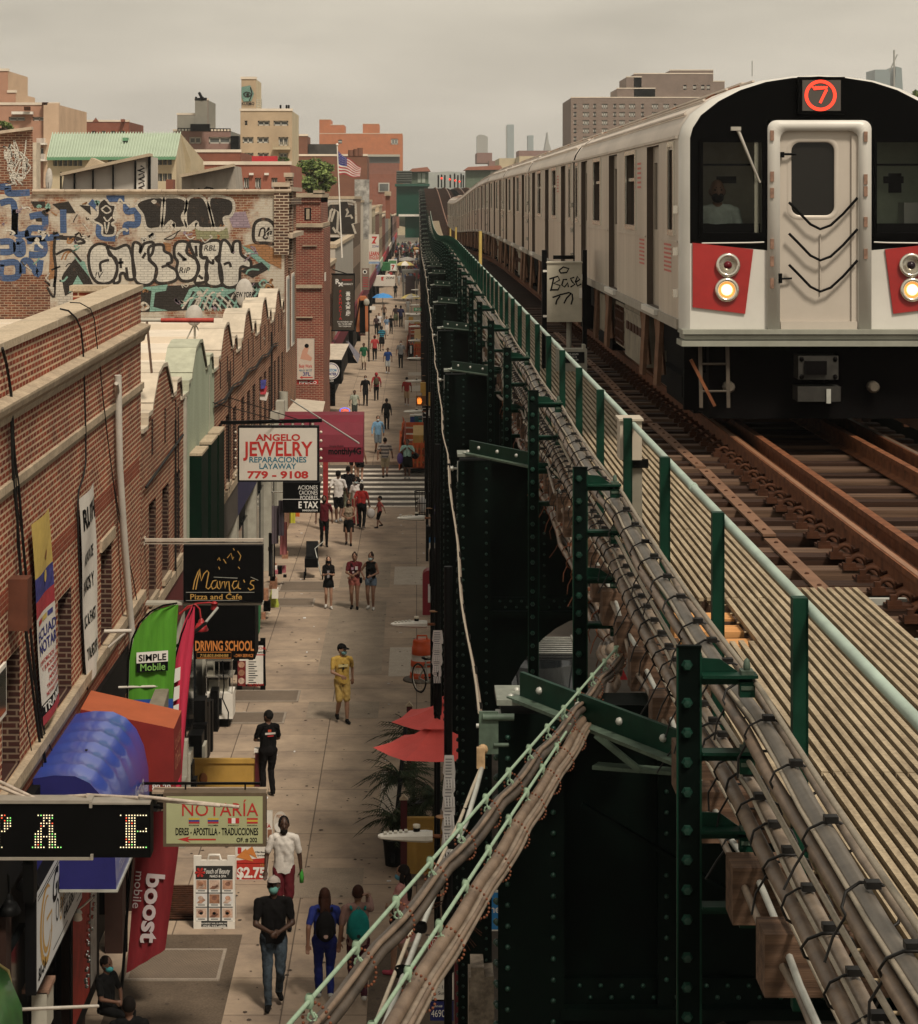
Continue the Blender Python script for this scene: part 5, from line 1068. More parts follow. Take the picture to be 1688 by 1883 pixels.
# ==== signs, banners and awnings over the pavement
def sx(px,Y):return(px-VX)*Y/F
def sz(py,Y):return H-(py-VY)*Y/F
class Sign:
 """hung or standing flat sign facing the viewer: pixel rectangle at depth Y."""
 def __init__(s,name,lab,cat,rect,Y,thick,face,edge,border=0,bm=None,group=None):
  x0,x1,y0,y1=rect;s.Y=Y;s.t=thing(name,lab,cat,(sx((x0+x1)/2,Y),Y,sz(y1,Y)),group);s.L=MB();s.mats=[]
  b=MB();X0,X1,Z0,Z1=sx(x0,Y),sx(x1,Y),sz(y1,Y),sz(y0,Y);b.box(X0,X1,Y,Y+thick,Z0,Z1,1)
  e=border*Y/F;b.poly([(X0+e,Y-.004,Z0+e),(X1-e,Y-.004,Z0+e),(X1-e,Y-.004,Z1-e),(X0+e,Y-.004,Z1-e)],0);b.poly([(X0+e,Y+thick+.004,Z0+e),(X1-e,Y+thick+.004,Z0+e),(X1-e,Y+thick+.004,Z1-e),(X0+e,Y+thick+.004,Z1-e)][::-1],0)
  s.panel=b.build('sign_panel',[face,edge],s.t)
 def mi(s,m):
  if m not in s.mats:s.mats.append(m)
  return s.mats.index(m)
 def text(s,st,px,py,h,m,w=None,al='c',bold=.02,shear=0,d=.008):s.L.text(st,(sx(px,s.Y),s.Y-d,sz(py,s.Y)),EX,EZ,h*s.Y/F,s.mi(m),w=None if w is None else w*s.Y/F,al=al,bold=bold,shear=shear);return s
 def rect(s,x0,x1,y0,y1,m,d=.006):s.L.poly([(sx(x0,s.Y),s.Y-d,sz(y1,s.Y)),(sx(x1,s.Y),s.Y-d,sz(y1,s.Y)),(sx(x1,s.Y),s.Y-d,sz(y0,s.Y)),(sx(x0,s.Y),s.Y-d,sz(y0,s.Y))],s.mi(m));return s
 def poly(s,pts,m,d=.006):s.L.poly([(sx(x,s.Y),s.Y-d,sz(y,s.Y))for x,y in pts],s.mi(m));return s
 def line(s,pts,w,m,d=.0075,closed=False):s.L.ribbon([(sx(x,s.Y),sz(y,s.Y))for x,y in pts],w*s.Y/F,(0,s.Y-d,0),EX,EZ,s.mi(m),closed);return s
 def disc(s,px,py,r,m,d=.006,n=20,ry=None):return s.poly([(px+r*math.cos(2*math.pi*i/n),py+(ry or r)*math.sin(2*math.pi*i/n))for i in range(n)][::-1],m,d)
 def done(s):
  if s.L.f:s.L.build('lettering',s.mats,s.panel)
  return s.t
def pbox(b,x0,x1,y0,y1,Ya,Yb,m=0):b.box(sx(x0,Ya),sx(x1,Ya),Ya,Yb,sz(y1,Ya),sz(y0,Ya),m)
M_CREAMS=mat('cream sign face',(.56,.51,.44),.5,0,.06,3);M_TEAL=mat('teal lettering',(.035,.14,.19),.6,0,0);M_GOLD=mat('gold lettering',(.42,.25,.07),.5,0,0);M_ORL=mat('orange lettering',(.55,.20,.05),.6,0,0)
M_DKSIGN=mat('black sign face',(.003,.003,.003),.45,0,.2,5,spec=.06);M_LIME=mat('pale green sign face',(.36,.37,.20),.5,0,.1,2)
# --- jewelry sign
s=Sign('hanging_sign','white hanging JEWELRY sign with red and teal letters over the pavement','sign',(437,586,784,886),53,.3,M_CREAMS,M_BLK,3)
s.text('ANGELO',511,810,12,M_RED,82,bold=.03).text('JEWELRY',511,838,26,M_RED,128,bold=.022).text('REPARACIONES',511,850,10,M_TEAL,105).text('LAYAWAY',511,862,10,M_TEAL,68).text('779 - 9108',511,879,13,M_RED,112,bold=.035).done()
b=MB();Y=53.1;b.beam((sx(426,Y),Y,sz(777,Y)),(sx(592,Y),Y,sz(773,Y)),.08,.08);b.beam((RX,Y,sz(777,Y)),(sx(426,Y),Y,sz(777,Y)),.08,.08)
for px in(445,570):b.beam((sx(px,Y),Y,sz(777,Y)),(sx(px,Y),Y,sz(784,Y)),.03,.03)
b.build('support_beam',M_BLACK,s.t)
b=MB()
for k in range(8):
 c=(sx(445+k*18.5,53),53.1,sz(780.5,53));b.ell(c,(.035,.035,.04),0,8,6)
for k in range(6):b.ell((sx(590,53),53.05,sz(795+k*16,53)),(.035,.035,.035),0,8,6);b.ell((sx(433,53),53.05,sz(795+k*16,53)),(.03,.03,.03),0,8,6)
b.build('bulbs',mat('frosted bulb',(.6,.52,.42),.3,0,0),s.t)
b=MB();b.tube([(RX,55,sz(730,55)),P(560,775,53.1)],.012,0,5);b.tube([(RX,51,sz(740,51)),P(520,776,53.1)],.012,0,5);b.tube([P(535,735,60),P(660,815,53)],.02,1,5);b.build('guy_wire',[M_WIRE,M_GALV],s.t)
# --- pizza sign
s=Sign('hanging_sign',"black hanging pizza sign with gold script letters and a flame",'sign',(337,483,1003,1107),38,.25,M_DKSIGN,M_BLK,2)
G1=M_GOLD
def neon(pts,w=1.6):s.line(pts,w,G1)
for p in([(355,1084),(358,1068),(364,1052),(367,1046),(368,1056),(370,1068),(375,1055),(381,1049),(384,1053),(381,1068),(379,1080),(383,1083),(388,1078)],[(360,1084),(363,1068),(367,1052)],[(398,1067),(392,1068),(388,1076),(391,1083),(397,1080),(400,1068),(400,1080),(404,1083)],[(404,1068),(406,1082),(409,1070),(413,1069),(414,1082),(417,1070),(421,1069),(422,1083),(424,1090),(420,1092)],[(436,1068),(430,1069),(427,1077),(430,1083),(436,1079),(439,1068),(438,1081),(443,1083)],[(448,1066),(450,1071)],[(468,1067),(462,1068),(460,1073),(466,1077),(467,1082),(460,1085),(456,1081)]):neon(p,2.0)
for p in([(400,1030),(403,1025),(405,1031)],[(411,1028),(416,1036)],[(418,1026),(425,1017),(428,1029),(430,1024)],[(437,1013),(443,1022),(440,1031)],[(429,1008),(431,1012)],[(402,1042),(404,1047)],[(438,1042),(441,1046)]):neon(p,1.4)
s.line([(393,1061),(437,1063)],1,M_GALV).line([(461,1061),(475,1067)],1,M_GALV).line([(342,1089),(468,1089)],1,M_GALV).line([(342,1104),(440,1104)],.8,M_GALV)
s.text('Pizza and Cafe',350,1102,10,M_GOLD,95,'l',bold=.01).done()
b=MB();Y=38.1;b.box(-4.52,sx(484,Y),Y,Y+.08,sz(996,Y),sz(991,Y));b.box(-4.52,sx(484,Y),Y+.02,Y+.06,sz(1001,Y),sz(998,Y));pbox(b,258,266,989,1003,Y,Y+.2);b.build('support_beam',mat('cream steel rail',(.42,.36,.29),.5,0,.2,5),s.t)
b=MB();b.box(sx(268,Y),sx(484,Y),Y-.05,Y+.2,sz(1112,Y),sz(1107.5,Y));b.build('bottom_rail',M_GREYBOX,s.t)
# --- notary sign
s=Sign('hanging_sign','pale green notary sign with small flags and a red arrow','sign',(300,489,1458,1557),30,.2,M_LIME,mat('brown sign frame',(.11,.08,.05),.5,0,.2,6),6)
s.text('NOTARÍA',405,1500,30,M_RED,140,bold=.0).text('DERES - APOSTILLA - TRADUCCIONES',399,1535,13,M_BLK,152,bold=.02).text('OF. # 202',454,1548,8,M_BLK,38)
MFY,MFB,MFR=mat('flag yellow',(.5,.36,.05),.6,0,0),mat('flag blue',(.03,.05,.2),.6,0,0),mat('flag red',(.4,.03,.03),.6,0,0)
for x,c in((347,(MFY,MFB,MFR)),(382,(MFY,MFB,MFR)),(454,(MFR,MFY,MFR))):
 for i in range(3):s.rect(x,x+20,1504+i*3.4,1507.4+i*3.4,c[i])
for i in range(3):s.rect(419+i*7,426+i*7,1504,1514,(MFR,M_WHT,MFR)[i])
for x,tx in((357,'ECUADOR'),(392,'COLOMBIA'),(429,'PERÚ'),(464,'ESPAÑA')):s.text(tx,x,1518.5,2.4,M_BLK,19)
s.poly([(327,1543),(350,1538),(345,1542),(397,1542),(397,1545),(345,1545),(350,1549)][::-1],M_RED).done()
b=MB();Y=30.1;b.box(sx(280,Y),sx(492,Y),Y-.03,Y+.22,sz(1459,Y),sz(1455,Y));b.box(sx(250,Y),sx(478,Y),Y+.05,Y+.09,sz(1445,Y),sz(1441,Y),1)
for px in(340,450):b.tube([(sx(px,Y),Y+.07,sz(1442,Y)),(sx(px,Y),Y+.07,sz(1456,Y))],.012,1,5)
b.build('support_beam',[M_BR1 if 0 else mat('cream brown steel',(.30,.23,.16),.6,0,.25,6),M_BLACK],s.t)
# --- LED ticker
t=thing('led_sign','long black LED message sign showing lit dotted letters','sign',(-3.2,23.3,4.8));Y=23.3
b=MB();pbox(b,-60,277,1478,1577,Y,Y+.25);cs=b.build('casing',M_DKSIGN,t)
b=MB();pbox(b,-60,168,1472,1478,Y-.02,Y+.2);pbox(b,168,276,1476,1479.5,Y-.02,Y+.2);pbox(b,-60,170,1577,1582,Y-.02,Y+.2);pbox(b,164,169,1474,1486,Y-.04,Y);pbox(b,166,171,1572,1582,Y-.04,Y);b.build('frame_rail',mat('aluminium rail',(.34,.31,.26),.4,.3,.15,8),t)
GL={'P':['111110.','.111011','.110111','.110111','.110111','.11011.','.11110.','.110...','.110...','.110...','.110...','.110...','1111...'],
'A':['..111111','....1111','....1.1.','...11111','...11.11','...1..11','..11..11','.111..111','.11111111','.111..111','.111..111','.111..111','11111.11111'],
'E':['1.11111111','..1111....','..1111....','..1111....','..1111....','..1111...1','..11111111','..1111....','..1111....','..1111....','..1111....','..1111....','1111111111']}
b=MB();rnd=random.Random(3)
for ch,x0,x1 in(('P',-12,44),('A',60,128),('E',222,274)):
 g=GL[ch];wmax=max(len(r)for r in g);dx=5.2
 for j,row in enumerate(g):
  for i,c in enumerate(row):
   if c=='1':b.lathe([(0,0),(.0075,0)],(sx(x0+i*dx,Y),Y-.006,sz(1499+j*4.9,Y)),rnd.choice([0,0,0,0,0,0,0,1,2]),6,axis='y',smooth=False)
b.build('lit_dots',[mat('warm led',(1,.86,.55),.5,0,0,emit=.8),mat('red led dot',(1,.12,.05),.5,0,0,emit=.8),mat('green led dot',(.3,1,.25),.5,0,0,emit=.6)],cs)
b=MB();
for a,c in(((-30,1435),(66,1474)),((-20,1428),(72,1472)),((60,1468),(160,1463)),((160,1462),(255,1467))):b.tube([P(*a,23.7),P(*c,23.4)],.02,0,6)
b.tube([P(255,1464,23.4),P(440,1484,23.3)],.02,0,6);b.tube([P(290,1472,23.4),P(405,1482,23.3)],.018,0,6);b.build('mounting_pole',mat('dirty white pole',(.40,.34,.28),.6,0,.4,12),t)
b=MB();pbox(b,42,62,1582,1660,Y,Y+.2);pbox(b,46,58,1575,1590,Y,Y+.2);b.build('hanging_bracket',M_BLACK,t)
# --- blue barrel awning
M_AWB=mat('glossy blue awning vinyl',(.035,.065,.32),.30,0,.12,1.5,spec=.7,coat=.4);M_AWN=mat('navy awning end',(.018,.018,.11),.5,0,.15,3)
t=thing('awning','glossy blue barrel awning over a shop door','awning',(-4.5,27.4,3.3));Y0,Y1=27.4,30.85
pr=[(-4.55,4.62),(-4.3,4.66),(-4.05,4.65),(-3.88,4.57),(-3.74,4.42),(-3.64,4.2),(-3.58,3.9),(-3.56,3.3)]
b=MB();ns=72;n=len(pr);v=[]
for i in range(ns+1):
 y=Y0+(Y1-Y0)*i/ns;sg=-.022*abs(math.sin(math.pi*i/ns*6))
 for j,(x,z)in enumerate(pr):k=math.sin(math.pi*min(1,j/5));v.append((x+sg*k*.6,y,z+sg*k))
b.add(v,[(i*n+j,i*n+j+1,(i+1)*n+j+1,(i+1)*n+j)for i in range(ns)for j in range(n-1)],0,True);b.build('cover',M_AWB,t)
b=MB();b.poly([(x,Y0+.002,z)for x,z in[(-4.55,3.3)]+pr]);b.build('end_panel',M_AWN,t);b=MB();b.poly([(x,Y1-.002,z)for x,z in[(-4.55,3.3)]+pr][::-1]);b.build('end_panel',M_AWN,t)
b=MB();b.box(-4.55,-3.54,Y0-.02,Y0,3.28,3.31);b.box(-3.57,-3.54,Y0,Y1,3.28,3.31);b.build('frame',M_GALV,t)
b=MB();b.text('Tu telefono',(-3.552,Y0+.3,3.8),EY,EZ,.25,0,w=2.4,shear=.2);b.text('TELEPHONE ACCESSORIES',(-3.552,Y0+.2,3.45),EY,EZ,.13,0,w=2.8);b.build('lettering',mat('pale blue lettering',(.40,.40,.46),.6,0,0),t)
b=MB();b.ell((-4.1,28.7,4.652),(.02,.02,.01),0,8,4);b.build('grommet',M_BLACK,t)
# --- red box awning
t=thing('awning','orange red boxy awning with the house number 80-20','awning',(-4.5,30.95,3.6));Y0,Y1=30.95,31.95
b=MB();A=[(-4.5,Y0,4.66),(-3.25,Y0,4.40),(-3.25,Y1,4.42),(-4.5,Y1,4.70)];b.poly(A,0);zb=3.56
b.poly([(-4.5,Y0,zb),(-3.25,Y0,zb),A[1],A[0]],1);b.poly([(-3.25,Y0,zb),(-3.25,Y1,zb),A[2],A[1]],1);b.poly([(-4.5,Y1,zb),(-3.25,Y1,zb),A[2],A[3]][::-1],1)
b.build('cover',[mat('orange awning top',(.34,.085,.035),.7,0,.12,3),mat('red awning cloth',(.20,.020,.016),.7,0,.15,3)],t)
b=MB();b.text('80-20',(sx(297,Y0),Y0-.006,sz(1454,Y0)),EX,EZ,13*Y0/F,0,w=34*Y0/F,al='c',bold=.02)
b.text('CLASES',(-3.244,Y0+.08,4.08),EY,EZ,.13,1,w=.85);b.text('OSHA',(-3.244,Y0+.12,3.8),EY,EZ,.22,1,w=.7);b.build('lettering',[M_WHT,mat('pale orange lettering',(.5,.2,.12),.6,0,0)],t)
# --- feather banners
def feather(lab,name,pts,Y,m,pole,poler=.014,folds=.02):
 t=thing('feather_banner',lab,'banner',(sx(pole[-1][0],Y),Y,max(0,sz(pole[-1][1],Y))),'tall feather banners on the pavement')
 b=MB();L=[p for p in pts];n=len(L)//2;v=[];K=8
 for i in range(n):
  a,c=L[i],L[n+i]
  for k in range(K+1):px,py=a[0]+(c[0]-a[0])*k/K,a[1]+(c[1]-a[1])*k/K;v.append((sx(px,Y),Y+folds*math.sin(k*1.9+i*.35),sz(py,Y)))
 b.add(v,[(i*(K+1)+k,(i+1)*(K+1)+k,(i+1)*(K+1)+k+1,i*(K+1)+k+1)for i in range(n-1)for k in range(K)],0,True);cl=b.build('cloth',m,t)
 b=MB();b.tube([(sx(x,Y),Y,sz(y,Y))for x,y in pole],poler,0,6);b.build('pole',M_BLACK,t);return t,cl
t,cl=feather('green feather banner with a black and white label','f',[(318,1112),(285,1122),(262,1142),(246,1172),(238,1210),(236,1290),(236,1345),(328,1112),(327,1124),(326,1142),(325,1172),(323,1210),(318,1290),(315,1345)],33,mat('green flag cloth',(.075,.25,.022),.75,0,.2,2.5,vscale=(6,6,.5)),[(326,1109),(300,1113),(276,1125),(256,1146),(243,1175),(236,1215),(234,1300),(233,1750)])
b=MB();Y=32.95
def q4(x0,x1,y0,y1,m,sk=0,d=0):b.poly([(sx(x0,Y),Y-d,sz(y1+sk,Y)),(sx(x1,Y),Y-d,sz(y1,Y)),(sx(x1,Y),Y-d,sz(y0,Y)),(sx(x0,Y),Y-d,sz(y0+sk,Y))],m)
q4(251,309,1196,1216,0,4);q4(251,309,1216,1233,1,4,.001)
b.text('SIMPLE',(sx(255,Y),Y-.005,sz(1216,Y)),Vector((1,0,.06)),EZ,12*Y/F,1,w=51*Y/F,bold=.02);b.text('Mobile',(sx(258,Y),Y-.005,sz(1234,Y)),Vector((1,0,.06)),EZ,13*Y/F,2,w=46*Y/F,bold=.01);b.build('label',[M_WHT,M_BLK,mat('green lettering',(.2,.42,.1),.6,0,0)],cl)
b=MB();
for i,(x0,x1)in enumerate(((236,316),)):b.poly([(sx(236,33),32.97,sz(1352,33)),(sx(316,33),32.97,sz(1352,33)),(sx(319,33),32.97,sz(1284,33)),(sx(236,33),32.97,sz(1286,33))],0)
b.build('blue_band',mat('blue flag cloth',(.02,.07,.30),.75,0,.2,4),cl)
t,cl=feather('pink feather banner behind the red boxy awning','f',[(352,1115),(340,1140),(330,1170),(322,1220),(318,1300),(312,1400),(308,1480),(358,1115),(358,1140),(357,1170),(352,1220),(344,1300),(336,1400),(332,1480)],34,mat('pink flag cloth',(.50,.035,.075),.75,0,.15,3,vscale=(6,6,.5)),[(357,1112),(349,1130),(334,1165),(322,1210),(316,1300),(308,1480),(306,1640)])
b=MB();Y=33.93
for k in range(7):b.poly([(sx(322+k*-1.5,Y),Y,sz(1230+k*34,Y)),(sx(332-k*1.5,Y),Y,sz(1226+k*34,Y)),(sx(331-k*1.5,Y),Y,sz(1250+k*34,Y)),(sx(320-k*1.5,Y),Y,sz(1256+k*34,Y))][::-1],0)
b.build('lettering',M_WHT,cl)
t,cl=feather('dark red feather banner with vertical lettering near the steel hatch','f',[(262,1492),(253,1520),(248,1580),(244,1640),(240,1700),(236,1745),(232,1790),(332,1492),(333,1520),(326,1580),(318,1640),(310,1700),(304,1745),(295,1752)],32.6,mat('dark red flag cloth',(.16,.014,.018),.75,0,.2,3,vscale=(4,4,.7)),[(332,1496),(310,1486),(280,1484),(256,1496),(245,1540),(236,1640),(229,1750),(222,1838)],.022)
b=MB();Y=32.55;dn=Vector((-.10,0,-1)).normalized();rt_=Vector((1,0,-.08)).normalized()
b.text('boost',(sx(271,Y),Y,sz(1606,Y)),dn,rt_,33*Y/F,0,w=128*Y/F,bold=.03);b.text('mobile',(sx(250,Y),Y,sz(1602,Y)),dn,rt_,15*Y/F,0,w=68*Y/F);b.build('lettering',mat('faded pink white lettering',(.45,.38,.38),.7,0,0),cl)
# --- small red lamp heads, sign cap, driving school sign
t=thing('sign_box','weathered sheet-metal sign box seen end-on beside the green feather banner','sign box',(-3.4,32.2,4.3));b=MB();Y=32.2
b.add([P(268,1309,Y-.0),P(296,1316,Y),P(312,1262,Y+.9),P(288,1261,Y+.9),P(268,1340,Y),P(296,1345,Y),P(312,1310,Y+.9),P(288,1310,Y+.9)],[(0,1,2,3),(0,4,5,1),(1,5,6,2),(3,2,6,7),(0,3,7,4)],0);b.build('cap',mat('weathered lead sheet',(.17,.145,.11),.7,0,.25,5),t)
b=MB();b.tube([P(218,1264,Y+.8),P(290,1262,Y+.8)],.02,0,6);b.tube([P(192,1161,33.2),P(242,1160,33.2)],.03,0,6);b.tube([P(200,1190,33.2),P(232,1162,33.2)],.02,0,6);b.build('wall_arm',M_PIPE,t)
s=Sign('shop_sign','black DRIVING SCHOOL sign with orange letters','sign',(356,469,1108,1212),42,.9,M_DKSIGN,M_DKSIGN,0)
s.text('DRIVING SCHOOL',413,1196,18,M_ORL,108,bold=.03).text('718.803.8484/88',394,1208,5.5,M_GOLD,52,shear=.1).text('- DMV SERVICE',448,1208,5.5,M_ORL,36,shear=.1).line([(362,1199),(425,1199),(425,1210),(362,1210)],1.2,M_ORL,closed=True).done()
b=MB();Y=42.5;b.poly([P(470,1113,Y),P(480,1113,Y+1),P(478,1160,Y+1),P(470,1180,Y)][::-1]);b.poly([P(470,1113,Y),P(480,1113,Y+1),P(478,1160,Y+1),P(470,1180,Y)]);b.build('green_flap',mat('green awning flap',(.03,.19,.07),.6,0,.15,4),s.t)
def goose(lab,pts,Y,m,hx,hy,r):
 t=thing('gooseneck_lamp',lab,'lamp',P(hx,hy,Y),'gooseneck lamps over the shop signs');b=MB();b.tube([P(x,y,Y)for x,y in pts],.015,0,6);b.build('arm',m,t)
 b=MB();c=P(hx,hy,Y);b.lathe([(.02,r*1.1),(.05,r*.7),(.06,r*.3),(r*.6,.05),(r,-.05),(r*.92,-.07)],c,0,14);b.build('shade',m,t)
M_REDM=mat('red enamel',(.30,.022,.025),.35,0,.15,6,coat=.2)
goose('red gooseneck lamp below the pizza sign',[(330,1130),(345,1115),(360,1112),(367,1120),(369,1136)],37,M_REDM,370,1152,.12)
goose('small red gooseneck lamp at the right under the pizza sign',[(330,1128),(360,1110),(385,1108),(394,1110)],37.5,M_REDM,394,1113,.06)
b=MB();b.tube([P(326,1188,35),P(378,1146,36.5)],.028,0,8);b.tube([P(372,1152,36.4),P(400,1118,37.2)],.022,1,8);tag(b.build('bracket_arm',[M_BLACK,M_GALV]),'slanting black bracket arm under the pizza sign','bracket')
goose('black gooseneck lamp in front of the white barber sign',[(-6,1605),(8,1600),(16,1612),(18,1640)],25.2,M_BLACK,16,1668,.14);goose('second black gooseneck lamp, on the bracket under the LED sign',[(40,1590),(55,1580),(60,1600),(58,1610)],25.6,M_BLACK,52,1624,.13)
goose('white bell lamp at the end of the white barber sign',[(170,1650),(155,1664),(147,1670),(143,1674)],29.5,M_WHITE,143,1682,.06)
# --- barber fascia sign on the wall
XF=-4.24;t=thing('wall_sign','white barber shop sign with gold emblem and black script along the wall','sign',(XF,26,2.6));Ya,Yb_=25.75,29.3
b=MB();b.box(XF-.12,XF,Ya,Yb_,2.62,3.78,1);b.poly([(XF+.003,Ya+.03,2.65),(XF+.003,Yb_-.03,2.65),(XF+.003,Yb_-.03,3.75),(XF+.003,Ya+.03,3.75)],0);pn_=b.build('sign_panel',[mat('white sign face',(.52,.53,.53),.4,0,.05,3),M_BLK],t)
b=MB();xs_=XF+.006
for z in(3.68,3.64):b.ribbon([(Ya+.1,z),(Yb_-.1,z)],.015,(xs_,0,0),EY,EZ,0)
for z in(2.75,):b.ribbon([(Ya+.1,z),(Ya+.8,z)],.015,(xs_,0,0),EY,EZ,0)
b.ribbon([(Ya+1.2,2.74),(Ya+2.3,2.74)],.015,(xs_,0,0),EY,EZ,0);b.ribbon([(Yb_-.5,2.74),(Yb_-.1,2.74)],.015,(xs_,0,0),EY,EZ,0)
b.text('Goldcuts',(xs_,Ya+1.15,3.28),EY,EZ,.36,0,w=2.1,shear=.3,bold=.02);b.text('BARBER & BEAUTY SALON',(xs_,Ya+1.7,3.02),EY,EZ,.10,0,w=1.6);b.text('646.836.1406',(xs_,Ya+2.0,2.84),EY,EZ,.15,0,w=1.3,bold=.02);b.text('80-24',(xs_,Ya+.15,2.72),EY,EZ,.14,0,w=.5,bold=.02)
arc=lambda cx,cz,rx,rz,a0,a1,n=18:[(cx+rx*math.cos(R(a0+(a1-a0)*i/n)),cz+rz*math.sin(R(a0+(a1-a0)*i/n)))for i in range(n+1)]
b.ribbon(arc(Ya+.72,3.2,.42,.42,60,340),[.02+.10*math.sin(math.pi*i/18)for i in range(19)],(xs_,0,0),EY,EZ,1);b.ribbon(arc(Ya+.74,3.2,.28,.30,70,330),[.02+.06*math.sin(math.pi*i/18)for i in range(19)],(xs_,0,0),EY,EZ,1);b.ribbon([(Ya+.72,3.24),(Ya+1.1,3.24),(Ya+1.05,3.0)],.04,(xs_,0,0),EY,EZ,1)
b.ribbon(arc(Ya+1.5,3.12,.10,.12,0,360),.03,(xs_+.001,0,0),EY,EZ,0);b.ribbon(arc(Ya+1.78,3.05,.10,.12,0,360),.03,(xs_+.001,0,0),EY,EZ,1);b.ribbon([(Ya+1.85,3.1),(Ya+2.7,3.42)],.03,(xs_+.001,0,0),EY,EZ,1)
b.build('lettering',[M_BLK,M_GOLD],pn_)
t=thing('awning','green vinyl awning at the lower left corner','awning',(-4.6,22,2.9));b=MB();p=[(-4.9,3.65),(-4.6,3.55),(-4.3,3.35),(-4.15,3.0),(-4.13,2.6)]
v=[(x,y,z+.03*math.sin(y*7))for y in[21+i*.3 for i in range(12)]for x,z in p];n=5;b.add(v,[(i*n+j,i*n+j+1,(i+1)*n+j+1,(i+1)*n+j)for i in range(11)for j in range(n-1)],0,True);b.add([(x,24.31,z)for x,z in p]+[(-4.9,24.31,2.6)],[(0,1,2,3,4,5)],0)
b.build('cover',mat('green vinyl',(.03,.10,.025),.35,0,.3,4,coat=.3),t);b=MB();b.box(-4.17,-4.1,21,24.35,2.55,2.62);b.tube([(-4.14,24.32,2.6),(-4.3,24.33,3.37),(-4.6,24.33,3.57)],.02,0,5);b.build('frame',mat('yellowed trim',(.4,.32,.13),.6),t)
b=MB();pbox(b,58,86,1826,1900,27,27.5);pbox(b,40,90,1820,1828,27,27.5,1);b.tube([P(40,1856,25.5),P(180,1850,27)],.02,2,6);tag(b.build('street_cabinet',[M_GREYBOX,mat('rusty lid',(.22,.13,.09),.7,0,.4,6),M_PIPE]),'grey rust-topped cabinet below the white barber sign','cabinet')
t=thing('shop_window','glittering silver-framed shop window with red posters behind the red banner','shop window',(-4.3,30.2,0));b=MB();b.box(-4.45,-4.42,29.6,32.2,.6,2.9,0);b.poly([(-4.415,29.7,.8),(-4.415,31.2,.8),(-4.415,31.2,2.7),(-4.415,29.7,2.7)],1);b.poly([(-4.415,31.3,.8),(-4.415,31.9,.8),(-4.415,31.9,2.7),(-4.415,31.3,2.7)],2);b.build('window_panel',[M_DARK,mat('red poster',(.28,.03,.02),.6,0,.4,4),mat('grey poster',(.3,.28,.25),.6,0,.3,5)],t)
b=MB();
for k in range(60):
 u=k/60;p=Vector((-4.36+.12*u,32.2-2.7*u,2.85-1.9*max(0,u-.35)*1.2));b.ell(p+Vector((random.uniform(-.03,.03),0,random.uniform(-.03,.03))),(.03,.03,.03),0,5,3,smooth=False)
b.build('glitter_trim',mat('glitter trim',(.7,.72,.68),.15,.9,0),t)
# --- tax sign, red post, canopies further on
s=Sign('shop_sign','black income tax sign behind the white jewelry sign','sign',(520,588,887,943),60,.4,M_DKSIGN,M_BLK,0)
for i,tx in enumerate(('ACIONES','CACIONES','PODERES')):s.text(tx,584,900+i*9.5,7.5,M_WHT,36-i*2,'r',bold=0)
s.line([(520,918),(588,918)],.8,M_WHT).text('E TAX',585,934,12,M_WHT,36,'r',bold=.03).text('IMMIGRATION',584,940,3,M_WHT,28,'r').done()
t=thing('awning','dark red barrel awning with black lettering beyond the jewelry sign','awning',(-3,72,3.3));Y=72.0;xa,xb=-4.5,sx(668,Y)
pr=[(Y+1.5,sz(765,Y)-.0),(Y+.9,sz(768,Y)),(Y+.45,sz(780,Y)),(Y+.12,sz(800,Y)),(Y,sz(822,Y)),(Y,sz(850,Y))];b=MB()
for i in range(len(pr)-1):b.poly([(xa,*pr[i+1]),(xb,*pr[i+1]),(xb,*pr[i]),(xa,*pr[i])],0)
for x in(xa,xb):b.poly([(x,*p)for p in pr]+[(x,Y+1.5,pr[-1][1])],0)
M_MAR=mat('maroon awning cloth',(.135,.013,.024),.6,0,.12,3);b.build('cover',M_MAR,t);b=MB();b.text('monthly4G',(sx(604,Y),Y-.01,sz(835,Y)),EX,EZ,12*Y/F,0,w=60*Y/F,bold=.03);b.text('Simple Mobile',(sx(606,Y),Y-.01,sz(822,Y)),EX,EZ,4*Y/F,0,w=26*Y/F);b.build('lettering',M_BLK,t)
b=MB();b.box(sx(594,80),sx(603,80),80,80.2,0,3.3);b.build('post',mat('red post paint',(.25,.025,.025),.6,0,.2,5),t)
t=thing('awning','cream slanted canopy above the maroon awning','awning',(-4.5,78,4.3));Y=78;b=MB();b.poly([P(525,758,Y),P(592,765,Y),P(598,738,Y+3),P(545,733,Y+3)]);b.poly([P(525,758,Y),P(592,765,Y),P(592,772,Y),P(525,765,Y)][::-1]);b.build('cover',mat('cream canopy',(.44,.38,.30),.8,0,.15,3),t)
t=thing('air_conditioner','grey air conditioner units on the wall by the cream canopy','air conditioner',P(520,760,70));b=MB();pbox(b,507,522,738,770,70,70.6);pbox(b,497,512,758,782,66,66.5);b.lathe([(.14,0),(.14,.6)],P(521,756,71),0,10);b.build('casing',M_GREYBOX,t)
b=MB();Y=66
for k in range(3):b.poly([(sx(478+k,Y),Y-.05*k,sz(735-10*k,Y)),(sx(490-k,Y),Y-.05*k,sz(737-12*k,Y)),(sx(494-k*2,Y),Y,sz(722-12*k,Y)),(sx(477+k,Y),Y,sz(719-10*k,Y))],(0,1,2)[k])
o=b.build('hanging_flag',[M_WCL,M_REDC,M_BLUEC]);tag(o,'small tattered white, red and blue flag hanging on the row house front','flag')
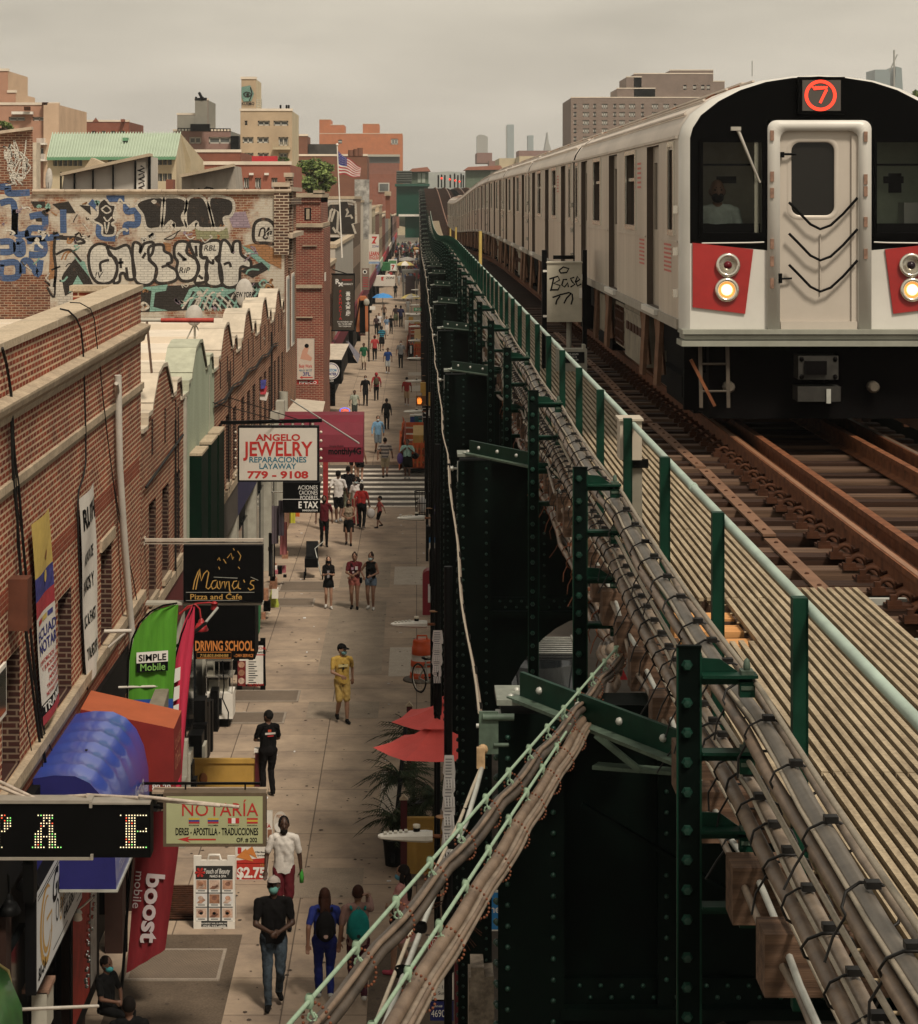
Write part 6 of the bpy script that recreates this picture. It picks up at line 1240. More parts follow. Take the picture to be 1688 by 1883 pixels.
# --- corner signs by the crossing
s=Sign('wall_sign','white massage sign with red arrow on the brick corner','sign',(546,578,623,698),100,.15,mat('pinkish sign face',(.52,.42,.34),.6,0,.12,6),M_GREYBOX,1)
s.text('Body Work',562,676,6,M_RED,24).text('40-01 W ST',562,683,4,M_TEAL,24).text('3FL',564,691,7,M_NAVY,14).poly([(551,694),(556,691),(556,693),(575,693),(575,695),(556,695),(556,697)][::-1],M_RED)
s.poly([(552,660),(556,645),(562,636),(568,640),(565,650),(574,658),(572,664)][::-1],mat('skin print',(.5,.26,.18),.6,0,0)).disc(564,636,4,M_BLK).rect(546,585,699,707,M_RED,-.1).text('PIPE-CO',566,706,5,M_WHT,32,d=-.09).done()
t=thing('shop_sign','black box sign with a round white and blue water logo','sign',(sx(602,110),110,3));Y=110;b=MB();pbox(b,578,628,662,706,Y,Y+3,0);b.poly([P(578,661.5,Y-.05),P(628,661.5,Y-.05),P(642,632,Y+3),P(598,632,Y+3)],1);pn_=b.build('sign_panel',[M_DKSIGN,mat('cream lid',(.46,.40,.32),.8)],t)
b=MB()
for r,m,d in((15.5,0,.02),(13.8,1,.03),(12.5,0,.04)):b.lathe([(0,0),(r*Y/F,0)],(sx(609,Y),Y-d,sz(682,Y)),m,20,axis='y',smooth=False)
b.text('CUSTOM',(sx(609,Y),Y-.05,sz(683,Y)),EX,EZ,5*Y/F,2,w=20*Y/F,al='c',bold=.03);b.text('WATER',(sx(609,Y),Y-.05,sz(690,Y)),EX,EZ,5*Y/F,1,w=20*Y/F,al='c',bold=.03);b.text('79-20',(sx(606,Y),Y-.05,sz(702,Y)),EX,EZ,4*Y/F,0,w=15*Y/F,al='c');b.build('lettering',[M_WHT,M_NAVY,mat('sky blue lettering',(.1,.3,.5),.6,0,0)],pn_)
s=Sign('hanging_sign','dark brown vertical pharmacy sign with white and red characters','sign',(611,652,505,608),122,.4,mat('dark brown sign face',(.05,.04,.03),.5,0,.12,4),M_BLACK,1)
s.text('R',617,522,9,M_WHT,None,'l',bold=.03).text('x',622,526,7,M_WHT,None,'l',bold=.03).text('PHARMACY',628,524,3.2,M_WHT,21,'l').text('PRIMARY',629,516,2.5,M_RED,19,'l')
for i,c in enumerate('FARMACIA'):s.text(c,626,539+i*7,5.5,M_RED,None,'c',bold=.02)
for i,c in enumerate('黃金大藥房'):s.text(c,640,544+i*9,8,M_WHT,9,'c',bold=.02)
for i,c in enumerate(('79-19 ROOSEVELT AVE','TEL: 718-205-4880','FAX: 718-205-6334')):s.text(c,634,593+i*4,2.4,M_WHT,28-i*3,'c')
s.done()
b=MB();b.tube([P(598,504,122),P(652,504,122)],.04,0,6);b.tube([P(598,608,122),P(652,608,122)],.04,0,6);b.tube([P(640,504,122),P(600,492,124)],.03,0,5);b.build('bracket',M_BLACK,s.t)
# ==== buildings further off
def bmat(n,c,**k):return mat(n,c,.85,0,k.pop('var',.16),k.pop('vs',.5),**k)
M_WFR=mat('pale window frame',(.42,.40,.35),.5,0,0);M_WGL=mat('grey window glass',(.10,.105,.10),.15,0,.3,.6)
def bld(lab,rects,Y,dep,m,wins=(),name='building',side=None,wm=None,group=None,z0=-.3,extra=None):
 """building from pixel rectangles (x0, x1, ytop, ybottom) at depth Y; windows in pixels."""
 x0=min(r[0]for r in rects);x1=max(r[1]for r in rects)
 t=thing(name,lab,'building',(sx((x0+x1)/2,Y),Y,max(z0,-.3)),group)
 b=MB()
 for i,r in enumerate(rects):
  X0,X1,Z1=sx(r[0],Y),sx(r[1],Y),sz(r[2],Y);Z0=z0 if i==0 else sz(r[3],Y);D=dep*(1 if i==0 else.6);yf=Y+(0 if i==0 else.4)
  ops=[(sx(q[0],Y),sx(q[1],Y),sz(q[3],Y),sz(q[2],Y))for q in wins if q[0]>=r[0]and q[1]<=r[1]and q[2]>=r[2]and(q[3]<=r[3]or i==0)]
  b.wall((0,yf,0),EX,EZ,(X0,X1),(Z0,Z1),ops,-EY,.25,0)
  b.poly([(X1,yf,Z0),(X1,yf+D,Z0),(X1,yf+D,Z1),(X1,yf,Z1)],1);b.poly([(X0,yf,Z0),(X0,yf+D,Z0),(X0,yf+D,Z1),(X0,yf,Z1)][::-1],1)
  b.poly([(X0,yf,Z1),(X1,yf,Z1),(X1,yf+D,Z1),(X0,yf+D,Z1)],2)
  b.box(X0-.06,X1+.06,yf-.06,yf+.25,Z1-.001,Z1+.18,2)
  for(u0,u1,a,c)in ops:
   w_=MB();yb=yf+.2;w_.poly([(u0,yb,a),(u1,yb,a),(u1,yb,c),(u0,yb,c)],1);e=.07*(Y/130)
   for q in((u0,u0+e,a,c),(u1-e,u1,a,c),(u0,u1,a,a+e),(u0,u1,c-e,c),((u0+u1)/2-e/2,(u0+u1)/2+e/2,a,c)):w_.box(q[0],q[1],yb-.06,yb-.01,q[2],q[3],0)
   w_.build('window',wm or[M_WFR,M_WGL],t)
 b.build('wall',[m,side or m,M_ROOFW],t)
 return t
def rowwin(x0,x1,n,y0,y1,gap=.35):w=(x1-x0)/n;return[(x0+i*w+w*gap/2,x0+(i+1)*w-w*gap/2,y0,y1)for i in range(n)]
M_PINK=bmat('salmon brick',(.36,.20,.135));M_SALM=bmat('light salmon side',(.46,.33,.23));M_REDB=bmat('plain red brick',(.20,.075,.048),vs=1.2);M_CREAMW=bmat('cream wall',(.44,.37,.25));M_BEIGE=bmat('beige tower brick',(.38,.29,.195));M_ORNG=bmat('orange brick',(.40,.135,.055));M_PGREY=bmat('mauve brick',(.21,.13,.11));M_GREYT=bmat('grey tower stucco',(.20,.19,.16));M_BRN=bmat('brown brick',(.16,.075,.05),vs=1)
M_ROSE=bmat('dusty brown tower',(.185,.14,.115))
t=bld('salmon apartment block with a stepped tower at the far left',[(-140,108,193,345),(-60,13,130,193),(13,27,170,193)],165,14,M_PINK,[(16,46,215,222),(60,84,215,222),(-60,-20,215,222),(-50,-10,245,253),(10,40,245,253),(66,82,272,284)],side=M_SALM)
b=MB();Y=164.5;pbox(b,21,60,205,210,Y,Y+.4);pbox(b,68,83,262,266,Y-1,Y+.5);pbox(b,68,83,292,296,Y-1,Y+.5)
for i in range(8):b.tube([P(68+i*2.1,262,Y-1),P(68+i*2.1,254,Y-1)],.03,0,4);b.tube([P(68+i*2.1,292,Y-1),P(68+i*2.1,283,Y-1)],.03,0,4)
pbox(b,80,108,190,345,Y-.0,Y+.4,1);b.build('balcony',[M_WHITE,M_SALM],t)
b=MB();pbox(b,77,87,188,193,Y,Y+2);pbox(b,44,54,196,203,Y-.5,Y);b.build('roof_vent',M_RUSTDK,t)
t=bld('long low red brick block behind the green roof',[(108,237,224,260),(110,122,215,224)],225,12,M_REDB,rowwin(110,235,7,241,246,.6))
b=MB();Y=224;b.poly([P(170,224,Y),P(182,224,Y),P(176,216,Y)]);pbox(b,222,228,219,224,Y,Y+1);b.build('roof_gable',M_REDB,t)
t=thing('building','cream building with a pale green standing-seam metal roof','building',(sx(210,130),130,0));Y=130.0
M_GROOF=mat('pale green metal roof',(.37,.44,.33),.6,0,.12,.6)
b=MB();A,B_,C,D=P(97,246,Y+9),P(332,245,Y+9),P(323,290,Y),P(87,291,Y);b.poly([D,C,B_,A]);n=46
for i in range(n+1):a,c=D.lerp(C,i/n),A.lerp(B_,i/n);b.beam(a+Vector((0,0,.05)),c+Vector((0,0,.05)),.06,.1)
b.beam(D+Vector((0,-.1,-.03)),C+Vector((0,-.1,-.03)),.2,.16,1);pbox(b,225,233,253,259,Y+5,Y+6,1);b.build('roof',[M_GROOF,mat('green eave',(.12,.26,.15),.6,0,0)],t)
wn=rowwin(95,150,6,292,305,.15)+rowwin(196,262,7,292,303,.15)+rowwin(279,315,4,291,303,.12)+rowwin(280,315,4,319,333,.12)
b=MB();b.wall((0,Y+.4,0),EX,EZ,(sx(85,Y),sx(323,Y)),(0,sz(290,Y)),[(sx(q[0],Y),sx(q[1],Y),sz(q[3],Y),sz(q[2],Y))for q in wn],-EY,.2,0)
c0,c1=P(323,290,Y+.4),P(332,245,Y+9);b.poly([(c0 .x,Y+.4,0),(c0 .x+.05,Y+18,0),(c0 .x+.05,Y+18,c0 .z),(c1 .x,c1 .y,c1 .z),(c0 .x,Y+.4,c0 .z)],0);b.poly([(c0 .x,Y+9,0),(P(341,300,Y+9)).to_tuple(),c1 .to_tuple(),(c0 .x,Y+8.9,c0 .z)],0)
b.build('wall',M_CREAMW,t)
for q in wn:b=MB();b.poly([(sx(q[0],Y),Y+.55,sz(q[3],Y)),(sx(q[1],Y),Y+.55,sz(q[3],Y)),(sx(q[1],Y),Y+.55,sz(q[2],Y)),(sx(q[0],Y),Y+.55,sz(q[2],Y))],1);pbox(b,(q[0]+q[1])/2-.4,(q[0]+q[1])/2+.4,q[2],q[3],Y+.5,Y+.54,0);b.build('window',[M_WFR,M_WGL],t)
t=bld('mauve brick block with a grey rooftop tower',[(319,424,241,290),(325,360,211,241),(358,382,184,241)],225,14,M_PGREY,[(333,342,252,264),(348,370,252,264),(384,424,252,264)][:3]+[(322,330,252,264)],side=M_GREYT)
b=MB();Y=224;pbox(b,326,359,212,241,Y-.2,Y,0);pbox(b,358.5,381.5,185,230,Y-.25,Y,0)
for x in(360,366,372,378):b.tube([P(x,185,Y),P(x+1,178+x%4,Y)],.12,1,5)
b.tube([P(359,183,Y),P(380,182,Y)],.15,1,5);b.tube([P(368,179,Y),P(372,177,Y)],.5,1,6);pbox(b,350,385,228,241,Y-1,Y,1)
for x in range(327,425,6):b.tube([P(x,241,Y-.5),P(x,236,Y-.5)],.06,1,4)
b.tube([P(326,236,Y-.5),P(424,237,Y-.5)],.06,1,4);pbox(b,424,439,250,275,Y,Y+5,1);b.build('rooftop_plant',[M_GREYT,M_BLACK],t)
t=bld('beige apartment block whose rooftop shaft carries a turquoise mural',[(442,537,204,345),(443,470,145,204)],175,10,M_BEIGE,[(450,455,222,230),(474,496,222,231),(503,530,222,231),(446,466,252,263),(473,494,252,263),(512,530,252,268),(449,466,281,292),(474,494,281,292),(513,529,281,290)],side=M_CREAMW)
b=MB();Y=175
b.poly([P(444,178,Y+.35),P(444,160,Y+.35),P(460,157,Y+.35),P(467,172,Y+.35),P(462,186,Y+.35),P(448,187,Y+.35)][::-1],0);b.ribbon([(P(x,y,Y).x,P(x,y,Y).z)for x,y in((447,172),(452,169),(458,170),(462,174),(456,178),(450,177),(447,172))],.08,(0,Y+.33,0),EX,EZ,1);b.lathe([(0,0),(.12,0)],(P(455,174,Y).x,Y+.32,P(455,174,Y).z),1,10,axis='y');b.ribbon([(P(x,y,Y).x,P(x,y,Y).z)for x,y in((460,160),(463,172),(458,185))],.08,(0,Y+.33,0),EX,EZ,1)
b.text('KUEMO',(P(444,193,Y).x,Y+.33,P(444,193,Y).z),EX,EZ,.24,1,w=.95,bold=.02);b.build('mural',[M_STUR,M_SBLK],t)
b=MB();pbox(b,501,533,270,275,Y-1,Y)
for i in range(9):b.tube([P(502+i*3.7,270,Y-1),P(502+i*3.7,261,Y-1)],.03,0,4)
b.build('balcony',M_CREAMW,t);b=MB()
for x in(527,531,516):b.tube([P(x,204,Y+2),P(x,193,Y+2)],.08,0,5)
for i in range(5):b.tube([P(472,184+i*4,Y+1),P(481,184+i*4,Y+1)],.03,1,4)
b.tube([P(472,182,Y+1),P(472,204,Y+1)],.04,1,4);b.tube([P(481,182,Y+1),P(481,204,Y+1)],.04,1,4);b.build('roof_pipe',[M_BLACK,M_GALV],t)
bld('dark red brick block with a pale parapet',[(340,442,280,330)],150,12,M_REDB)
t=bld('red brick building with three dark sash windows and a red panel',[(376,534,303,365)],122,12,bmat('rose brick',(.27,.10,.066),vs=1.2),[(448,458,327,347),(469,480,327,347),(499,510,327,347)])
b=MB();pbox(b,463,510,287,302,124,124.3);b.build('red_panel',mat('red roof panel',(.36,.028,.035),.7),t)
b=MB();
for q in(458,486):pbox(b,q,q+8,318,322,121.8,122)
b.build('lamp',M_WHITE,t)
bld('orange brick block with a stepped roofline',[(587,740,246,290),(587,608,220,246),(608,633,230,246),(667,697,228,246)],760,30,M_ORNG,[(719,732,255,266),(622,629,257,264)])
b=MB();Y=645;pbox(b,676,735,288,300,Y,Y+6,0);pbox(b,676,735,284,288,Y-1,Y+6,1);pbox(b,678,734,300,420,Y,Y+6,2);tag(b.build('penthouse',[mat('dark glazing band',(.09,.085,.075),.4),M_GREYBOX,M_REDB]),'dark glazed top storey in front of the orange brick block','building')
t=bld('brown brick block with a dark painted parapet',[(548,675,287,365),(548,565,250,287)],212,10,M_BRN,[(585,600,300,312)]);b=MB();pbox(b,567,620,265,286,213,215);b.build('roof_hoarding',mat('dark painted hoarding',(.05,.047,.042),.8,0,.5,.8),t)
b=MB()
for x in(645,655,662):b.tube([P(x,287,200),P(x,276-(x%3)*2,200)],.25,0,6)
b.build('chimney',M_BRN,t)
b=MB();pbox(b,652,679,330,440,195,195.3);o=b.build('billboard',mat('white and black mural boards',(.30,.29,.27),.8,0,.9,1.6,c2=(.5,.48,.44)));tag(o,'tall mural-covered wall panel beside the flag','wall')
b=MB();pbox(b,678,728,320,420,520,535);tag(b.build('brick_house',M_REDB),'red brick house behind the green station box','building');b=MB();pbox(b,696,716,336,353,519.7,519.9,1);pbox(b,698,714,338,351,519.6,519.69,0);o=b.build('window',[M_WGL,M_WFR]);o.parent=bpy.data.objects['brick_house']
gx=[1072,1091,1111,1128,1145,1160,1179];wn=[]
for k in range(9):
 y=191+k*15
 for a,c in((1055,1060),(1072,1083),(1091,1096),(1107,1117),(1128,1133),(1139,1149),(1157,1168),(1179,1184),(1199,1210),(1220,1230),(1239,1244),(1252,1263),(1275,1287),(1298,1308)):wn.append((a,c,y,y+9))
w2=[(1157,1162,172,181),(1178,1183,172,181),(1195,1203,172,181)]+[(a,a+6,134,144)for a in(1257,1273,1291,1302)]+[(a,a+6,156,165)for a in(1257,1275,1290,1300)]
bld('large dusty brown apartment block rising behind the train',[(1050,1335,180,330),(1135,1205,163,180),(1152,1180,142,163),(1166,1312,136,180),(1232,1312,129.5,136),(1312,1333,150,180)],430,25,M_ROSE,[q for q in wn if not(q[0]<1050)]+w2)
M_SKY=mat('far blue glass tower',(.18,.22,.22),.5,0,.15,.02);M_SKY2=mat('far grey tower',(.24,.23,.2),.6,0,.1,.02)
for lab,pts,m in(('broad far skyline tower with a ragged crown',[(877,300),(877,250),(882,247),(892,249),(897,252),(897,300)],M_SKY2),('tallest slim far skyline tower',[(933,300),(933,229),(945,229),(945,300)],M_SKY),('short square far skyline tower right of the tallest',[(971,300),(971,249),(981,249),(981,300)],M_SKY),('pointed far skyline tower',[(1001,300),(1002,273),(1004,262),(1007,243),(1009,262),(1013,273),(1014,300)],M_SKY2),('distant glass tower under construction above the train',[(1609,230),(1609,128),(1637,128),(1637,230)],M_SKY),('distant pale tower right of the one under construction',[(1640,230),(1648,122),(1658,125),(1664,230)],M_SKY)):
 Y=2700 if pts[0][0]<1500 else 1500;b=MB();b.prism([P(x,y,Y)for x,y in pts],(0,30,0));tag(b.build('skyscraper',m),lab,'skyscraper','far skyline towers')
b=MB();Y=1500;b.tube([P(1644,160,Y),P(1644,92,Y)],.7,0,4);b.tube([P(1636,130,Y),P(1650,100,Y)],.5,0,4);tag(b.build('tower_crane',M_SKY2),'distant crane on the tower above the train','crane')
b=MB();b.tube([P(1383,140,1000),P(1383,112,1000)],.25,0,4);b.tube([P(931,300,2600),P(931,231,2600)],.7,0,4);tag(b.build('antenna_mast',M_SKY2),'thin distant mast rising above the train roof','mast')
b=MB();rnd=random.Random(11)
for i in range(60):
 x0=-4000+i*135;b.lathe([(220,0),(200,20),(140,40+rnd.random()*12),(60,50+rnd.random()*10),(0,56)],(x0,3400+rnd.random()*300,-2),0,9)
struct(b.build('hills',mat('far hills',(.12,.13,.10),.95,0,.3,.01)))
b=MB()
for i in range(420):
 Y=rnd.uniform(560,1900);x=rnd.uniform(-.30,.26)*Y;s_=rnd.uniform(5,16);h_=rnd.uniform(5,13)*(1+Y/1800)*.8;b.box(x,x+s_,Y,Y+s_,-.3,h_,rnd.choice([0,0,1,2,3]))
for i in range(260):
 Y=rnd.uniform(600,1900);x=rnd.uniform(-.28,.24)*Y;r=rnd.uniform(4,9);b.ell((x,Y,rnd.uniform(3,9)),(r*1.4,r,r*.8),4,8,5)
o=b.build('far_city',[M_BRN,M_CREAMW,M_PGREY,bmat('far pale wall',(.36,.31,.24),vs=.1),bmat('far trees',(.075,.095,.05),vs=.1)]);o['kind']='stuff'
t=thing('roof_shed','white roof shed with dark battens and a sloping top','shed',(sx(200,92),92,11.5));Y=92
b=MB();b.prism([P(112,360,Y),P(275,360,Y),P(275,288,Y),P(248,293,Y),P(200,303,Y),P(118,322,Y)],(0,3,0));b.build('wall',mat('shed panel grey',(.50,.46,.40),.8,0,.1,1),t)
b=MB();b.beam(P(115,321,Y-.1),P(278,285,Y-.1),1.2,.12);b.prism([P(150,316,Y-.2),P(168,290,Y-.2),P(195,302,Y-.2),P(195,308,Y-.2)],(0,1,0));b.build('roof_edge',M_COPE,t)
b=MB()
for x in(112,137,171,208):b.beam(P(x,358,Y-.05),P(x,316-(x-112)*.16,Y-.05),.10,.06)
pbox(b,247,250,296,358,Y-.08,Y,0);pbox(b,272,277,286,358,Y-.08,Y,0);b.build('batten',M_BLACK,t)
b=MB();pbox(b,251,268,298,357,Y-.06,Y-.01,0)
for k in range(6):b.ribbon([(P(253+random.random()*12,305+k*8,Y).x,P(0,305+k*8,Y).z),(P(266,309+k*8,Y).x,P(0,309+k*8,Y).z),(P(255,314+k*8,Y).x,P(0,314+k*8,Y).z)],.06,(0,Y-.07,0),EX,EZ,1)
b.build('tagged_board',[M_WHITE,M_SBLK],t)
t=thing('roof_shed','stucco stair head with a sloping top and a small black tag','shed',(sx(385,95),95,11.5));Y=95;b=MB();b.prism([P(334,360,Y),P(436,360,Y),P(430,305,Y),P(334,325,Y)],(0,4,0));b.build('wall',mat('streaked stucco',(.33,.29,.24),.85,0,.3,1.5,vscale=(1,1,.3)),t)
b=MB();b.beam(P(333,324,Y-.1),P(431,304,Y-.1),1.0,.12);b.build('roof_edge',M_COPE,t)
b=MB();
for pts in([(362,356),(366,347),(372,352),(380,345),(390,347),(397,356)],[(376,356),(380,349),(385,356)],[(402,352),(408,350),(404,355),(412,352),(418,349),(425,352)]):b.ribbon([(P(x,y,Y).x,P(x,y,Y).z)for x,y in pts],.1,(0,Y-.02,0),EX,EZ,0)
b.build('graffiti',M_SBLK,t)
dish('tall dark satellite dish seen edge-on on the corner building roof',90,330,88,.45,.3)
b=MB();Y=84;pbox(b,170,215,350,358,Y,Y+1);pbox(b,70,100,347,358,Y,Y+1);pbox(b,290,335,352,358,Y,Y+1);pbox(b,305,318,330,352,100,101,1);tag(b.build('roof_kerb',[M_ROOFW,M_REDB]),'low white roof kerbs along the top of the graffiti wall','kerb')
def front(lab,Y0,Y1,pyt,m,ym=None,ops=True,gm=None,top=None,name='shop_building',wcol=None):
 Z=sz(pyt,ym or Y0);t=thing(name,lab,'building',(-4.5,Y0,0),'buildings lining the far pavement');b=MB()
 o_=[(y,y+1.3,z,z+1.7)for y in np.arange(Y0+1.2,Y1-1.8,2.8)for z in((4.8,)if Z<9 else(4.8,7.9))if z+1.9<Z]if ops else[]
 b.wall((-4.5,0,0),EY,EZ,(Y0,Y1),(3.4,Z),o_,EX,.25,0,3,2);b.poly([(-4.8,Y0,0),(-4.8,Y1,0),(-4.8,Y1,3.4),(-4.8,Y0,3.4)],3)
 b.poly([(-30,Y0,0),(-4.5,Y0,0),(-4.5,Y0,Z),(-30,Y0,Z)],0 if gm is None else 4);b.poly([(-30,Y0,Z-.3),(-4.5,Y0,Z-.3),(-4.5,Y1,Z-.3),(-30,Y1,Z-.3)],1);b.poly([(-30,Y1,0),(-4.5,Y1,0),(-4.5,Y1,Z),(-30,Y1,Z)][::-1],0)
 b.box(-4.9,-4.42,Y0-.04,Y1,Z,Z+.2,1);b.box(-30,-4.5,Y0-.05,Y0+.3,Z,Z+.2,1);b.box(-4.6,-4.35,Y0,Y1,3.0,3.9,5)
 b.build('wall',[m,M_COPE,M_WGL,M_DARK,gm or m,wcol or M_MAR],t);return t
t=thing('brick_tower','red brick corner tower with stone bands and a dark slit window','tower',(sx(566,103),103,0));Y=103
b=MB();X0,X1=sx(544,Y),sx(590,Y);b.box(X0,X1,Y,Y+8,0,sz(362,Y));b.box(X0,X1-.0,Y-.10,Y+8.1,sz(372,Y),sz(362,Y));b.box(X1-.0,X1+.12,Y,Y+8,0,sz(420,Y));b.build('wall',M_BRT,t)
b=MB();pbox(b,541,592,355,363,Y-.2,Y+8.2);pbox(b,576,592,350,357,Y-.2,Y+3);pbox(b,542,594,411,418,Y-.16,Y+8.2);pbox(b,541,592,524,530,Y-.12,Y+8.1);pbox(b,556,583,451.5,453,Y-.1,Y);pbox(b,544,575,583,584.5,Y-.1,Y);b.build('stone_band',M_STONE,t)
b=MB();pbox(b,560,572,382,404,Y-.03,Y,0);pbox(b,563,569,384,403,Y-.06,Y-.03,1);b.build('niche',[M_DARK,M_STONE],t);b=MB();pbox(b,588,598,502,517,Y+1,Y+2);b.build('meter_box',M_WHITE,t)
front('low dark brick shop with a small gable beyond the brick tower',111,128,498,M_BR2,112,True)
t=front('grey metal clad shop beyond the dark brick shop',128,164,455,mat('grey cladding',(.40,.37,.32),.6,0,.08,.6),130,False)
t=front('brown faced building with a black graffiti side wall',164,186,366,mat('brown stone facing',(.24,.17,.12),.8,0,.15,.5),165,True,mat('pale painted side wall',(.44,.40,.35),.85,0,.2,.5))
b=MB();Y=163.95;b.poly([P(594,430,Y),P(652,430,Y),P(653,378,Y),P(640,376,Y),(P(638,371,Y)),P(606,372,Y),P(605,380,Y),P(594,380,Y)],0);
for pts in([(596,410),(600,416),(607,398),(608,388),(612,384)],[(609,408),(616,385),(622,390),(620,425),(628,432)],[(637,384),(640,390),(636,398),(645,396),(648,402)],[(612,418),(618,428)],[(654,374),(655,410),(648,412),(654,430)],[(597,380),(608,374),(622,374),(624,369),(640,369),(654,372)]):b.ribbon([(P(x,y,Y).x,P(x,y,Y).z)for x,y in pts],.16,(0,Y-.02,0),EX,EZ,1)
b.build('graffiti',[M_SBLK,M_SWHT],t)
front('tall cream faced building beyond the graffiti side wall',186,232,372,mat('cream facing',(.52,.46,.37),.8,0,.08,.3),200,False)
pal=[M_CREAMW,M_BRN,M_BEIGE,M_REDB,bmat('grey shop front',(.28,.26,.23)),M_CREAMW,M_PGREY,M_BRN]
Y=232
for i,(L_,pyt)in enumerate(((20,385),(26,395),(24,380),(30,400),(36,392),(40,398),(50,400),(60,398))):
 front('%s building in the distant row on the left, %s of that row'%(('cream','brown brick','beige','red brick','grey','pale cream','mauve','dark brown')[i],nth(i).replace('nearest','first')),Y,Y+L_,pyt,pal[i],Y,True,wcol=(M_MAR,M_AWB,M_GROOF,M_REDC,M_MAR,M_CREAMS,M_AWB,M_REDC)[i]);Y+=L_
b=MB();Y=235;pbox(b,709,717,358,402,Y,Y+1.5);pbox(b,707,719,352,360,Y-.3,Y+1.8,1);tag(b.build('brick_pillar',[M_REDB,M_STONE]),'red brick pillar with a stone cap on the far row of shops','pillar')
for i in range(12):
 Y=320+i*40;b=MB();b.box(19.5+(i%3),40,Y,Y+38,0,8+(i*37%5));tag(b.build('shop_building',pal[i%8]),'low building along the far right side of the avenue','building','buildings on the far right side of the avenue')
Y=400;t=thing('station_house','green station mezzanine hanging over the distant pavement','station',(sx(760,Y),Y,6));M_STG=mat('station green cladding',(.004,.062,.038),.55,0,.1,.5)
b=MB();pbox(b,729,787,342,398,Y,Y+25);pbox(b,745,790,398,437,Y+1,Y+25)
for k in range(24):pbox(b,730+k*2.4,730.6+k*2.4,344,397,Y-.12,Y)
b.build('cladding',M_STG,t);b=MB();pbox(b,726,790,338,342.5,Y-1,Y+26,0);pbox(b,733,779,394,398,Y-.4,Y,1);b.build('roof',[mat('station roof green',(.02,.07,.05),.6),M_WHITE],t)
b=MB();pbox(b,729,757,314,337,Y+8,Y+18,0)
for k in range(5):pbox(b,729,757,316+k*4.4,317.5+k*4.4,Y+7.9,Y+8,1)
b.build('platform_windscreen',[mat('grey green siding',(.12,.13,.11),.7),M_BLACK],t)
def shelter(lab,x0,x1,y0,y1,Y,left):
 t=thing('platform_shelter',lab,'shelter',(sx((x0+x1)/2,Y),Y,12.5),'platform shelters at the distant station');b=MB();pbox(b,x0+4,x1-4,y0+8,y1,Y,Y+8,0);pbox(b,x1-24,x1-10,y0+11,y1-4,Y-.1,Y,1);pbox(b,x1-18,x1-16,y0+11,y1-4,Y-.2,Y-.1,0);b.build('wall',[mat('shelter green wall',(.10,.13,.09),.7),mat('shelter pane',(.33,.35,.29),.3)],t)
 b=MB();b.prism([P(x0,y0+9,Y-1),P(x1,y0+8,Y-1),P(x1-6,y0,Y-1),P(x0+8,y0+3,Y-1)],(0,12,0));b.build('roof',mat('red shelter roof',(.28,.12,.08),.8,0,.15,.5),t)
shelter('small red-roofed platform shelter above the green station box',750,792,307,340,412,1);shelter('wide red-roofed platform building left of the train',853,926,304,345,440,0)
b=MB();pbox(b,877,905,281,300,640,660,0);pbox(b,899,919,296,310,600,610,0);pbox(b,918,958,291,330,560,590,1);pbox(b,955,982,287,310,540,560,1);pbox(b,954,1050,277,300,700,720,0);tag(b.build('low_building',[M_PGREY,M_CREAMW]),'cluster of low cream and mauve buildings beyond the platform','building')
b=MB()
for k,x in enumerate((806,818,828,836,842,852,812,848)):Y=330+k*9;b.tube([P(x,345,Y),P(x,325-k%4*2,Y)],.12,0,5);pbox(b,x-1.5,x+1.5,322,330,Y-.2,Y,0)
o=b.build('signal_masts',M_BLACK);tag(o,'cluster of small signal masts on the distant track','signal')
b=MB()
for k,x in enumerate((812,827,837,845)):b.ell(P(x,328+k*2,329+k*9),(.16,.06,.16),0,8,5)
o.name='signal_mast';lt=b.build('signal_light',mat('red signal',(1,.06,.03),.5,0,0,emit=.8));lt.parent=o
for k,(x,yb)in enumerate(((795,350),(800,352))):pass
Y=118;t=thing('flag_pole','white flag pole rising from a roof in front of the tree','flag pole',P(629,474,Y));b=MB();b.tube([P(629,474,Y),P(620,268,Y)],[.04,.028],0,8);b.ell(P(620,266,Y),(.07,.07,.07),0,8,6);b.build('pole',M_WHITE,t)
fl=MB();N=16;TLp,TRp,BLp,BRp=(622,277),(664,307),(623,320),(662,327)
def fpt(u,v):x=(TLp[0]+(TRp[0]-TLp[0])*u)*(1-v)+(BLp[0]+(BRp[0]-BLp[0])*u)*v;y=(TLp[1]+(TRp[1]-TLp[1])*u**.85)*(1-v)+(BLp[1]+(BRp[1]-BLp[1])*u)*v+1.6*math.sin(u*9+v*2);return P(x,y,Y-.05+.12*math.sin(u*8+v))
for i in range(N):
 for j in range(13):fl.add([fpt(i/N,(j+1)/13),fpt((i+1)/N,(j+1)/13),fpt((i+1)/N,j/13),fpt(i/N,j/13)],[(0,1,2,3)],2 if(i<6 and j<7)else j%2,True)
for i in range(5):
 for j in range(4):fl.ell(fpt(.04+i*.07,.06+j*.12)+Vector((0,-.02,0)),(.02,.01,.02),1,5,3)
tag(fl.build('flag',[M_REDC,M_WCL,M_BLUEC]),'red, white and blue flag with stars and stripes waving on the pole','flag')
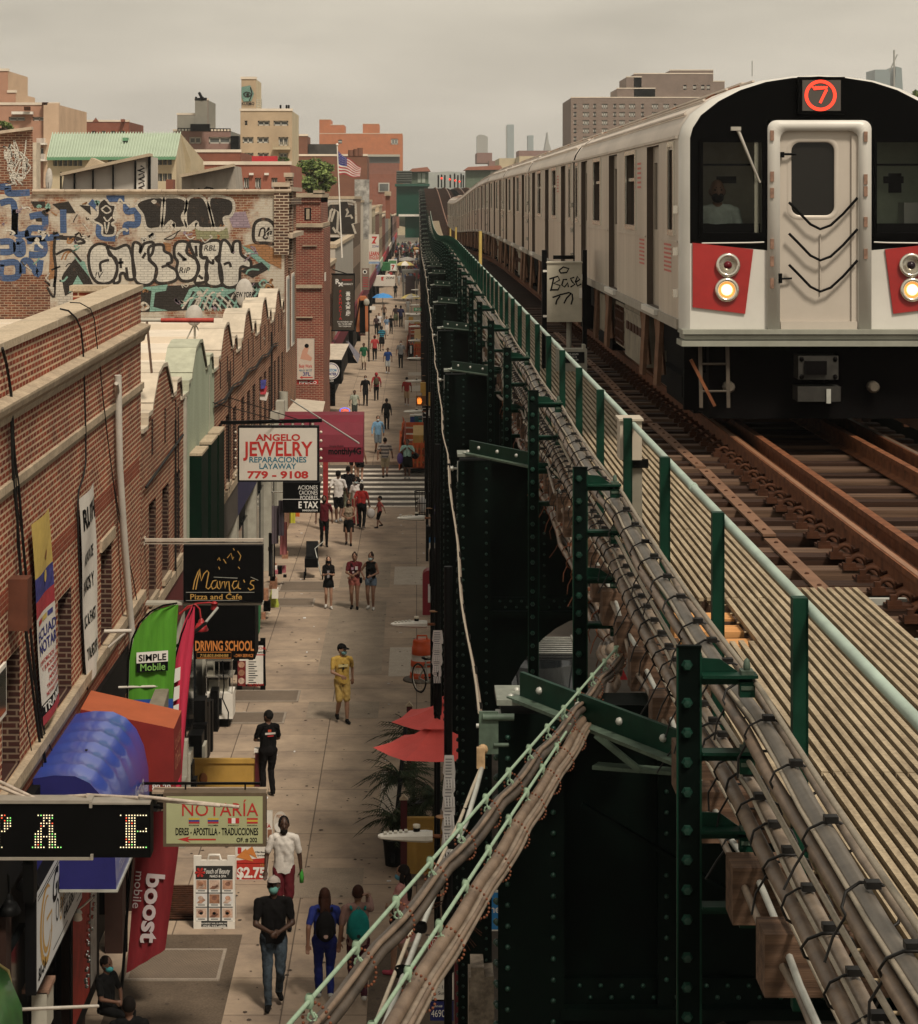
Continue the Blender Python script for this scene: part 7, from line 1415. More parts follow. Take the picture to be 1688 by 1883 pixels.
def tree(lab,c,rad,n,m,tz=0,seed=1,leaf=.28,group=None):
 rnd=random.Random(seed);t=thing('leafy_tree',lab,'tree',(c[0],c[1],tz),group);b=MB();b.tube([(c[0],c[1],tz),(c[0]+.1,c[1],c[2]-rad[2]*.4),(c[0],c[1],c[2])],[.22,.16,.05],0,8)
 cl=[]
 for k in range(16):
  a=rnd.random()*6.28;e=rnd.uniform(-.7,1);q=Vector((c[0]+rad[0]*.72*math.cos(a)*math.sqrt(1-min(.95,e*e)),c[1]+rad[1]*.7*math.sin(a)*math.sqrt(1-min(.95,e*e)),c[2]+rad[2]*.7*e));cl.append((q,rnd.uniform(.18,.36)))
  b.tube([(c[0],c[1],c[2]-rad[2]*.5),((c[0]+q.x)/2,(c[1]+q.y)/2,(c[2]+q.z)/2-.2),q],[.09,.06,.02],0,5)
 b.build('trunk',mat('bark',(.07,.05,.035),.9),t);b=MB()
 for k in range(n):
  q,r=rnd.choice(cl);d=Vector((rnd.gauss(0,1),rnd.gauss(0,1),rnd.gauss(0,1))).normalized()*rnd.random()**.4;p=q+Vector((d.x*rad[0]*r,d.y*rad[1]*r,d.z*rad[2]*r));s_=leaf*rnd.uniform(.5,1.2);u=Vector((rnd.gauss(0,1),rnd.gauss(0,1),rnd.gauss(0,.6))).normalized();v_=u.orthogonal().normalized()
  b.add([p-u*s_,p+v_*s_*.5,p+u*s_,p-v_*s_*.5],[(0,1,2,3)],rnd.choice(m if isinstance(m,list)else[0]))
 b.build('crown',[mat('leaf green',(.085,.12,.03),.7,0,.3,2),mat('leaf light green',(.16,.20,.06),.7,0,.3,2),mat('leaf dark green',(.035,.055,.018),.7,0,.3,2)],t)
c=P(575,328,140);tree('bushy green street tree behind the flag pole',c,(1.75,1.6,1.25),3600,[0,1,2,0,1],0,1,.15);c=P(0,236,150);tree('green tree top at the far left edge',c,(.9,.9,.5),1500,[0,1,2],0,2,.12)
c=P(1690,180,140);tree('green tree top at the right edge behind the train',c,(.7,.8,.7),1200,[0,1,2],0,4,.10);c=P(520,294,172);tree('small shrub on the balcony of the beige block',c,(.5,.4,.25),500,[0,2],c.z-.5,5,.08)
# ==== street furniture
def cyl(b,x,y,z0,z1,r,m=0,seg=12):b.lathe([(0,z0),(r,z0),(r,z1),(0,z1)],(x,y,0),m,seg)
M_LAMP=mat('light grey lamp housing',(.46,.44,.39),.45,0,.1,8)
LX=.335
for i in(0,1,2,4,5,6,7,8,9,10,11,12):
 Y=24.5+GDY*i;lab='grey LED street lamp on a slim black pole, %s along the elevated line'%nth(i)
 if i==0:
  t=thing('street_lamp',lab,'street lamp',(LX,Y,0),'street lamps along the elevated line');L0=t
  b=MB();b.tube([(LX,Y,0),(LX,Y,7.6)],.045,0,10);b.lathe([(.06,3.3),(.07,3.45),(.065,3.9),(.07,4.0),(.05,4.1)],(LX,Y,0),0,8);b.build('pole',M_BLACK,t)
  b=MB();z=4.74;b.tube([(LX,Y,z),(.17,Y,z)],.022,0,8);b.lathe([(0,0),(.07,0),(.075,.012),(0,.02)],(LX-.06,Y,z+.2),1,10);b.build('arm',[M_RUST,mat('rust disc',(.3,.16,.08),.7)],t)
  b=MB();pr=[(.17,.075,.075),(.10,.09,.085),(-.1,.085,.07),(-.28,.07,.05),(-.38,.05,.035),(-.41,.02,.02)];v=[];n=8
  for x,w_,h_ in pr:
   for k in range(n):a=2*math.pi*(k+.5)/n;v.append((x,Y+w_*math.cos(a)*1.15,z+h_*(math.sin(a)*.75)+.0))
  b.add(v,[(i_*n+k,i_*n+(k+1)%n,(i_+1)*n+(k+1)%n,(i_+1)*n+k)for i_ in range(len(pr)-1)for k in range(n)]+[tuple(range(n))[::-1],tuple(range((len(pr)-1)*n,len(pr)*n))],0)
  for k in range(5):b.box(-.35+k*.055,-.315+k*.055,Y-.04,Y+.04,z+.03+k*.006,z+.042+k*.006,1)
  hd=b.build('lamp_head',[M_LAMP,M_GREYBOX],t)
  b=MB();b.lathe([(.036,.05),(.036,.09),(.04,.095),(.04,.125),(0,.13)],(.0,Y,z),[0,1,1,1],12);b.build('photocell',[M_BLACK,mat('cream photocell',(.42,.38,.3),.5)],hd)
 else:copy_tree(L0,lab,(LX,Y,0))
def papers(lab,px0,py0,px1,py1,Y,n,seed):
 rnd=random.Random(seed);b=MB()
 for k in range(n):
  u=(k+.5)/n;x=px0+(px1-px0)*u;y=py0+(py1-py0)*u;c=P(x,y,Y);h_=abs(py1-py0)/n*Y/F*.62;w_=.055+rnd.uniform(-.01,.015);a=rnd.uniform(-.15,.15)
  b.add([(c.x-w_+a*h_,Y-.062,c.z-h_),(c.x+w_+a*h_,Y-.062,c.z-h_),(c.x+w_,Y-.064,c.z+h_),(c.x-w_,Y-.064,c.z+h_),(c.x-w_-.02,Y-.03,c.z-h_*.6),(c.x+w_+.02,Y-.03,c.z-h_*.5)],[(0,1,2,3),(0,3,4),(1,5,2)],0)
  for j in range(6):q=-.7+j*.26;b.add([(c.x-w_*.8,Y-.066,c.z+q*h_),(c.x+w_*rnd.uniform(.2,.8),Y-.066,c.z+q*h_),(c.x+w_*.6,Y-.066,c.z+q*h_+.012),(c.x-w_*.8,Y-.066,c.z+q*h_+.012)],[(0,1,2,3)],1)
  for j in range(4):b.add([(c.x-w_+j*.03,Y-.07,c.z-h_),(c.x-w_+j*.03+.018,Y-.07,c.z-h_),(c.x-w_+j*.03+.022,Y-.09,c.z-h_-.1),(c.x-w_+j*.03+.006,Y-.09,c.z-h_-.1)],[(0,1,2,3)],0)
 tag(b.build('paper_flyers',[M_PAPER,mat('grey print',(.2,.2,.2),.8,0,0)]),lab,'flyers','paper flyers taped to lamp poles')
papers('column of white paper flyers taped to the nearest lamp pole',826,1390,823,1560,24.5,5,1);papers('column of white paper flyers taped to the second lamp pole',805,1160,803,1240,36.7,4,2)
def drum(lab,x,Y,s=1.0):
 t=thing('traffic_drum',lab,'traffic drum',(x,Y,0),'orange traffic drums');O,W=0,1
 b=MB();pr=[(.30,.05),(.285,.2),(.275,.2),(.27,.34),(.275,.35),(.265,.48),(.25,.48),(.245,.62),(.25,.63),(.24,.8),(.225,.8),(.22,.93),(.2,.97),(0,.975)];cm=[0,0,1,0,0,0,1,0,0,0,0,0,0]
 b.lathe([(r*s,z*s)for r,z in pr],(x,Y,0),cm,20);b.build('body',[mat('orange plastic',(.52,.075,.02),.45,0,.1,4),mat('white reflective band',(.52,.46,.40),.5)],t)
 b=MB();b.lathe([(.0,.0),(.46*s,0),(.45*s,.04),(.3*s,.07),(0,.07)],(x,Y,0),0,20);b.build('rubber_base',mat('grey rubber base',(.12,.10,.08),.8,0,.3,6),t)
 b=MB();b.tube([(x-.12*s,Y,.96*s),(x-.11*s,Y,1.06*s),(x+.11*s,Y,1.06*s),(x+.12*s,Y,.96*s)],.022*s,0,6);b.build('handle',MATS['orange plastic'],t)
 b=MB()
 for z in(.12,.42,.55):b.beam((x+.05,Y-.3*s,z),(x+.26,Y-.27*s,z),.03,.03)
 b.build('strap',M_BLACK,t)
drum('orange and white traffic drum beside the second lamp pole',.13,55.2);drum('orange and white traffic drum by the crosswalk',.42,98.5,1.0)
def parasol(lab,x,Y,zt0,r,ze,rot):
 t=thing('parasol',lab,'parasol',(x,Y,0),'red parasols of the pavement cafe');b=MB();n=6;a=[rot+2*math.pi*i/n for i in range(n)];ap=(x,Y,zt0)
 for i in range(n):
  p=(x+r*math.cos(a[i]),Y+r*math.sin(a[i]),ze);q=(x+r*math.cos(a[(i+1)%n]),Y+r*math.sin(a[(i+1)%n]),ze);m_=tuple((p[k]+q[k])/2*.985+(ap[k]*.015)-(.03 if k==2 else 0)for k in range(3))
  N=6;pv=lambda A,u:tuple(ap[k]+(A[k]-ap[k])*u-(.06*math.sin(math.pi*u)if k==2 else 0)for k in range(3))
  for j in range(N):
   u,w_=j/N,(j+1)/N;b.add([pv(p,u),pv(p,w_),pv(m_,w_),pv(m_,u)],[(0,1,2,3)],0);b.add([pv(m_,u),pv(m_,w_),pv(q,w_),pv(q,u)],[(0,1,2,3)],0)
  w2=.16;s_=lambda A,f,dz:tuple(ap[k]+(A[k]-ap[k])*f+(dz if k==2 else 0)for k in range(3))
  b.poly([s_(p,.0,.07),s_(p,.27,.045),s_(q,.27,.045)],0)
 b.build('canopy',mat('coral red canvas',(.76,.11,.095),.75,0,.08,3),t)
 b=MB();b.tube([(x,Y,.0),(x,Y,zt0+.12)],.022,0,8);b.ell((x,Y,zt0+.13),(.03,.03,.05),0,8,6);b.build('pole',M_BLACK,t)
parasol('nearer red parasol by the black lamp pole',.29,35.45,3.47,.96,3.08,math.pi);parasol('farther red parasol, partly behind the black lamp pole',.58,38.6,3.18,1.02,2.80,math.pi+.2)
t=thing('cafe_enclosure','yellow slatted and maroon cafe enclosure under the red parasols','enclosure',(0,39,0));M_YP=mat('yellow ochre boards',(.40,.24,.055),.65,0,.15,3);M_MRP=mat('maroon post paint',(.075,.013,.016),.6,0,.2,4)
b=MB();Y=39.0;b.box(-.16,1.0,Y,Y+.04,.10,1.02,0)
for k in range(6):b.box(-.13+k*.19,-.10+k*.19,Y-.03,Y-.002,.1,1.0,0)
b.box(-.16,1.0,Y-.03,Y+.06,1.02,1.06,0);b.box(-.16,1.0,Y-.025,Y-.001,.86,.89,0);b.build('front_panel',M_YP,t)
b=MB();
for x,y in((-.27,39),(-.2,46.2),(.9,46.2)):b.box(x,x+.11,y,y+.11,0,1.35,0);b.prism([(x-.02,y-.02,1.35),(x+.13,y-.02,1.35),(x+.055,y-.02,1.43)],(0,.15,0),1)
b.build('corner_post',[M_MRP,M_COPE],t);b=MB();b.box(-.1,.9,46.2,46.26,.3,1.1);b.box(.86,.9,39.1,46.2,.1,1.0);b.build('back_panel',mat('crimson board',(.10,.012,.018),.6,0,.2,3),t)
def palm(lab,x,y,z,n,r,seed):
 rnd=random.Random(seed);t=thing('potted_palm',lab,'plant',(x,y,0),'potted palms around the cafe');b=MB();b.lathe([(0,0),(.16,0),(.2,.42),(.22,.45),(.19,.45),(0,.42)],(x,y,0),0,14);b.build('pot',M_BLACK,t)
 b=MB()
 for k in range(n):
  a=rnd.random()*6.28;e=rnd.uniform(.3,1.3);L_=r*rnd.uniform(.7,1.1);pts=[]
  for i in range(8):
   u=i/7;pts.append(Vector((x+math.cos(a)*L_*u*math.cos(e*(1-u*.5)),y+math.sin(a)*L_*u*math.cos(e*(1-u*.5)),z+L_*(math.sin(e)*u-.75*u*u*(1.1-e*.4)))))
  b.tube(pts,.006,0,3)
  for i in range(1,8):
   for s_ in(-1,1):
    for q in(0,.5):
     p=pts[i].lerp(pts[i-1],q);d=Vector((-math.sin(a)*s_,math.cos(a)*s_,-.55+rnd.uniform(-.3,.3)))*(.16*(1.1-i/9));f=Vector((math.cos(a),math.sin(a),-.2))*.10;e2=Vector((.012,.012,0));b.add([p-e2,p+e2,p+d+f],[(0,1,2)],rnd.choice([1,1,2]))
 b.tube([(x,y,.4),(x,y,z)],.03,0,6);b.build('fronds',[mat('palm stem',(.04,.045,.02),.7),mat('palm green',(.018,.033,.012),.6,0,.4,6),mat('palm olive',(.05,.06,.025),.6,0,.4,6)],t)
for k,(x,y,z,n,r)in enumerate(((-.30,41.2,1.15,46,.75),(-.05,42.4,1.55,40,.8),(.3,39.9,1.1,50,.8),(-.38,39.9,.75,44,.7),(.7,40.3,1.0,40,.6))):palm(['palm with drooping fronds beside the maroon post','tall palm under the red parasols','bushy palm behind the yellow boards','low spreading palm left of the yellow boards','palm at the lamp pole end of the cafe'][k],x,y,z,n,r,k+3)
b=MB();b.beam((-.42,39.6,.1),(-.2,41.5,2.0),.07,.05);tag(b.build('leaning_pole',M_BLACK),'dark pole leaning among the palms','pole')
def bike(lab,x,y,rz,m):
 t=thing('bicycle',lab,'bicycle',(x,y,0),'bicycles locked to the lamp pole',rz);A,B_=Vector((0,-.5,.33)),Vector((0,.5,.33))
 for c in(A,B_):
  b=MB();b.tube([c+Vector((0,.33*math.cos(a),.33*math.sin(a)))for a in[i*2*math.pi/20 for i in range(21)]],.02,0,6);b.tube([c+Vector((0,.30*math.cos(a),.30*math.sin(a)))for a in[i*2*math.pi/20 for i in range(21)]],.01,1,5)
  for k in range(9):a=k*math.pi/9*2;b.tube([c,c+Vector((0,.3*math.cos(a),.3*math.sin(a)))],.003,1,3)
  b.build('wheel',[M_BLACK,M_CHROME],t,local=True)
 b=MB();bb_=Vector((0,.05,.3));st=Vector((0,.2,.78));hd=Vector((0,-.36,.8));
 for p,q in((bb_,st),(bb_,hd-Vector((0,0,.08))),(st-Vector((0,0,.08)),hd),(B_,bb_),(B_,st-Vector((0,0,.1))),(A,hd)):b.tube([p,q],.018,0,6)
 b.build('frame',m,t,local=True);b=MB();b.tube([hd,hd+Vector((0,-.05,.12))],.014,0,6);b.tube([Vector((-.28,-.3,.98)),Vector((-.1,-.42,.95)),Vector((.1,-.42,.95)),Vector((.28,-.3,.98))],.014,0,6);b.build('handlebar',M_CHROME,t,local=True)
 b=MB();b.ell(st+Vector((0,.02,.06)),(.07,.14,.035),0,10,6);b.build('saddle',M_BLACK,t,local=True)
bike('black bicycle locked nearest to the pavement by the lamp pole',.66,50.2,.12,M_BLACK);bike('dark bicycle leaning behind the first one at the lamp pole',.78,51.2,-.1,mat('dark blue frame',(.03,.035,.05),.4));bike('silver bicycle beyond the dark bicycles',.3,53.4,.5,M_GALV)
def aframe(lab,px0,px1,pyt,pyb,Y,board,frame):
 s=Sign('sandwich_board',lab,'sandwich board',(px0,px1,pyt,pyb-8),Y,.04,board,frame,4,group='sandwich boards');b=MB();X0,X1=sx(px0,Y),sx(px1,Y);z1=sz(pyt,Y)
 b.beam((X0+.05,Y+.55,.02),(X0+.05,Y+.05,z1),.06,.05);b.beam((X1-.05,Y+.55,.02),(X1-.05,Y+.05,z1),.06,.05);b.box(X0,X0+.12,Y-.01,Y+.05,0,.12);b.box(X1-.12,X1,Y-.01,Y+.05,0,.12)
 xc=(X0+X1)/2;b.box(X0,X1,Y,Y+.05,z1,z1+.05);b.tube([(xc-.1,Y+.02,z1+.05),(xc-.08,Y+.02,z1+.13),(xc+.08,Y+.02,z1+.13),(xc+.1,Y+.02,z1+.05)],.022,0,6);b.box(X0,X0+.12,Y,Y+.05,z1+.05,z1+.12);b.box(X1-.12,X1,Y,Y+.05,z1+.05,z1+.12);b.build('stand',frame,s.t);return s
M_DKB=mat('dark board print',(.03,.03,.028),.5,0,.2,4);SK=[mat('skin print %d'%i,c,.5,0,.5,12)for i,c in enumerate(((.42,.24,.16),(.30,.15,.09),(.5,.36,.28),(.2,.1,.07)))]
s=aframe('white-framed sandwich board for a nail salon with nine beauty pictures',356,432,1588,1716,36.4,M_DKB,M_WHITE)
s.text('Touch of Beauty',399,1606,9,M_WHT,48,shear=.25,bold=.01).text('NAILS & SPA',401,1613,4.5,M_WHT,30).text('80-18 ROOSEVELT AVE, QUEENS, NY 11372',394,1699,2.6,M_WHT,66).text('(718) 255-6809',394,1705,4,M_WHT,42)
for k in range(6):a=k*math.pi/3;s.poly([(368,1604),(368+8*math.cos(a-.35),1604+8*math.sin(a-.35)),(368+10*math.cos(a),1604+10*math.sin(a)),(368+8*math.cos(a+.35),1604+8*math.sin(a+.35))][::-1],M_RED,.009)
for j in range(3):
 for i in range(3):
  x,y=360+i*24,1617+j*26;m_=SK[(i*2+j*3)%4];s.rect(x,x+21,y,y+24,M_WHT,.006).rect(x+1,x+20,y+1,y+18,m_ if(i,j)not in((0,1),(2,1))else M_PAPER,.0085);s.disc(x+9+i,y+8,5,SK[(i+j+1)%4],.011,12,4).poly([(x+2,y+17),(x+12,y+6),(x+18,y+12),(x+10,y+18)][::-1],SK[(i+2*j+2)%4],.0105)
  if j==2:s.disc(x+10,y+10,3.4,M_BLK,.0125,10,2.6)
  s.rect(x+4,x+17,y+20,y+21.5,M_BLK,.0085)
s.done()
s=Sign('price_board','white and red board advertising $2.75 beside the nail salon board','sign',(433,493,1548,1620),39,.05,M_WHITE,M_WHITE,2,None)
s.rect(435,491,1587,1617,mat('bright red print',(.42,.035,.025),.5,0,0)).poly([(435,1588),(435,1582),(491,1577),(491,1588)][::-1],MATS['bright red print']).text('$2.75',462,1613,19,M_WHT,52,bold=.04,d=.012).text('+Tax',484,1593,5,M_GOLD,12,d=.012).poly([(434,1576),(452,1560),(466,1584)][::-1],M_ORL,.009).poly([(450,1566),(464,1556),(473,1578)][::-1],M_ORL,.010).rect(437,444,1558,1570,M_RED).text('3 Plain Slices',478,1568,3,M_BLK,18).text('+1 Can of Soda',478,1574,3,M_BLK,18).done()
s=Sign('shop_sign','narrow white sign with red letters behind the notary sign','sign',(490,501,1491,1545),40,.04,M_WHITE,M_GREYBOX,0);s.text('ÍA',494,1522,9,M_RED,8).rect(492,500,1525,1540,SK[1]).done()
s=Sign('round_sign','round cream sign showing a bowl above the white-shirted man','sign',(505,506,1520,1545),41,.05,M_GREYBOX,M_GREYBOX,0);s.disc(516,1512,13,M_CREAMS,.03,24,21).disc(516,1520,11,M_WHT,.035,20,10).text('PIZZA',516,1502,5,SK[0],14,d=.04).done()
t=aframe('white menu board with red photo strip on a black stand',436,488,1183,1270,54,M_WHITE,M_BLACK);s=t
s.rect(437,452,1215,1262,mat('dark red food print',(.16,.02,.02),.5,0,.5,9)).text('SPECIAL',478,1194,5,M_RED,24).text('Sandwich',474,1201,5,M_BLK,24,shear=.3).rect(468,486,1203,1205,M_RED).text('718.778.9103',470,1262,5,M_RED,30)
for i in range(11):s.rect(457,466+(i*5%9),1212+i*4.2,1213.6+i*4.2,M_BLK)
for i in range(3):s.disc(444,1222+i*15,6,SK[i],.009,10)
s.done()
t=thing('food_cart','white glass-sided food cart on the left pavement below the driving school sign','cart',(-4.2,50.4,0));Y=50.2
b=MB();pbox(b,378,428,1275,1322,Y,Y+.7,0);pbox(b,380,392,1284,1314,Y-.02,Y-.005,1);pbox(b,396,408,1284,1314,Y-.02,Y-.005,1);b.build('lower_cabinet',[M_WHITE,M_GLASS],t)
b=MB();
for x in(379,402,426):pbox(b,x,x+1.5,1215,1276,Y,Y+.03)
pbox(b,378,428,1212,1216,Y,Y+.7);pbox(b,378,428,1244,1246,Y,Y+.7);pbox(b,384,418,1250,1272,Y+.2,Y+.6,1);b.build('glass_case',[M_CHROME,M_GREYBOX],t);b=MB();b.tube([P(409,1215,Y-.1),P(412,1260,Y-.15),P(409,1285,Y-.15),P(420,1310,Y-.15),P(419,1330,Y-.1)],.015,0,5);b.build('cable',M_BLACK,t)
b=MB();pbox(b,385,420,1322,1338,Y+.1,Y+.5,0);b.build('base',M_BLACK,t)
t=thing('fence_panel','yellow fence panel with maroon posts on the left pavement','fence',(-4,44.6,0));Y=44.6;b=MB();pbox(b,343,470,1398,1452,Y,Y+.05);pbox(b,343,470,1396,1404,Y-.03,Y+.08);b.build('panel',M_YP,t)
b=MB();pbox(b,334,345,1390,1465,Y-.05,Y+.1);pbox(b,469,482,1384,1462,Y-.05,Y+.1);pbox(b,467,484,1378,1384,Y-.07,Y+.12,1);b.build('post',[M_MRP,M_WHITE],t)
b=MB();b.ell(P(374,1432,Y-.05),(.08,.01,.12),0,8,5);b.build('painted_leaf',mat('brown leaf paint',(.2,.08,.03),.7,0,0),t)
b=MB();b.tube([P(300,1440,31),P(430,1439,31)],.02,0,6);
t=thing('traffic_cone','lime green cone on the left pavement by the shop','cone',(sx(503,65.2),65.2,0));b=MB();b.lathe([(.16,.03),(.03,.62),(0,.63)],(sx(503,65.2),65.2,0),0,14);b.build('cone_body',mat('lime plastic',(.30,.33,.05),.5,0,.15,5),t);b=MB();b.box(sx(494,65.2),sx(513,65.2),65,65.4,0,.03);b.build('base',MATS['lime plastic'],t)
t=thing('clothes_rack','rack of hanging pink, yellow and orange clothes outside the shop','clothes rack',(-4.2,62,0));b=MB();Y=62;b.tube([P(500,905,Y),P(556,905,Y+1)],.02,0,6);b.tube([P(502,905,Y),P(502,1060,Y)],.02,0,6);b.build('rail',M_CHROME,t)
for k,(x0,x1,y0,y1,c)in enumerate(((524,546,886,916,(.36,.035,.08)),(532,543,912,962,(.5,.46,.05)),(543,551,905,950,(.55,.14,.03)),(512,522,920,985,(.05,.04,.05)),(500,512,930,1000,(.09,.07,.08)),(515,528,960,1020,(.3,.1,.1)),(494,506,980,1060,(.03,.03,.03)))):
 b=MB();Y=61.5+k*.12;n=5;v=[(sx(x0+(x1-x0)*i/n,Y),Y+.05*math.sin(i*2.3+k),sz(y,Y))for y in(y0,(y0+y1)/2,y1)for i in range(n+1)];b.add(v,[(r*(n+1)+i,(r+1)*(n+1)+i,(r+1)*(n+1)+i+1,r*(n+1)+i+1)for r in range(2)for i in range(n)],0,True);b.build('garment',mat('garment %d'%k,c,.8,0,.15,6),t)
t=thing('stroller','black folded stroller by the shop front under the tax sign','stroller',(-3.7,70,0));Y=70;x=sx(585,Y);b=MB();b.box(x-.4,x,Y-.2,Y+.3,.35,.62);b.beam((x-.2,Y+.2,.5),(x-.2,Y+.45,1.05),.36,.06);b.build('seat',M_BLACK,t);b=MB();
for dx in(-.4,.15):
 for dy in(-.3,.4):b.lathe([(.12,-.02),(.12,.02)],(x+dx,Y+dy,.13),0,12,axis='x')
b.tube([(x+.1,Y-.2,.13),(x-.1,Y,.9),(x+.15,Y+.5,1.05)],.015,1,5);b.build('wheel_frame',[M_BLACK,M_GALV],t)
b=MB()
for k in range(26):
 Y=random.uniform(59,69);x=random.uniform(-4.4,-3.95);z=random.uniform(.0,1.2);w_=random.uniform(.06,.2);b.box(x,x+w_,Y,Y+w_*1.5,z,z+w_*random.uniform(.5,2),random.choice([0,0,1,2,3,0]))
o=b.build('shop_goods',[M_BLACK,mat('pink goods',(.4,.12,.14),.7),M_WHITE,SK[1]]);o['kind']='stuff'
b=MB()
for k in range(30):Y=random.uniform(38,57);b.box(-4.45,random.uniform(-4.3,-4.1),Y,Y+random.uniform(.2,.6),0,random.uniform(.3,1.5),random.choice([0,0,0,1]))
o=b.build('shop_front_goods',[M_BLACK,M_GREYBOX]);o['kind']='stuff'
t=thing('newspaper_box','red metal box with a white notice beside the kerb','newspaper box',(.4,64,0));Y=63.8;b=MB();pbox(b,777,802,1060,1132,Y,Y+.5);b.lathe([(0,0)]*1+[(.19,-.19),(.19,.19),(0,.19)],(sx(792.5,Y),Y+.25,sz(1060,Y)),0,14,axis='y')if False else b.prism([(sx(777,Y)+(sx(802,Y)-sx(777,Y))*(.5-.5*math.cos(a)),Y,sz(1060,Y)+.17*math.sin(a))for a in[i*math.pi/8 for i in range(9)]],(0,.5,0));b.build('body',mat('red box paint',(.22,.018,.03),.45,0,.12,4),t);b=MB();pbox(b,787,804,1074,1108,Y-.01,Y-.004);b.build('notice',M_PAPER,t)
t=thing('litter_basket','black wire litter basket with a white bag by the crossing','litter bin',(.1,84,0));x=sx(776,84);b=MB()
for k in range(16):a=k*math.pi/8;b.tube([(x+.22*math.cos(a),84+.22*math.sin(a),.0),(x+.27*math.cos(a),84+.27*math.sin(a),.85)],.012,0,4)
for z,r in((.05,.22),(.45,.245),(.85,.275)):b.tube([(x+r*math.cos(a),84+r*math.sin(a),z)for a in[i*math.pi/10 for i in range(21)]],.018,0,5)
b.build('basket',M_BLACK,t);b=MB();b.ell((x,84,.38),(.17,.17,.3),0,10,6);b.build('bag',M_PAPER,t)
t=thing('bus_stop_sign','round blue and white bus stop sign with route panels on the lamp pole','sign',(.5,71,3));Y=60.9;b=MB();b.lathe([(0,0),(11*Y/F,0),(11*Y/F,.03),(0,.03)],P(807,938,Y),0,20,axis='y');b.lathe([(0,-.006),(8*Y/F,-.006)],P(807,938,Y),1,20,axis='y');b.lathe([(0,-.01),(6*Y/F,-.01)],P(807,938,Y),0,20,axis='y');b.ell(P(812,958,Y),(.06,.02,.07),4,8,5);pbox(b,789,820,968,988,Y,Y+.03,2);pbox(b,789,820,988,998,Y,Y+.03,3);pbox(b,789,808,998,1010,Y,Y+.03,1);pbox(b,784,789,968,1008,Y,Y+.3,2);b.build('sign_panel',[MATS['navy lettering'],M_WHITE,M_BLK,mat('bus sign blue',(.03,.16,.36),.5),M_REDC],t);b=MB();b.text('Q33',P(803,981,Y-.01),EX,EZ,7*Y/F,0,w=13*Y/F);b.text('Q32',P(803,996,Y-.01),EX,EZ,7*Y/F,0,w=13*Y/F);b.build('lettering',M_WHT,t)
t=thing('pedestrian_signal','pedestrian signal with a lit orange hand on yellow housings','signal',P(780,736,84));Y=84;b=MB();pbox(b,765,784,728,746,Y,Y+.2,0);pbox(b,785,797,729,746,Y,Y+.25,1);pbox(b,773,786,704,722,Y+.1,Y+.4,1);pbox(b,776,796,722,728,Y+.05,Y+.3,1);b.build('housing',[mat('signal amber box',(.16,.07,.025),.6),mat('signal yellow',(.45,.27,.06),.6,0,.15,4)],t)
b=MB();yv=Y-.01;hp=[(768,743),(767,736),(768,731),(769.5,735),(770,729.5),(771.5,734),(772.5,729.5),(773.5,735),(775,732),(775,738),(776.5,737),(774,743)];b.poly([(sx(x,Y),yv,sz(y,Y))for x,y in hp][::-1]);b.build('lit_hand',mat('lit orange hand',(1,.28,.04),.5,0,0,emit=1.0),t)
b=MB();b.tube([(.5,Y+.3,0),(.5,Y+.3,5.2)],.06,0,8);b.build('pole',M_BLACK,t)
s=Sign('one_way_sign','black and white one way arrow sign below the pedestrian signal','sign',(776,795,750,768),84,.04,M_BLK,M_BLK,0);s.line([(777,751),(794,751),(794,767),(777,767)],1,M_WHT,closed=True).poly([(779,759),(790,752.5),(790,765.5)][::-1],M_WHT).done()
def pit(lab,px0,px1,pyt,pyb,Y,dep,seed):
 rnd=random.Random(seed);t=thing('construction_barrier',lab,'barrier',(sx((px0+px1)/2,Y),Y,0),'orange netted construction barriers');X0,X1,Z=sx(px0,Y),sx(px1,Y),min(1.25,sz(pyt,Y));M_O=mat('orange safety net',(.50,.10,.028),.7,0,.3,4);M_O2=mat('dark orange board',(.30,.06,.025),.7,0,.5,3)
 b=MB();
 for yy in(Y,Y+dep):
  for k in range(4):z0=.12+k*(Z-.1)/4;b.box(X0,X1,yy,yy+.06,z0,z0+(Z-.1)/4*.72,k%2)
 b.box(X0,X0+.06,Y,Y+dep,.1,Z,0);b.box(X0,X1,Y-.02,Y+dep,0,.1,2);b.build('board',[M_O2,M_O,M_BLACK],t)
 b=MB();n=14
 for(ax,ay,bx,by)in((X0-.12,Y-.1,X0-.05,Y+dep),):
  v=[(ax+(bx-ax)*i/n+rnd.uniform(-.1,.08),ay+(by-ay)*i/n,z*(Z+.25)*rnd.uniform(.85,1.1))for i in range(n+1)for z in(0.02,.5,1)]
  b.add(v,[(3*i+j,3*(i+1)+j,3*(i+1)+j+1,3*i+j+1)for i in range(n)for j in range(2)],0)
 v=[(X0+.05+(X1-X0)*i/n,Y-.05-rnd.uniform(0,.12),z*Z*rnd.uniform(.85,1.12))for i in range(n+1)for z in(.15,.6,1)];b.add(v,[(3*i+j,3*(i+1)+j,3*(i+1)+j+1,3*i+j+1)for i in range(0,n,2)for j in range(2)],0)
 b.build('netting',M_O,t);b=MB();b.box(X0+.35*(X1-X0),X1-.02,Y+.2,Y+dep*.5,.3,Z+.25,0);b.box(X0+.02,X0+.3,Y-.15,Y,.25,Z*.9,1);b.box(X0+.08,X0+.2,Y-.16,Y-.151,.5,Z*.85,2);b.build('equipment',[mat('yellow equipment case',(.38,.23,.06),.6,0,.2,3),M_BLACK,M_PAPER],t)
pit('orange netted construction barrier by the crosswalk',742,792,812,868,97.5,9,1);pit('orange netted construction barrier farther along the pavement',752,780,604,662,164,26,2);pit('small orange barrier near the distant crowd',754,772,459,470,470,20,3)
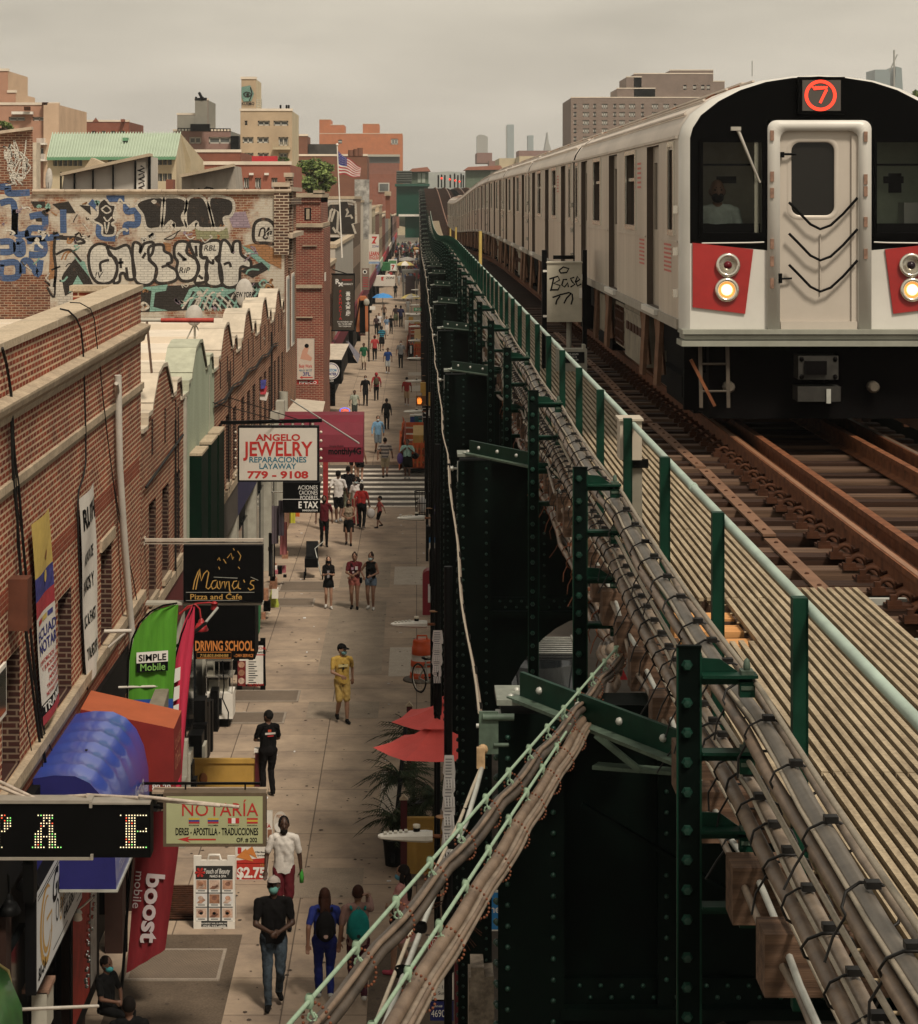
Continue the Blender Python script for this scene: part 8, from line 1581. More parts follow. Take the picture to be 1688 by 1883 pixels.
def cooler(lab,px0,px1,pyt,Y,m,lid):
 t=thing('cooler',lab,'cooler',(sx((px0+px1)/2,Y),Y,0),'coolers at the kerb');b=MB();pbox(b,px0,px1,pyt,365+11.5*F/Y-6,Y,Y+.5);b.build('body',m,t);b=MB();pbox(b,px0-.5,px1+.5,pyt-2.5,pyt,Y-.03,Y+.53);b.build('lid',lid,t)
cooler('blue cooler with a white lid at the kerb',754,766,766,117,mat('blue cooler',(.02,.04,.20),.5),M_WHITE);cooler('teal cooler right of the blue one',762,776,765,115.5,mat('teal cooler',(.02,.10,.13),.5),M_WHITE);cooler('turquoise box beside the teal cooler',770,776,772,114.8,mat('turquoise box',(.03,.28,.25),.5),M_BLACK)
def vend(lab,x,y,zt0,r,m1,m2,rot=0,n=8):
 t=thing('umbrella',lab,'umbrella',(x,y,0),'vendor umbrellas far along the pavement');b=MB()
 for i in range(n):
  a0,a1=rot+2*math.pi*i/n,rot+2*math.pi*(i+1)/n;b.poly([(x,y,zt0),(x+r*.6*math.cos(a0),y+r*.6*math.sin(a0),zt0-r*.14),(x+r*.6*math.cos(a1),y+r*.6*math.sin(a1),zt0-r*.14)],i%2);b.poly([(x+r*.6*math.cos(a0),y+r*.6*math.sin(a0),zt0-r*.14),(x+r*math.cos(a0),y+r*math.sin(a0),zt0-r*.42),(x+r*math.cos(a1),y+r*math.sin(a1),zt0-r*.42),(x+r*.6*math.cos(a1),y+r*.6*math.sin(a1),zt0-r*.14)],i%2)
 b.build('canopy',[m1,m2],t);b=MB();b.tube([(x,y,0),(x,y,zt0)],.03,0,6);b.build('pole',M_GALV,t)
M_UB=mat('sky blue canopy',(.05,.22,.50),.6,0,.1,2);M_UY=mat('yellow canopy',(.50,.40,.14),.7);M_UG=mat('grey canopy',(.33,.31,.28),.7)
vend('bright blue vendor umbrella on the far pavement',-3.05,208,3.0,1.0,M_UB,M_UB,.3);vend('yellow and grey vendor umbrella on the far pavement',-.45,208,2.95,1.0,M_UY,M_UG,.2);vend('pale umbrella near the distant crowd',-1.3,330,3.2,1.3,M_UG,M_UG);vend('yellow and white umbrella near the distant crowd',-1.6,318,2.9,1.4,M_UY,M_WHITE,.4)
t=thing('food_stall','vendor stall under the yellow and grey umbrella','stall',(-.4,206,0));b=MB();b.box(-.9,.4,205,206.5,.3,1.2,0);b.box(-1.0,.5,204.9,206.6,1.2,1.28,1);b.box(-.7,-.3,204.8,205,.5,1.0,2);b.box(-1,.5,198,199,.2,1.0,1);b.box(-.2,.3,197.5,198,.4,.9,2);b.build('counter',[M_GREYBOX,M_WHITE,M_YP],t)
t=thing('bus_shelter','dark framed bus shelter at the far kerb','bus shelter',(.1,258,0));Y=258;b=MB();pbox(b,739,771,497,502,Y,Y+4,0);pbox(b,740,744,502,552,Y,Y+.2,0);pbox(b,764,768,502,552,Y,Y+.2,0);pbox(b,745,763,507,545,Y+.1,Y+.2,1);b.build('frame',[mat('shelter grey',(.12,.115,.1),.6),mat('dark poster',(.03,.02,.02),.4,0,.5,1)],t)
s=Sign('wall_sign','white language school banner with a red numeral on the far left fronts','banner',(678,697,431,486),190,.1,M_CREAMS,M_GREYBOX,0);s.poly([(684,435),(694,435),(689,444),(692,448),(683,448),(689,438),(684,438)][::-1],M_RED).text('ZONI',690,455,4,M_NAVY,12).text('LEARN',688,470,7.5,M_RED,18,bold=.04).text('ENGLISH',688,477,6,M_RED,18,bold=.03).rect(678,697,481,485,mat('pale blue print',(.2,.28,.4),.6)).done()
s=Sign('canopy_sign','white box canopy with a school name over the far left pavement','sign',(686,726,508,526),250,4,M_CREAMS,M_CREAMS,0);s.poly([(701,509),(706,509),(704,514),(706,516),(701,516)][::-1],M_RED).text('ZONI',717,513,4,M_BLK,15).done()
s=Sign('shop_sign','green and white convenience store sign on the far left pavement','sign',(714,730,478,498),300,2,mat('store sign green',(.08,.20,.09),.6),M_WHITE,1);s.rect(718,728,485,497,M_WHT).text('7',723,495,8,M_RED,6,bold=.04,d=.05).done()
b=MB();pbox(b,701,716,483,498,296,300);tag(b.build('awning',mat('store awning green',(.03,.13,.05),.7)),'green shop awning beside the convenience store sign','awning')
s=Sign('street_sign','small green street name sign at the far kerb','sign',(761,776,566,572),150,.05,mat('street sign green',(.02,.22,.09),.5),M_BLK,0);s.text('79 St',768,571,4,M_WHT,10).done()
s=Sign('poster_stand','red HIRING poster stand by the dark doorway','sign',(660,672,593,617),150,.1,mat('red poster stand',(.24,.03,.028),.6),M_BLK,0);s.text('NOW',667,603,4,M_WHT,9,bold=.03).text('HIRING',667,609,3.5,M_WHT,9,bold=.03).text('MORE',667,615,3.5,M_WHT,9,bold=.03).done()
s=Sign('wall_sign','tall grey brown shop sign with a round emblem on the far left fronts','sign',(665,679,493,533),165,.2,mat('grey brown sign',(.18,.13,.10),.6),M_GREYBOX,0);s.disc(671,500,4,M_WHT,.02,12).disc(671,500,2.5,M_BLK,.03,10)
for i in range(5):s.rect(667,677,510+i*4,511.5+i*4,M_REDC,.02)
s.done()
b=MB();pbox(b,677,679.5,540,665,148,148.2);b.ell(P(674,556,148),(.2,.1,.25),1,8,6);pbox(b,680,690,563,570,147.9,148,2);tag(b.build('sign_pole',[M_BLACK,M_GREYBOX,M_WHITE]),'black corner pole with a white arrow sign on the far left pavement','pole')
t=thing('doorway_arch','orange brick arch around a dark doorway on the far left','doorway',(-4.4,150,0));Y=149;b=MB();b.prism([P(655,610,Y),P(658,550,Y),P(662,545,Y),P(672,545,Y),P(676,552,Y),P(677,610,Y),P(672,610,Y),P(671,556,Y),P(668,552,Y),P(663,553,Y),P(661,560,Y),P(661,610,Y)],(0,1,0));b.build('arch',M_ORNG,t);b=MB();pbox(b,661,672,553,612,Y+.3,Y+.5);b.build('opening',M_DARK,t);b=MB();b.poly([P(652,600,Y-1),P(661,548,Y-1),P(663,552,Y-1),P(655,602,Y-1)]);b.poly([P(652,600,Y-1),P(661,548,Y-1),P(663,552,Y-1),P(655,602,Y-1)][::-1]);b.build('red_canopy',M_REDC,t)
t=thing('awning','small grey slanted awning by the far left shop wall','awning',P(645,655,122));Y=122;b=MB();b.poly([P(636,627,Y),P(640,627,Y+2),P(662,652,Y+2),P(658,668,Y)][::-1]);b.build('cover',mat('grey awning',(.16,.15,.17),.6),t);b=MB();b.poly([P(638,640,Y+.1),P(658,668,Y+.1),P(640,668,Y+.1)]);b.build('side',M_BLACK,t)
t=thing('neon_sign','oval red and blue neon open sign in a shop window','neon sign',P(634,755,78));Y=78;b=MB();b.tube([P(634+9*math.cos(a),755+5*math.sin(a),Y)for a in[i*math.pi/10 for i in range(21)]],.012,1,5);b.text('OPEN',P(634,757.5,Y-.02),EX,EZ,5*Y/F,0,w=13*Y/F,al='c',bold=.02);b.build('tube',[mat('red neon',(1,.08,.06),.5,0,0,emit=1),mat('blue neon',(.15,.15,1),.5,0,0,emit=.8)],t)
s=Sign('blue_sign','bright blue sign with white letters behind the nearest column','sign',(876,930,1638,1712),27,.03,mat('bright blue sign face',(.03,.20,.48),.45,0,.05,3),M_WHITE,3);s.text('phone',896,1678,14,M_WHT,46,bold=.02).text('MTA',884,1703,12,M_WHT,26,bold=.02).done()
t=thing('parking_sign','white and navy parking meter sign on a dark red post','sign',P(812,1800,26.5));Y=26.5;b=MB();pbox(b,795,834,1785,1838,Y,Y+.02,0);pbox(b,791,834,1842,1877,Y-.01,Y+.02,1);pbox(b,795,834,1839,1841,Y,Y+.02,2);b.build('sign_panel',[M_WHITE,mat('navy sign',(.015,.02,.10),.5),M_BLK],t)
b=MB()
for tx,y in(('Metered',1793),('Parking',1800),('9am - 10pm',1818),('Except Sunday',1829)):b.text(tx,P(832,y,Y-.01),EX,EZ,6.5*Y/F,0,al='r')
b.text('zone#',P(797,1852,Y-.02),EX,EZ,4*Y/F,1);b.text('469067',P(812,1870,Y-.02),EX,EZ,13*Y/F,1,w=38*Y/F,al='c');b.build('lettering',[M_BLK,M_WHT],t);b=MB();pbox(b,836,850,1700,2000,Y+.05,Y+.13);b.build('post',M_MRP,t)
s=Sign('parking_sign','red and white no parking sign left of the meter sign','sign',(787,806,1722,1766),27,.02,mat('red white sign',(.34,.05,.045),.5),M_WHITE,1);s.disc(797,1733,7,M_WHT,.006).disc(797,1733,5.5,MATS['red white sign'],.008).text('P',797,1736,7,M_WHT,4,d=.012,bold=.03).rect(788,805,1750,1764,M_WHT).done()
t=thing('concrete_post','stained concrete block beside the nearest column','block',P(885,1840,14));Y=14.0;b=MB();b.prism([P(862,1960,Y),P(862,1798,Y),P(866,1798,Y),P(866,1779,Y),P(890,1779,Y),P(891,1797,Y),P(908,1795,Y),P(910,1960,Y)],(0,.25,0));b.build('block',mat('stained concrete',(.12,.09,.065),.9,0,.7,9,c2=(.26,.21,.16),fine=40),t)
b=MB();
for k in range(22):a=random.random()*6.28;p=P(852,1665,24.6);b.tube([p,p+Vector((.18*math.cos(a)-.05,0,.2*math.sin(a)-.1)),p+Vector((.28*math.cos(a+.5)-.08,0,.3*math.sin(a+.3)-.2))],.006,0,4)
tag(b.build('dry_vine',M_RUSTDK),'tangle of dry dark stems on the nearest lamp pole','plant')
def car(lab,cx,cy,m,rz,rack=False,suv=True):
 t=thing('parked_car',lab,'car',(cx,cy,-.15),'cars under the elevated line',rz);Lh,W2=2.3,.92;h1,h2=(1.0,1.72)if suv else(.88,1.44)
 def shell(sec,m_,name):
  b=MB();n=len(sec[0][1]);v=[(x,y,z)for y,pr in sec for x,z in pr];b.add(v,[(i*n+j,i*n+j+1,(i+1)*n+j+1,(i+1)*n+j)for i in range(len(sec)-1)for j in range(n-1)]+[tuple(range(n)),tuple(range(len(v)-1,len(v)-n-1,-1))],0,True);return b.build(name,m_,t,local=True)
 pf=lambda w_,z0,z1:[(-w_,z0),(-w_*1.0,z0+(z1-z0)*.6),(-w_*.97,z1-.05),(-w_*.88,z1),(w_*.88,z1),(w_*.97,z1-.05),(w_,z0+(z1-z0)*.6),(w_,z0)]
 shell([(-Lh,pf(W2*.86,.35,.72)),(-Lh+.12,pf(W2*.95,.25,.85)),(-Lh+.9,pf(W2,.25,h1-.04)),(0,pf(W2,.25,h1)),(Lh-.2,pf(W2,.25,h1)),(Lh,pf(W2*.93,.35,h1-.1))],m,'body')
 cb=shell([(-Lh+.95,pf(W2*.9,h1-.03,h1)),(-Lh+1.65,pf(W2*.78,h1-.03,h2-.04)),(-.2,pf(W2*.8,h1-.03,h2)),(Lh-.55,pf(W2*.79,h1-.03,h2-.05)),(Lh-.12,pf(W2*.86,h1-.03,h1))],M_GLASS,'windows')
 b=MB();b.add([(x,y,z)for y,w_,z in((-Lh+1.7,.68,h2-.03),(-.2,.72,h2+.012),(Lh-.6,.7,h2-.04))for x in(-w_,w_)],[(0,1,3,2),(2,3,5,4)],0,True);b.build('roof',m,t,local=True)
 for x in(-.8,.8):
  for y in(-1.4,1.4):b=MB();b.lathe([(0,-.11),(.34,-.11),(.36,0),(.34,.11),(0,.11)],(x,y,.36),0,16,axis='x');b.build('wheel',M_BLACK,t,local=True)
 for x in(-.68,.68):b=MB();b.ell((x,-Lh+.02,.68),(.14,.06,.08),0,8,6);b.build('headlight',M_CHROME,t,local=True)
 if rack:
  b=MB()
  for k in range(9):b.tube([(-.72,-.5+k*.22,h2+.1),(.72,-.5+k*.22,h2+.1)],.015,0,5)
  b.tube([(-.72,-.6,h2+.12),(-.72,1.4,h2+.12)],.02,0,5);b.tube([(.72,-.6,h2+.12),(.72,1.4,h2+.12)],.02,0,5);b.build('roof_rack',M_GALV,t,local=True)
 return t
car('black off-roader with a roof rack seen under the near girder',2.75,50.5,mat('black car paint',(.008,.009,.011),.15,0,0,spec=.6),0,True)
car('red car behind the near girder, in front of the off-roader',2.6,44.3,mat('red car paint',(.28,.012,.014),.25,0,0,spec=.6,coat=.5),0,False,False)
car('white car at the bottom under the walkway',5.9,33.4,mat('white car paint',(.5,.48,.44),.25,0,0,spec=.6),math.pi*.5,False,True)
t=thing('barricade','red steel barricade leg glimpsed through the girders','barricade',P(1150,1250,56));Y=56;b=MB();b.beam(P(1138,1222,Y),P(1158,1268,Y),.1,.1);b.beam(P(1140,1240,Y),P(1145,1268,Y),.1,.1);b.beam(P(1136,1262,Y),P(1158,1266,Y),.06,.06);b.build('leg',M_REDM,t)
# ==== people
SKIN={'d':(.05,.024,.014),'m':(.19,.095,.058),'l':(.30,.165,.105),'b':(.105,.05,.03)}
PEND=[]
def capsule(b,p0,r0,p1,r1,seg=12):
 p0,p1=Vector(p0),Vector(p1);d=p1-p0;L_=d.length
 if L_<1e-5:d=Vector((0,0,1));L_=1e-5
 d=d/L_;pts=[];rs=[]
 for a in(-90,-60,-30,0):pts.append(p0+d*r0*math.sin(R(a)));rs.append(max(.0006,r0*math.cos(R(a))))
 for a in(0,30,60,90):pts.append(p1+d*r1*math.sin(R(a)));rs.append(max(.0006,r1*math.cos(R(a))))
 b.tube(pts,rs,0,seg)
def ik(A,T,l1,l2,pole):
 A,T=Vector(A),Vector(T);d=T-A;L_=min(d.length,(l1+l2)*.995);dn=d.normalized();a=(l1*l1-l2*l2+L_*L_)/(2*L_);h_=math.sqrt(max(0,l1*l1-a*a));pv=Vector(pole);pv=(pv-dn*pv.dot(dn)).normalized();return A+dn*a+pv*h_,A+dn*L_
def person(label,px,py,hpx,rz=0,top=(.02,.02,.02),bot=(.02,.02,.02),skin='m',shoe=(.02,.02,.02),sleeve='s',legs='pants',gait=.3,arms=('swing','swing'),hair=((.007,.005,.004),'short'),mask=None,cap=None,female=False,head=(0,0),stripes=None,extra=None,fat=1.0,hs=1.1,Yd=None,sit=False,hood=None,apron=None,neck=0,group='people on the pavement'):
 Y=Yd or F*H/(py-VY);x=sx(px,Y);s=hpx*Y/F/1.74;z0=0 if py>940 or py<848 else-.14
 t=thing('person',label,'person',(x,Y,z0 if not sit else 0),group,R(rz));prim=[]
 def cp(p0,r0,p1,r1,m):prim.append(('c',Vector(p0),r0,Vector(p1),r1,m))
 def el(c,r,m):prim.append(('e',Vector(c),Vector(r),m))
 dz=-.42 if sit else 0;f=fat;W=.165 if female else.19
 sh=[Vector((sd*W*f,.01,1.41+dz))for sd in(-1,1)]
 T1=1
 el((0,.0,1.29+dz),(.150*f if female else.172*f,.105*f,.19),T1);cp((-.05*f,.005,1.0+dz),.105*f,(-.065*f,.0,1.28+dz),.10*f,T1);cp((.05*f,.005,1.0+dz),.105*f,(.065*f,.0,1.28+dz),.10*f,T1);el((0,.01,.98+dz),(.165*f if female else.155*f,.115*f,.12),T1 if not female or legs in('dress',)else 2);el((0,.01,.93+dz),(.17*f if female else.16*f,.12*f,.11),2)
 if female:el((0,-.06,1.27+dz),(.125,.075,.075),T1)
 cp(sh[0]+Vector((.06,0,.02)),.062,sh[1]-Vector((.06,0,-.02)),.062,T1);cp((-.06,.01,1.45+dz),.05,(.06,.01,1.45+dz),.05,T1 if sleeve!='tank' else 0)
 cp((0,.012,1.44+dz),.052,(0,-.005,1.56+dz),.05,0)
 hr=Matrix.Rotation(R(head[0]),3,'Z')@Matrix.Rotation(R(head[1]),3,'X');hc=Vector((0,.0,1.54+dz));hp=lambda v:hc+hr@(Vector(v)*hs)
 prim.append(('h',hp((0,0,.085)),hr,Vector((.073,.094,.112))*hs,0));prim.append(('h',hp((0,-.03,.02)),hr,Vector((.055,.062,.058))*hs,0))
 cp(hp((0,-.09,.075)),.011,hp((0,-.104,.052)),.014,0)
 for sd in(-1,1):prim.append(('h',hp((sd*.074,.005,.075)),hr,Vector((.012,.022,.032))*hs,0))
 for i,sd in enumerate((-1,1)):
  g=gait*sd;hip=Vector((sd*.088*f,.01,.93+dz))
  if sit:an=Vector((sd*.12,-.42,.07));pole=(0,-1,.6)
  else:an=Vector((sd*.085,-g*.42,.085+(.10 if g<-.1 else 0)*abs(g)*2.5));pole=(0,-1,0)
  kn,an=ik(hip,an,.44,.42,pole);m2=2 if legs in('pants','shorts','jeans')else 0;fem=.078*f
  if legs=='shorts':
   kk=hip.lerp(kn,.92);cp(hip,.098*f,kk,.082*f,2);cp(kn,.054*f,an.lerp(kn,.55),.056*f,0);cp(an.lerp(kn,.55),.055*f,an,.034,0)
  elif legs=='hot':kk=hip.lerp(kn,.33);cp(hip,.098*f,kk,.094*f,2);cp(kk,.084*f,kn,.055*f,0);cp(kn,.054*f,an.lerp(kn,.55),.052*f,0);cp(an.lerp(kn,.55),.05*f,an,.033,0)
  else:cp(hip,.096*f,kn,.064*f if m2 else.055*f,m2 if m2 else 0);cp(kn,.064*f if m2 else.053*f,an.lerp(kn,.6),.060*f if m2 else.052,m2 or 0);cp(an.lerp(kn,.6),.06*f if m2 else.052,an,.052 if m2 else.034,m2 or 0)
  lift=Vector((0,0,-.05));toe=an+Vector((sd*.02,-.15,-.045 if g>=-.1 or sit else-.07));cp(an+Vector((0,.03,-.04)),.045,toe,.036,3);cp(an+Vector((0,0,-.0)),.042,an+Vector((0,-.02,-.035)),.045,3)
  mode=arms[i];S_=sh[i];po=(sd*.6,1,-.2)
  if mode=='swing':Tg=S_+Vector((sd*.09,g*.55+.0,-.52+abs(g)*.12))
  elif mode=='down':Tg=S_+Vector((sd*.09,-.03,-.55))
  elif mode=='phone':Tg=Vector((sd*.05,-.27,1.2+dz))
  elif mode=='belly':Tg=Vector((sd*.065,-.24,1.08+dz));po=(sd*1,.5,-.3)
  elif mode=='ear':Tg=hp((sd*.10,-.02,.06));po=(sd*.5,-.5,-1)
  elif mode=='strap':Tg=Vector((sd*.13,-.14,1.32+dz));po=(sd*1,.2,-1)
  elif mode=='hip':Tg=Vector((sd*.2,-.12,1.02+dz));po=(sd,.8,0)
  elif mode=='across':Tg=Vector((-sd*.08,-.2,1.05+dz));po=(sd,.4,-.3)
  else:Tg=Vector(mode)
  el_,Tg=ik(S_,Tg,.285,.25,po);ua={'s':.72,'l':1.0,'tank':.02,'cap':.35}[sleeve];q=S_.lerp(el_,ua);am=T1
  if ua>.1:cp(S_,.060*f,q,.052*f,T1)
  if ua<1:cp(S_.lerp(el_,ua-.02),.043*f,el_,.038*f,0);cp(el_,.038*f,Tg,.026,0)
  else:cp(S_,.06*f,el_,.046*f,T1);cp(el_,.046*f,el_.lerp(Tg,.9),.033,T1);cp(el_.lerp(Tg,.9),.028,Tg,.026,0)
  hd=(Tg-el_).normalized();sd_v=hd.cross(Vector((0,1,0))if abs(hd.y)<.8 else Vector((0,0,1))).normalized();nrm=hd.cross(sd_v)
  pc=Tg+hd*.045;prim.append(('p',Tg,pc+hd*.03,sd_v,nrm,0))
  if hpx>45:
   for k,(o_,ln)in enumerate(((-.030,.062),(-.010,.075),(.010,.072),(.029,.055))):a_=pc+hd*.03+sd_v*o_;k1=a_+hd*ln*.5-nrm*.008*(1 if i else-1);cp(a_,.0092,k1,.0088,0);cp(k1,.0088,k1+hd*ln*.45-nrm*.016*(1 if i else-1),.0075,0)
   th=Tg+hd*.02+sd_v*-.034;cp(th,.011,th+hd*.03-sd_v*.022,.010,0);cp(th+hd*.03-sd_v*.022,.010,th+hd*.06-sd_v*.026,.008,0)
  if i==0:t['_h0']=tuple(Tg+hd*.05)
  else:t['_h1']=tuple(Tg+hd*.05)
 b=MB()
 for p in prim:
  if p[0]=='c':capsule(b,p[1],p[2],p[3],p[4])
  elif p[0]=='e':b.ell(p[1],p[2],0,14,10)
  elif p[0]=='h':b.ell(p[1],p[3],0,16,12,rot=p[2])
  elif p[0]=='p':
   Mx=Matrix((p[3],p[4],(p[2]-p[1]).normalized())).transposed();b.ell((p[1]+p[2])/2,(.042,.018,.055),0,10,8,rot=Mx)
 vox=.010 if hpx>130 else.0135 if hpx>60 else.021
 me=bpy.data.meshes.new('body');me.from_pydata([tuple(a)for a in b.v],[],b.f);ob=bpy.data.objects.new('tmp',me);COL.objects.link(ob)
 r=ob.modifiers.new('r','REMESH');r.mode='VOXEL';r.voxel_size=vox;r.adaptivity=0;sm=ob.modifiers.new('s','SMOOTH');sm.factor=.5;sm.iterations=5 if hpx>130 else 3 if hpx>60 else 2
 nm=lambda k,c:mat('%s %.3f %.3f %.3f'%(k,*c),c,.85 if k!='skin' else.5,0,.22,9,spec=.08 if k!='skin' else.35,bump=.25 if 'cloth' in k else 0)
 tm=nm('top cloth',top)
 if stripes:tm=stripe_mat(top,stripes)
 bm_=jeans_mat(bot)if legs=='jeans' else nm('trouser cloth',bot)
 if legs=='jeans':pass
 mats=[nm('skin',SKIN[skin]),tm,bm_,nm('shoe',shoe),nm('feature',(.012,.007,.006))]
 feat=[(hp((sx_*.031,-.087,.095)),.0135)for sx_ in(-1,1)]+[(hp((sx_*q,-.09,.117)),.010)for sx_ in(-1,1)for q in(.022,.036)]+[(hp((q,-.09,.02)),.009)for q in(-.014,0,.014)]
 PEND.append((t,ob,prim,mats,feat,s))
 def add(b_,nm_,m_):b_.v=[tuple(Vector(a)*s)for a in b_.v];return b_.build(nm_,m_,t,local=True)
 hcol,hst=hair
 if hst!='none':
  b=MB();rt=hr@Matrix.Rotation(R(-28),3,'X');b.ell(hp((0,.012,.098)),(.080*hs,.099*hs,.108*hs),0,16,9,rot=rt,t0=0,t1=.56)
  if hst in('long','vlong'):L_=.30 if hst=='long' else.42;b.ell(hp((0,.075,-.02)),(.085,.045,.15),0,12,8);b.ell(hp((0,.10,-.12)),(.085,.04,L_*.55),0,12,8);b.ell(hp((-.072,.0,.0)),(.022,.045,.13),0,8,6);b.ell(hp((.072,.0,.0)),(.022,.045,.13),0,8,6)
  if hst=='bun':b.ell(hp((0,.05,.19)),(.04,.04,.035),0,10,6);b.ell(hp((0,.06,.04)),(.07,.05,.08),0,10,6)
  if hst=='curly':
   for k in range(26):a=k*2.4;e_=-.3+1.3*k/26;b.ell(hp((.105*math.cos(a)*math.cos(e_),.03+.10*math.sin(a)*math.cos(e_),.08+.11*math.sin(e_))),(.042,.042,.042),0,7,5)
  if hst=='beard':b.ell(hp((0,-.04,.0)),(.06,.062,.055),0,12,8)
  if hst=='pony':b.ell(hp((0,.11,.04)),(.05,.045,.09),0,10,6);b.ell(hp((0,.12,-.08)),(.06,.04,.12),0,10,6)
  add(b,'hair',nm('hair',hcol))
 if cap:
  b=MB();b.ell(hp((0,.005,.118)),(.084*hs,.104*hs,.085*hs),0,16,7,rot=hr,t0=0,t1=.52);b.ell(hp((0,-.115,.112)),(.072,.075,.010),0,12,6,rot=hr@Matrix.Rotation(R(12),3,'X'));b.ell(hp((0,.005,.205)),(.01,.01,.008),0,6,4);add(b,'cap',nm('cap',cap))
 if mask:
  b=MB();b.ell(hp((0,-.042,.025)),(.060*hs,.072*hs,.056*hs),0,14,9,rot=hr);b.tube([hp((-.058,-.045,.04)),hp((-.078,.0,.075))],.004,0,4);b.tube([hp((.058,-.045,.04)),hp((.078,.0,.075))],.004,0,4);add(b,'face_mask',nm('mask',mask))
 if legs in('skirt','mini','dress'):
  b=MB();ze={'skirt':.52,'mini':.72,'dress':.58}[legs];n=20;rows=[(1.0,.15),(.93,.185),((.93+ze)/2,.20 if legs!='dress' else.21),(ze,.205 if legs!='dress' else.25)]
  v=[((r*(1+.05*math.sin(k*5.0)*(i>1)))*math.cos(2*math.pi*k/n)*f,r*.78*math.sin(2*math.pi*k/n)*f+.01,z)for i,(z,r)in enumerate(rows)for k in range(n)];b.add(v,[(i*n+k,i*n+(k+1)%n,(i+1)*n+(k+1)%n,(i+1)*n+k)for i in range(3)for k in range(n)],0,True);add(b,'skirt',nm('skirt cloth',bot))
 if legs in('shorts','pants','jeans')and not female:
  b=MB();n=18;rows=[(1.06+dz,.158),(.98+dz,.166),(.885+dz,.176)];v=[(r*math.cos(2*math.pi*k/n)*f,r*.74*math.sin(2*math.pi*k/n)*f+.01,z+(.015*math.sin(k*2.1)if i==2 else 0))for i,(z,r)in enumerate(rows)for k in range(n)];b.add(v,[(i*n+k,i*n+(k+1)%n,(i+1)*n+(k+1)%n,(i+1)*n+k)for i in range(2)for k in range(n)],0,True);add(b,'shirt_hem',tm)
 if hood:
  b=MB();b.ell(hp((0,.03,.08)),(.10,.12,.135),0,14,9,t0=0,t1=.75);add(b,'hood',nm('top cloth',hood))
 t['_s']=s
 if extra:extra(t,add,hp,nm,s)
 return t
def stripe_mat(c,st):
 k='striped %.2f %.2f'%(c[0],st[1][0])
 if k in MATS:return MATS[k]
 m=mat(k,c,.8,0,0);tr=m.node_tree;bs=tr.nodes['Principled BSDF'];g=tr.nodes.new('ShaderNodeNewGeometry');sp_=tr.nodes.new('ShaderNodeSeparateXYZ');tr.links.new(g.outputs['Position'],sp_.inputs[0]);md=tr.nodes.new('ShaderNodeMath');md.operation='PINGPONG';md.inputs[1].default_value=st[0];tr.links.new(sp_.outputs['Z'],md.inputs[0]);gt=tr.nodes.new('ShaderNodeMath');gt.operation='GREATER_THAN';gt.inputs[1].default_value=st[0]*.5;tr.links.new(md.outputs[0],gt.inputs[0]);mx_=tr.nodes.new('ShaderNodeMixRGB');mx_.inputs[1].default_value=(*c,1);mx_.inputs[2].default_value=(*st[1],1);tr.links.new(gt.outputs[0],mx_.inputs['Fac']);tr.links.new(mx_.outputs[0],bs.inputs['Base Color']);return m
def jeans_mat(c):return mat('jeans %.3f'%c[0],c,.85,0,.6,9,c2=tuple(min(1,a*4.5)for a in c))
def print_mat(n,c,c2,vs=40):return mat(n,c,.8,0,.2,vs,c2=c2)
def bagpack(col,sz_=(.155,.09,.24),z=1.2,badge=None,pocket=True):
 def fn(t,add,hp,nm,s):
  b=MB();b.ell((0,.19,z),sz_,0,16,12);b.ell((0,.17,z-.06),(sz_[0]*1.02,sz_[1],sz_[2]*.72),0,16,10)
  if pocket:b.ell((0,.25,z-.09),(sz_[0]*.72,.05,sz_[2]*.5),0,14,8)
  for sd in(-1,1):b.tube([(sd*.10,.12,1.42),(sd*.12,.0,1.475),(sd*.12,-.1,1.38),(sd*.14,-.09,1.2),(sd*.16,.06,1.05)],.02,0,6)
  b.tube([(-.03,.2,z+sz_[2]),(0,.2,z+sz_[2]+.04),(.03,.2,z+sz_[2])],.008,0,5);o=add(b,'backpack',nm('bag',col))
  if badge:b=MB();b.lathe([(0,.30),(badge[1],.298)],(0,0,z-.12),0,14,axis='y');b.v=[(a[0],a[1],a[2])for a in b.v];add(b,'badge',nm('badge',badge[0]))
 return fn
def chest_print(cols,back=False,y=.115):
 def fn(t,add,hp,nm,s):
  b=MB();ms=[]
  for(x0,x1,z0,z1,c)in cols:
   yy=y if back else-y;p=[(x0,yy,z0),(x1,yy,z0),(x1,yy*.97,z1),(x0,yy*.97,z1)];b.poly(p if not back else p[::-1],len(ms));ms.append(nm('print',c))
  b.v=[tuple(Vector(a)*s)for a in b.v];b.build('shirt_print',ms,t,local=True)
 return fn
def multi(*fs):
 def fn(*a):
  for f_ in fs:f_(*a)
 return fn
def strap(col,sd=1):
 def fn(t,add,hp,nm,s):b=MB();b.tube([(-sd*.12,.06,1.46),(-sd*.10,-.09,1.42),(0,-.135,1.25),(sd*.14,-.115,1.02),(sd*.19,-.02,.95)],.014,0,5);b.ell((sd*.2,-.03,.9),(.05,.11,.10),0,12,8);add(b,'shoulder_bag',nm('bag',col))
 return fn
K=(.0055,.005,.005)
person('man in a black tee, ripped jeans, grey cap and teal mask looking at his hands',503,1850,236,8,(.0045,.004,.004),(.014,.019,.024),'d',K,'s','jeans',-.34,('belly','belly'),mask=(.10,.24,.21),cap=(.30,.26,.23),head=(-8,-22),fat=1.06)
wm=person('bearded man in a white short-sleeved shirt and maroon shorts',522,1705,202,0,(.56,.52,.47),(.09,.012,.016),'d',K,'s','shorts',.22,('swing','down'),((.012,.010,.009),'beard'),head=(6,-4))
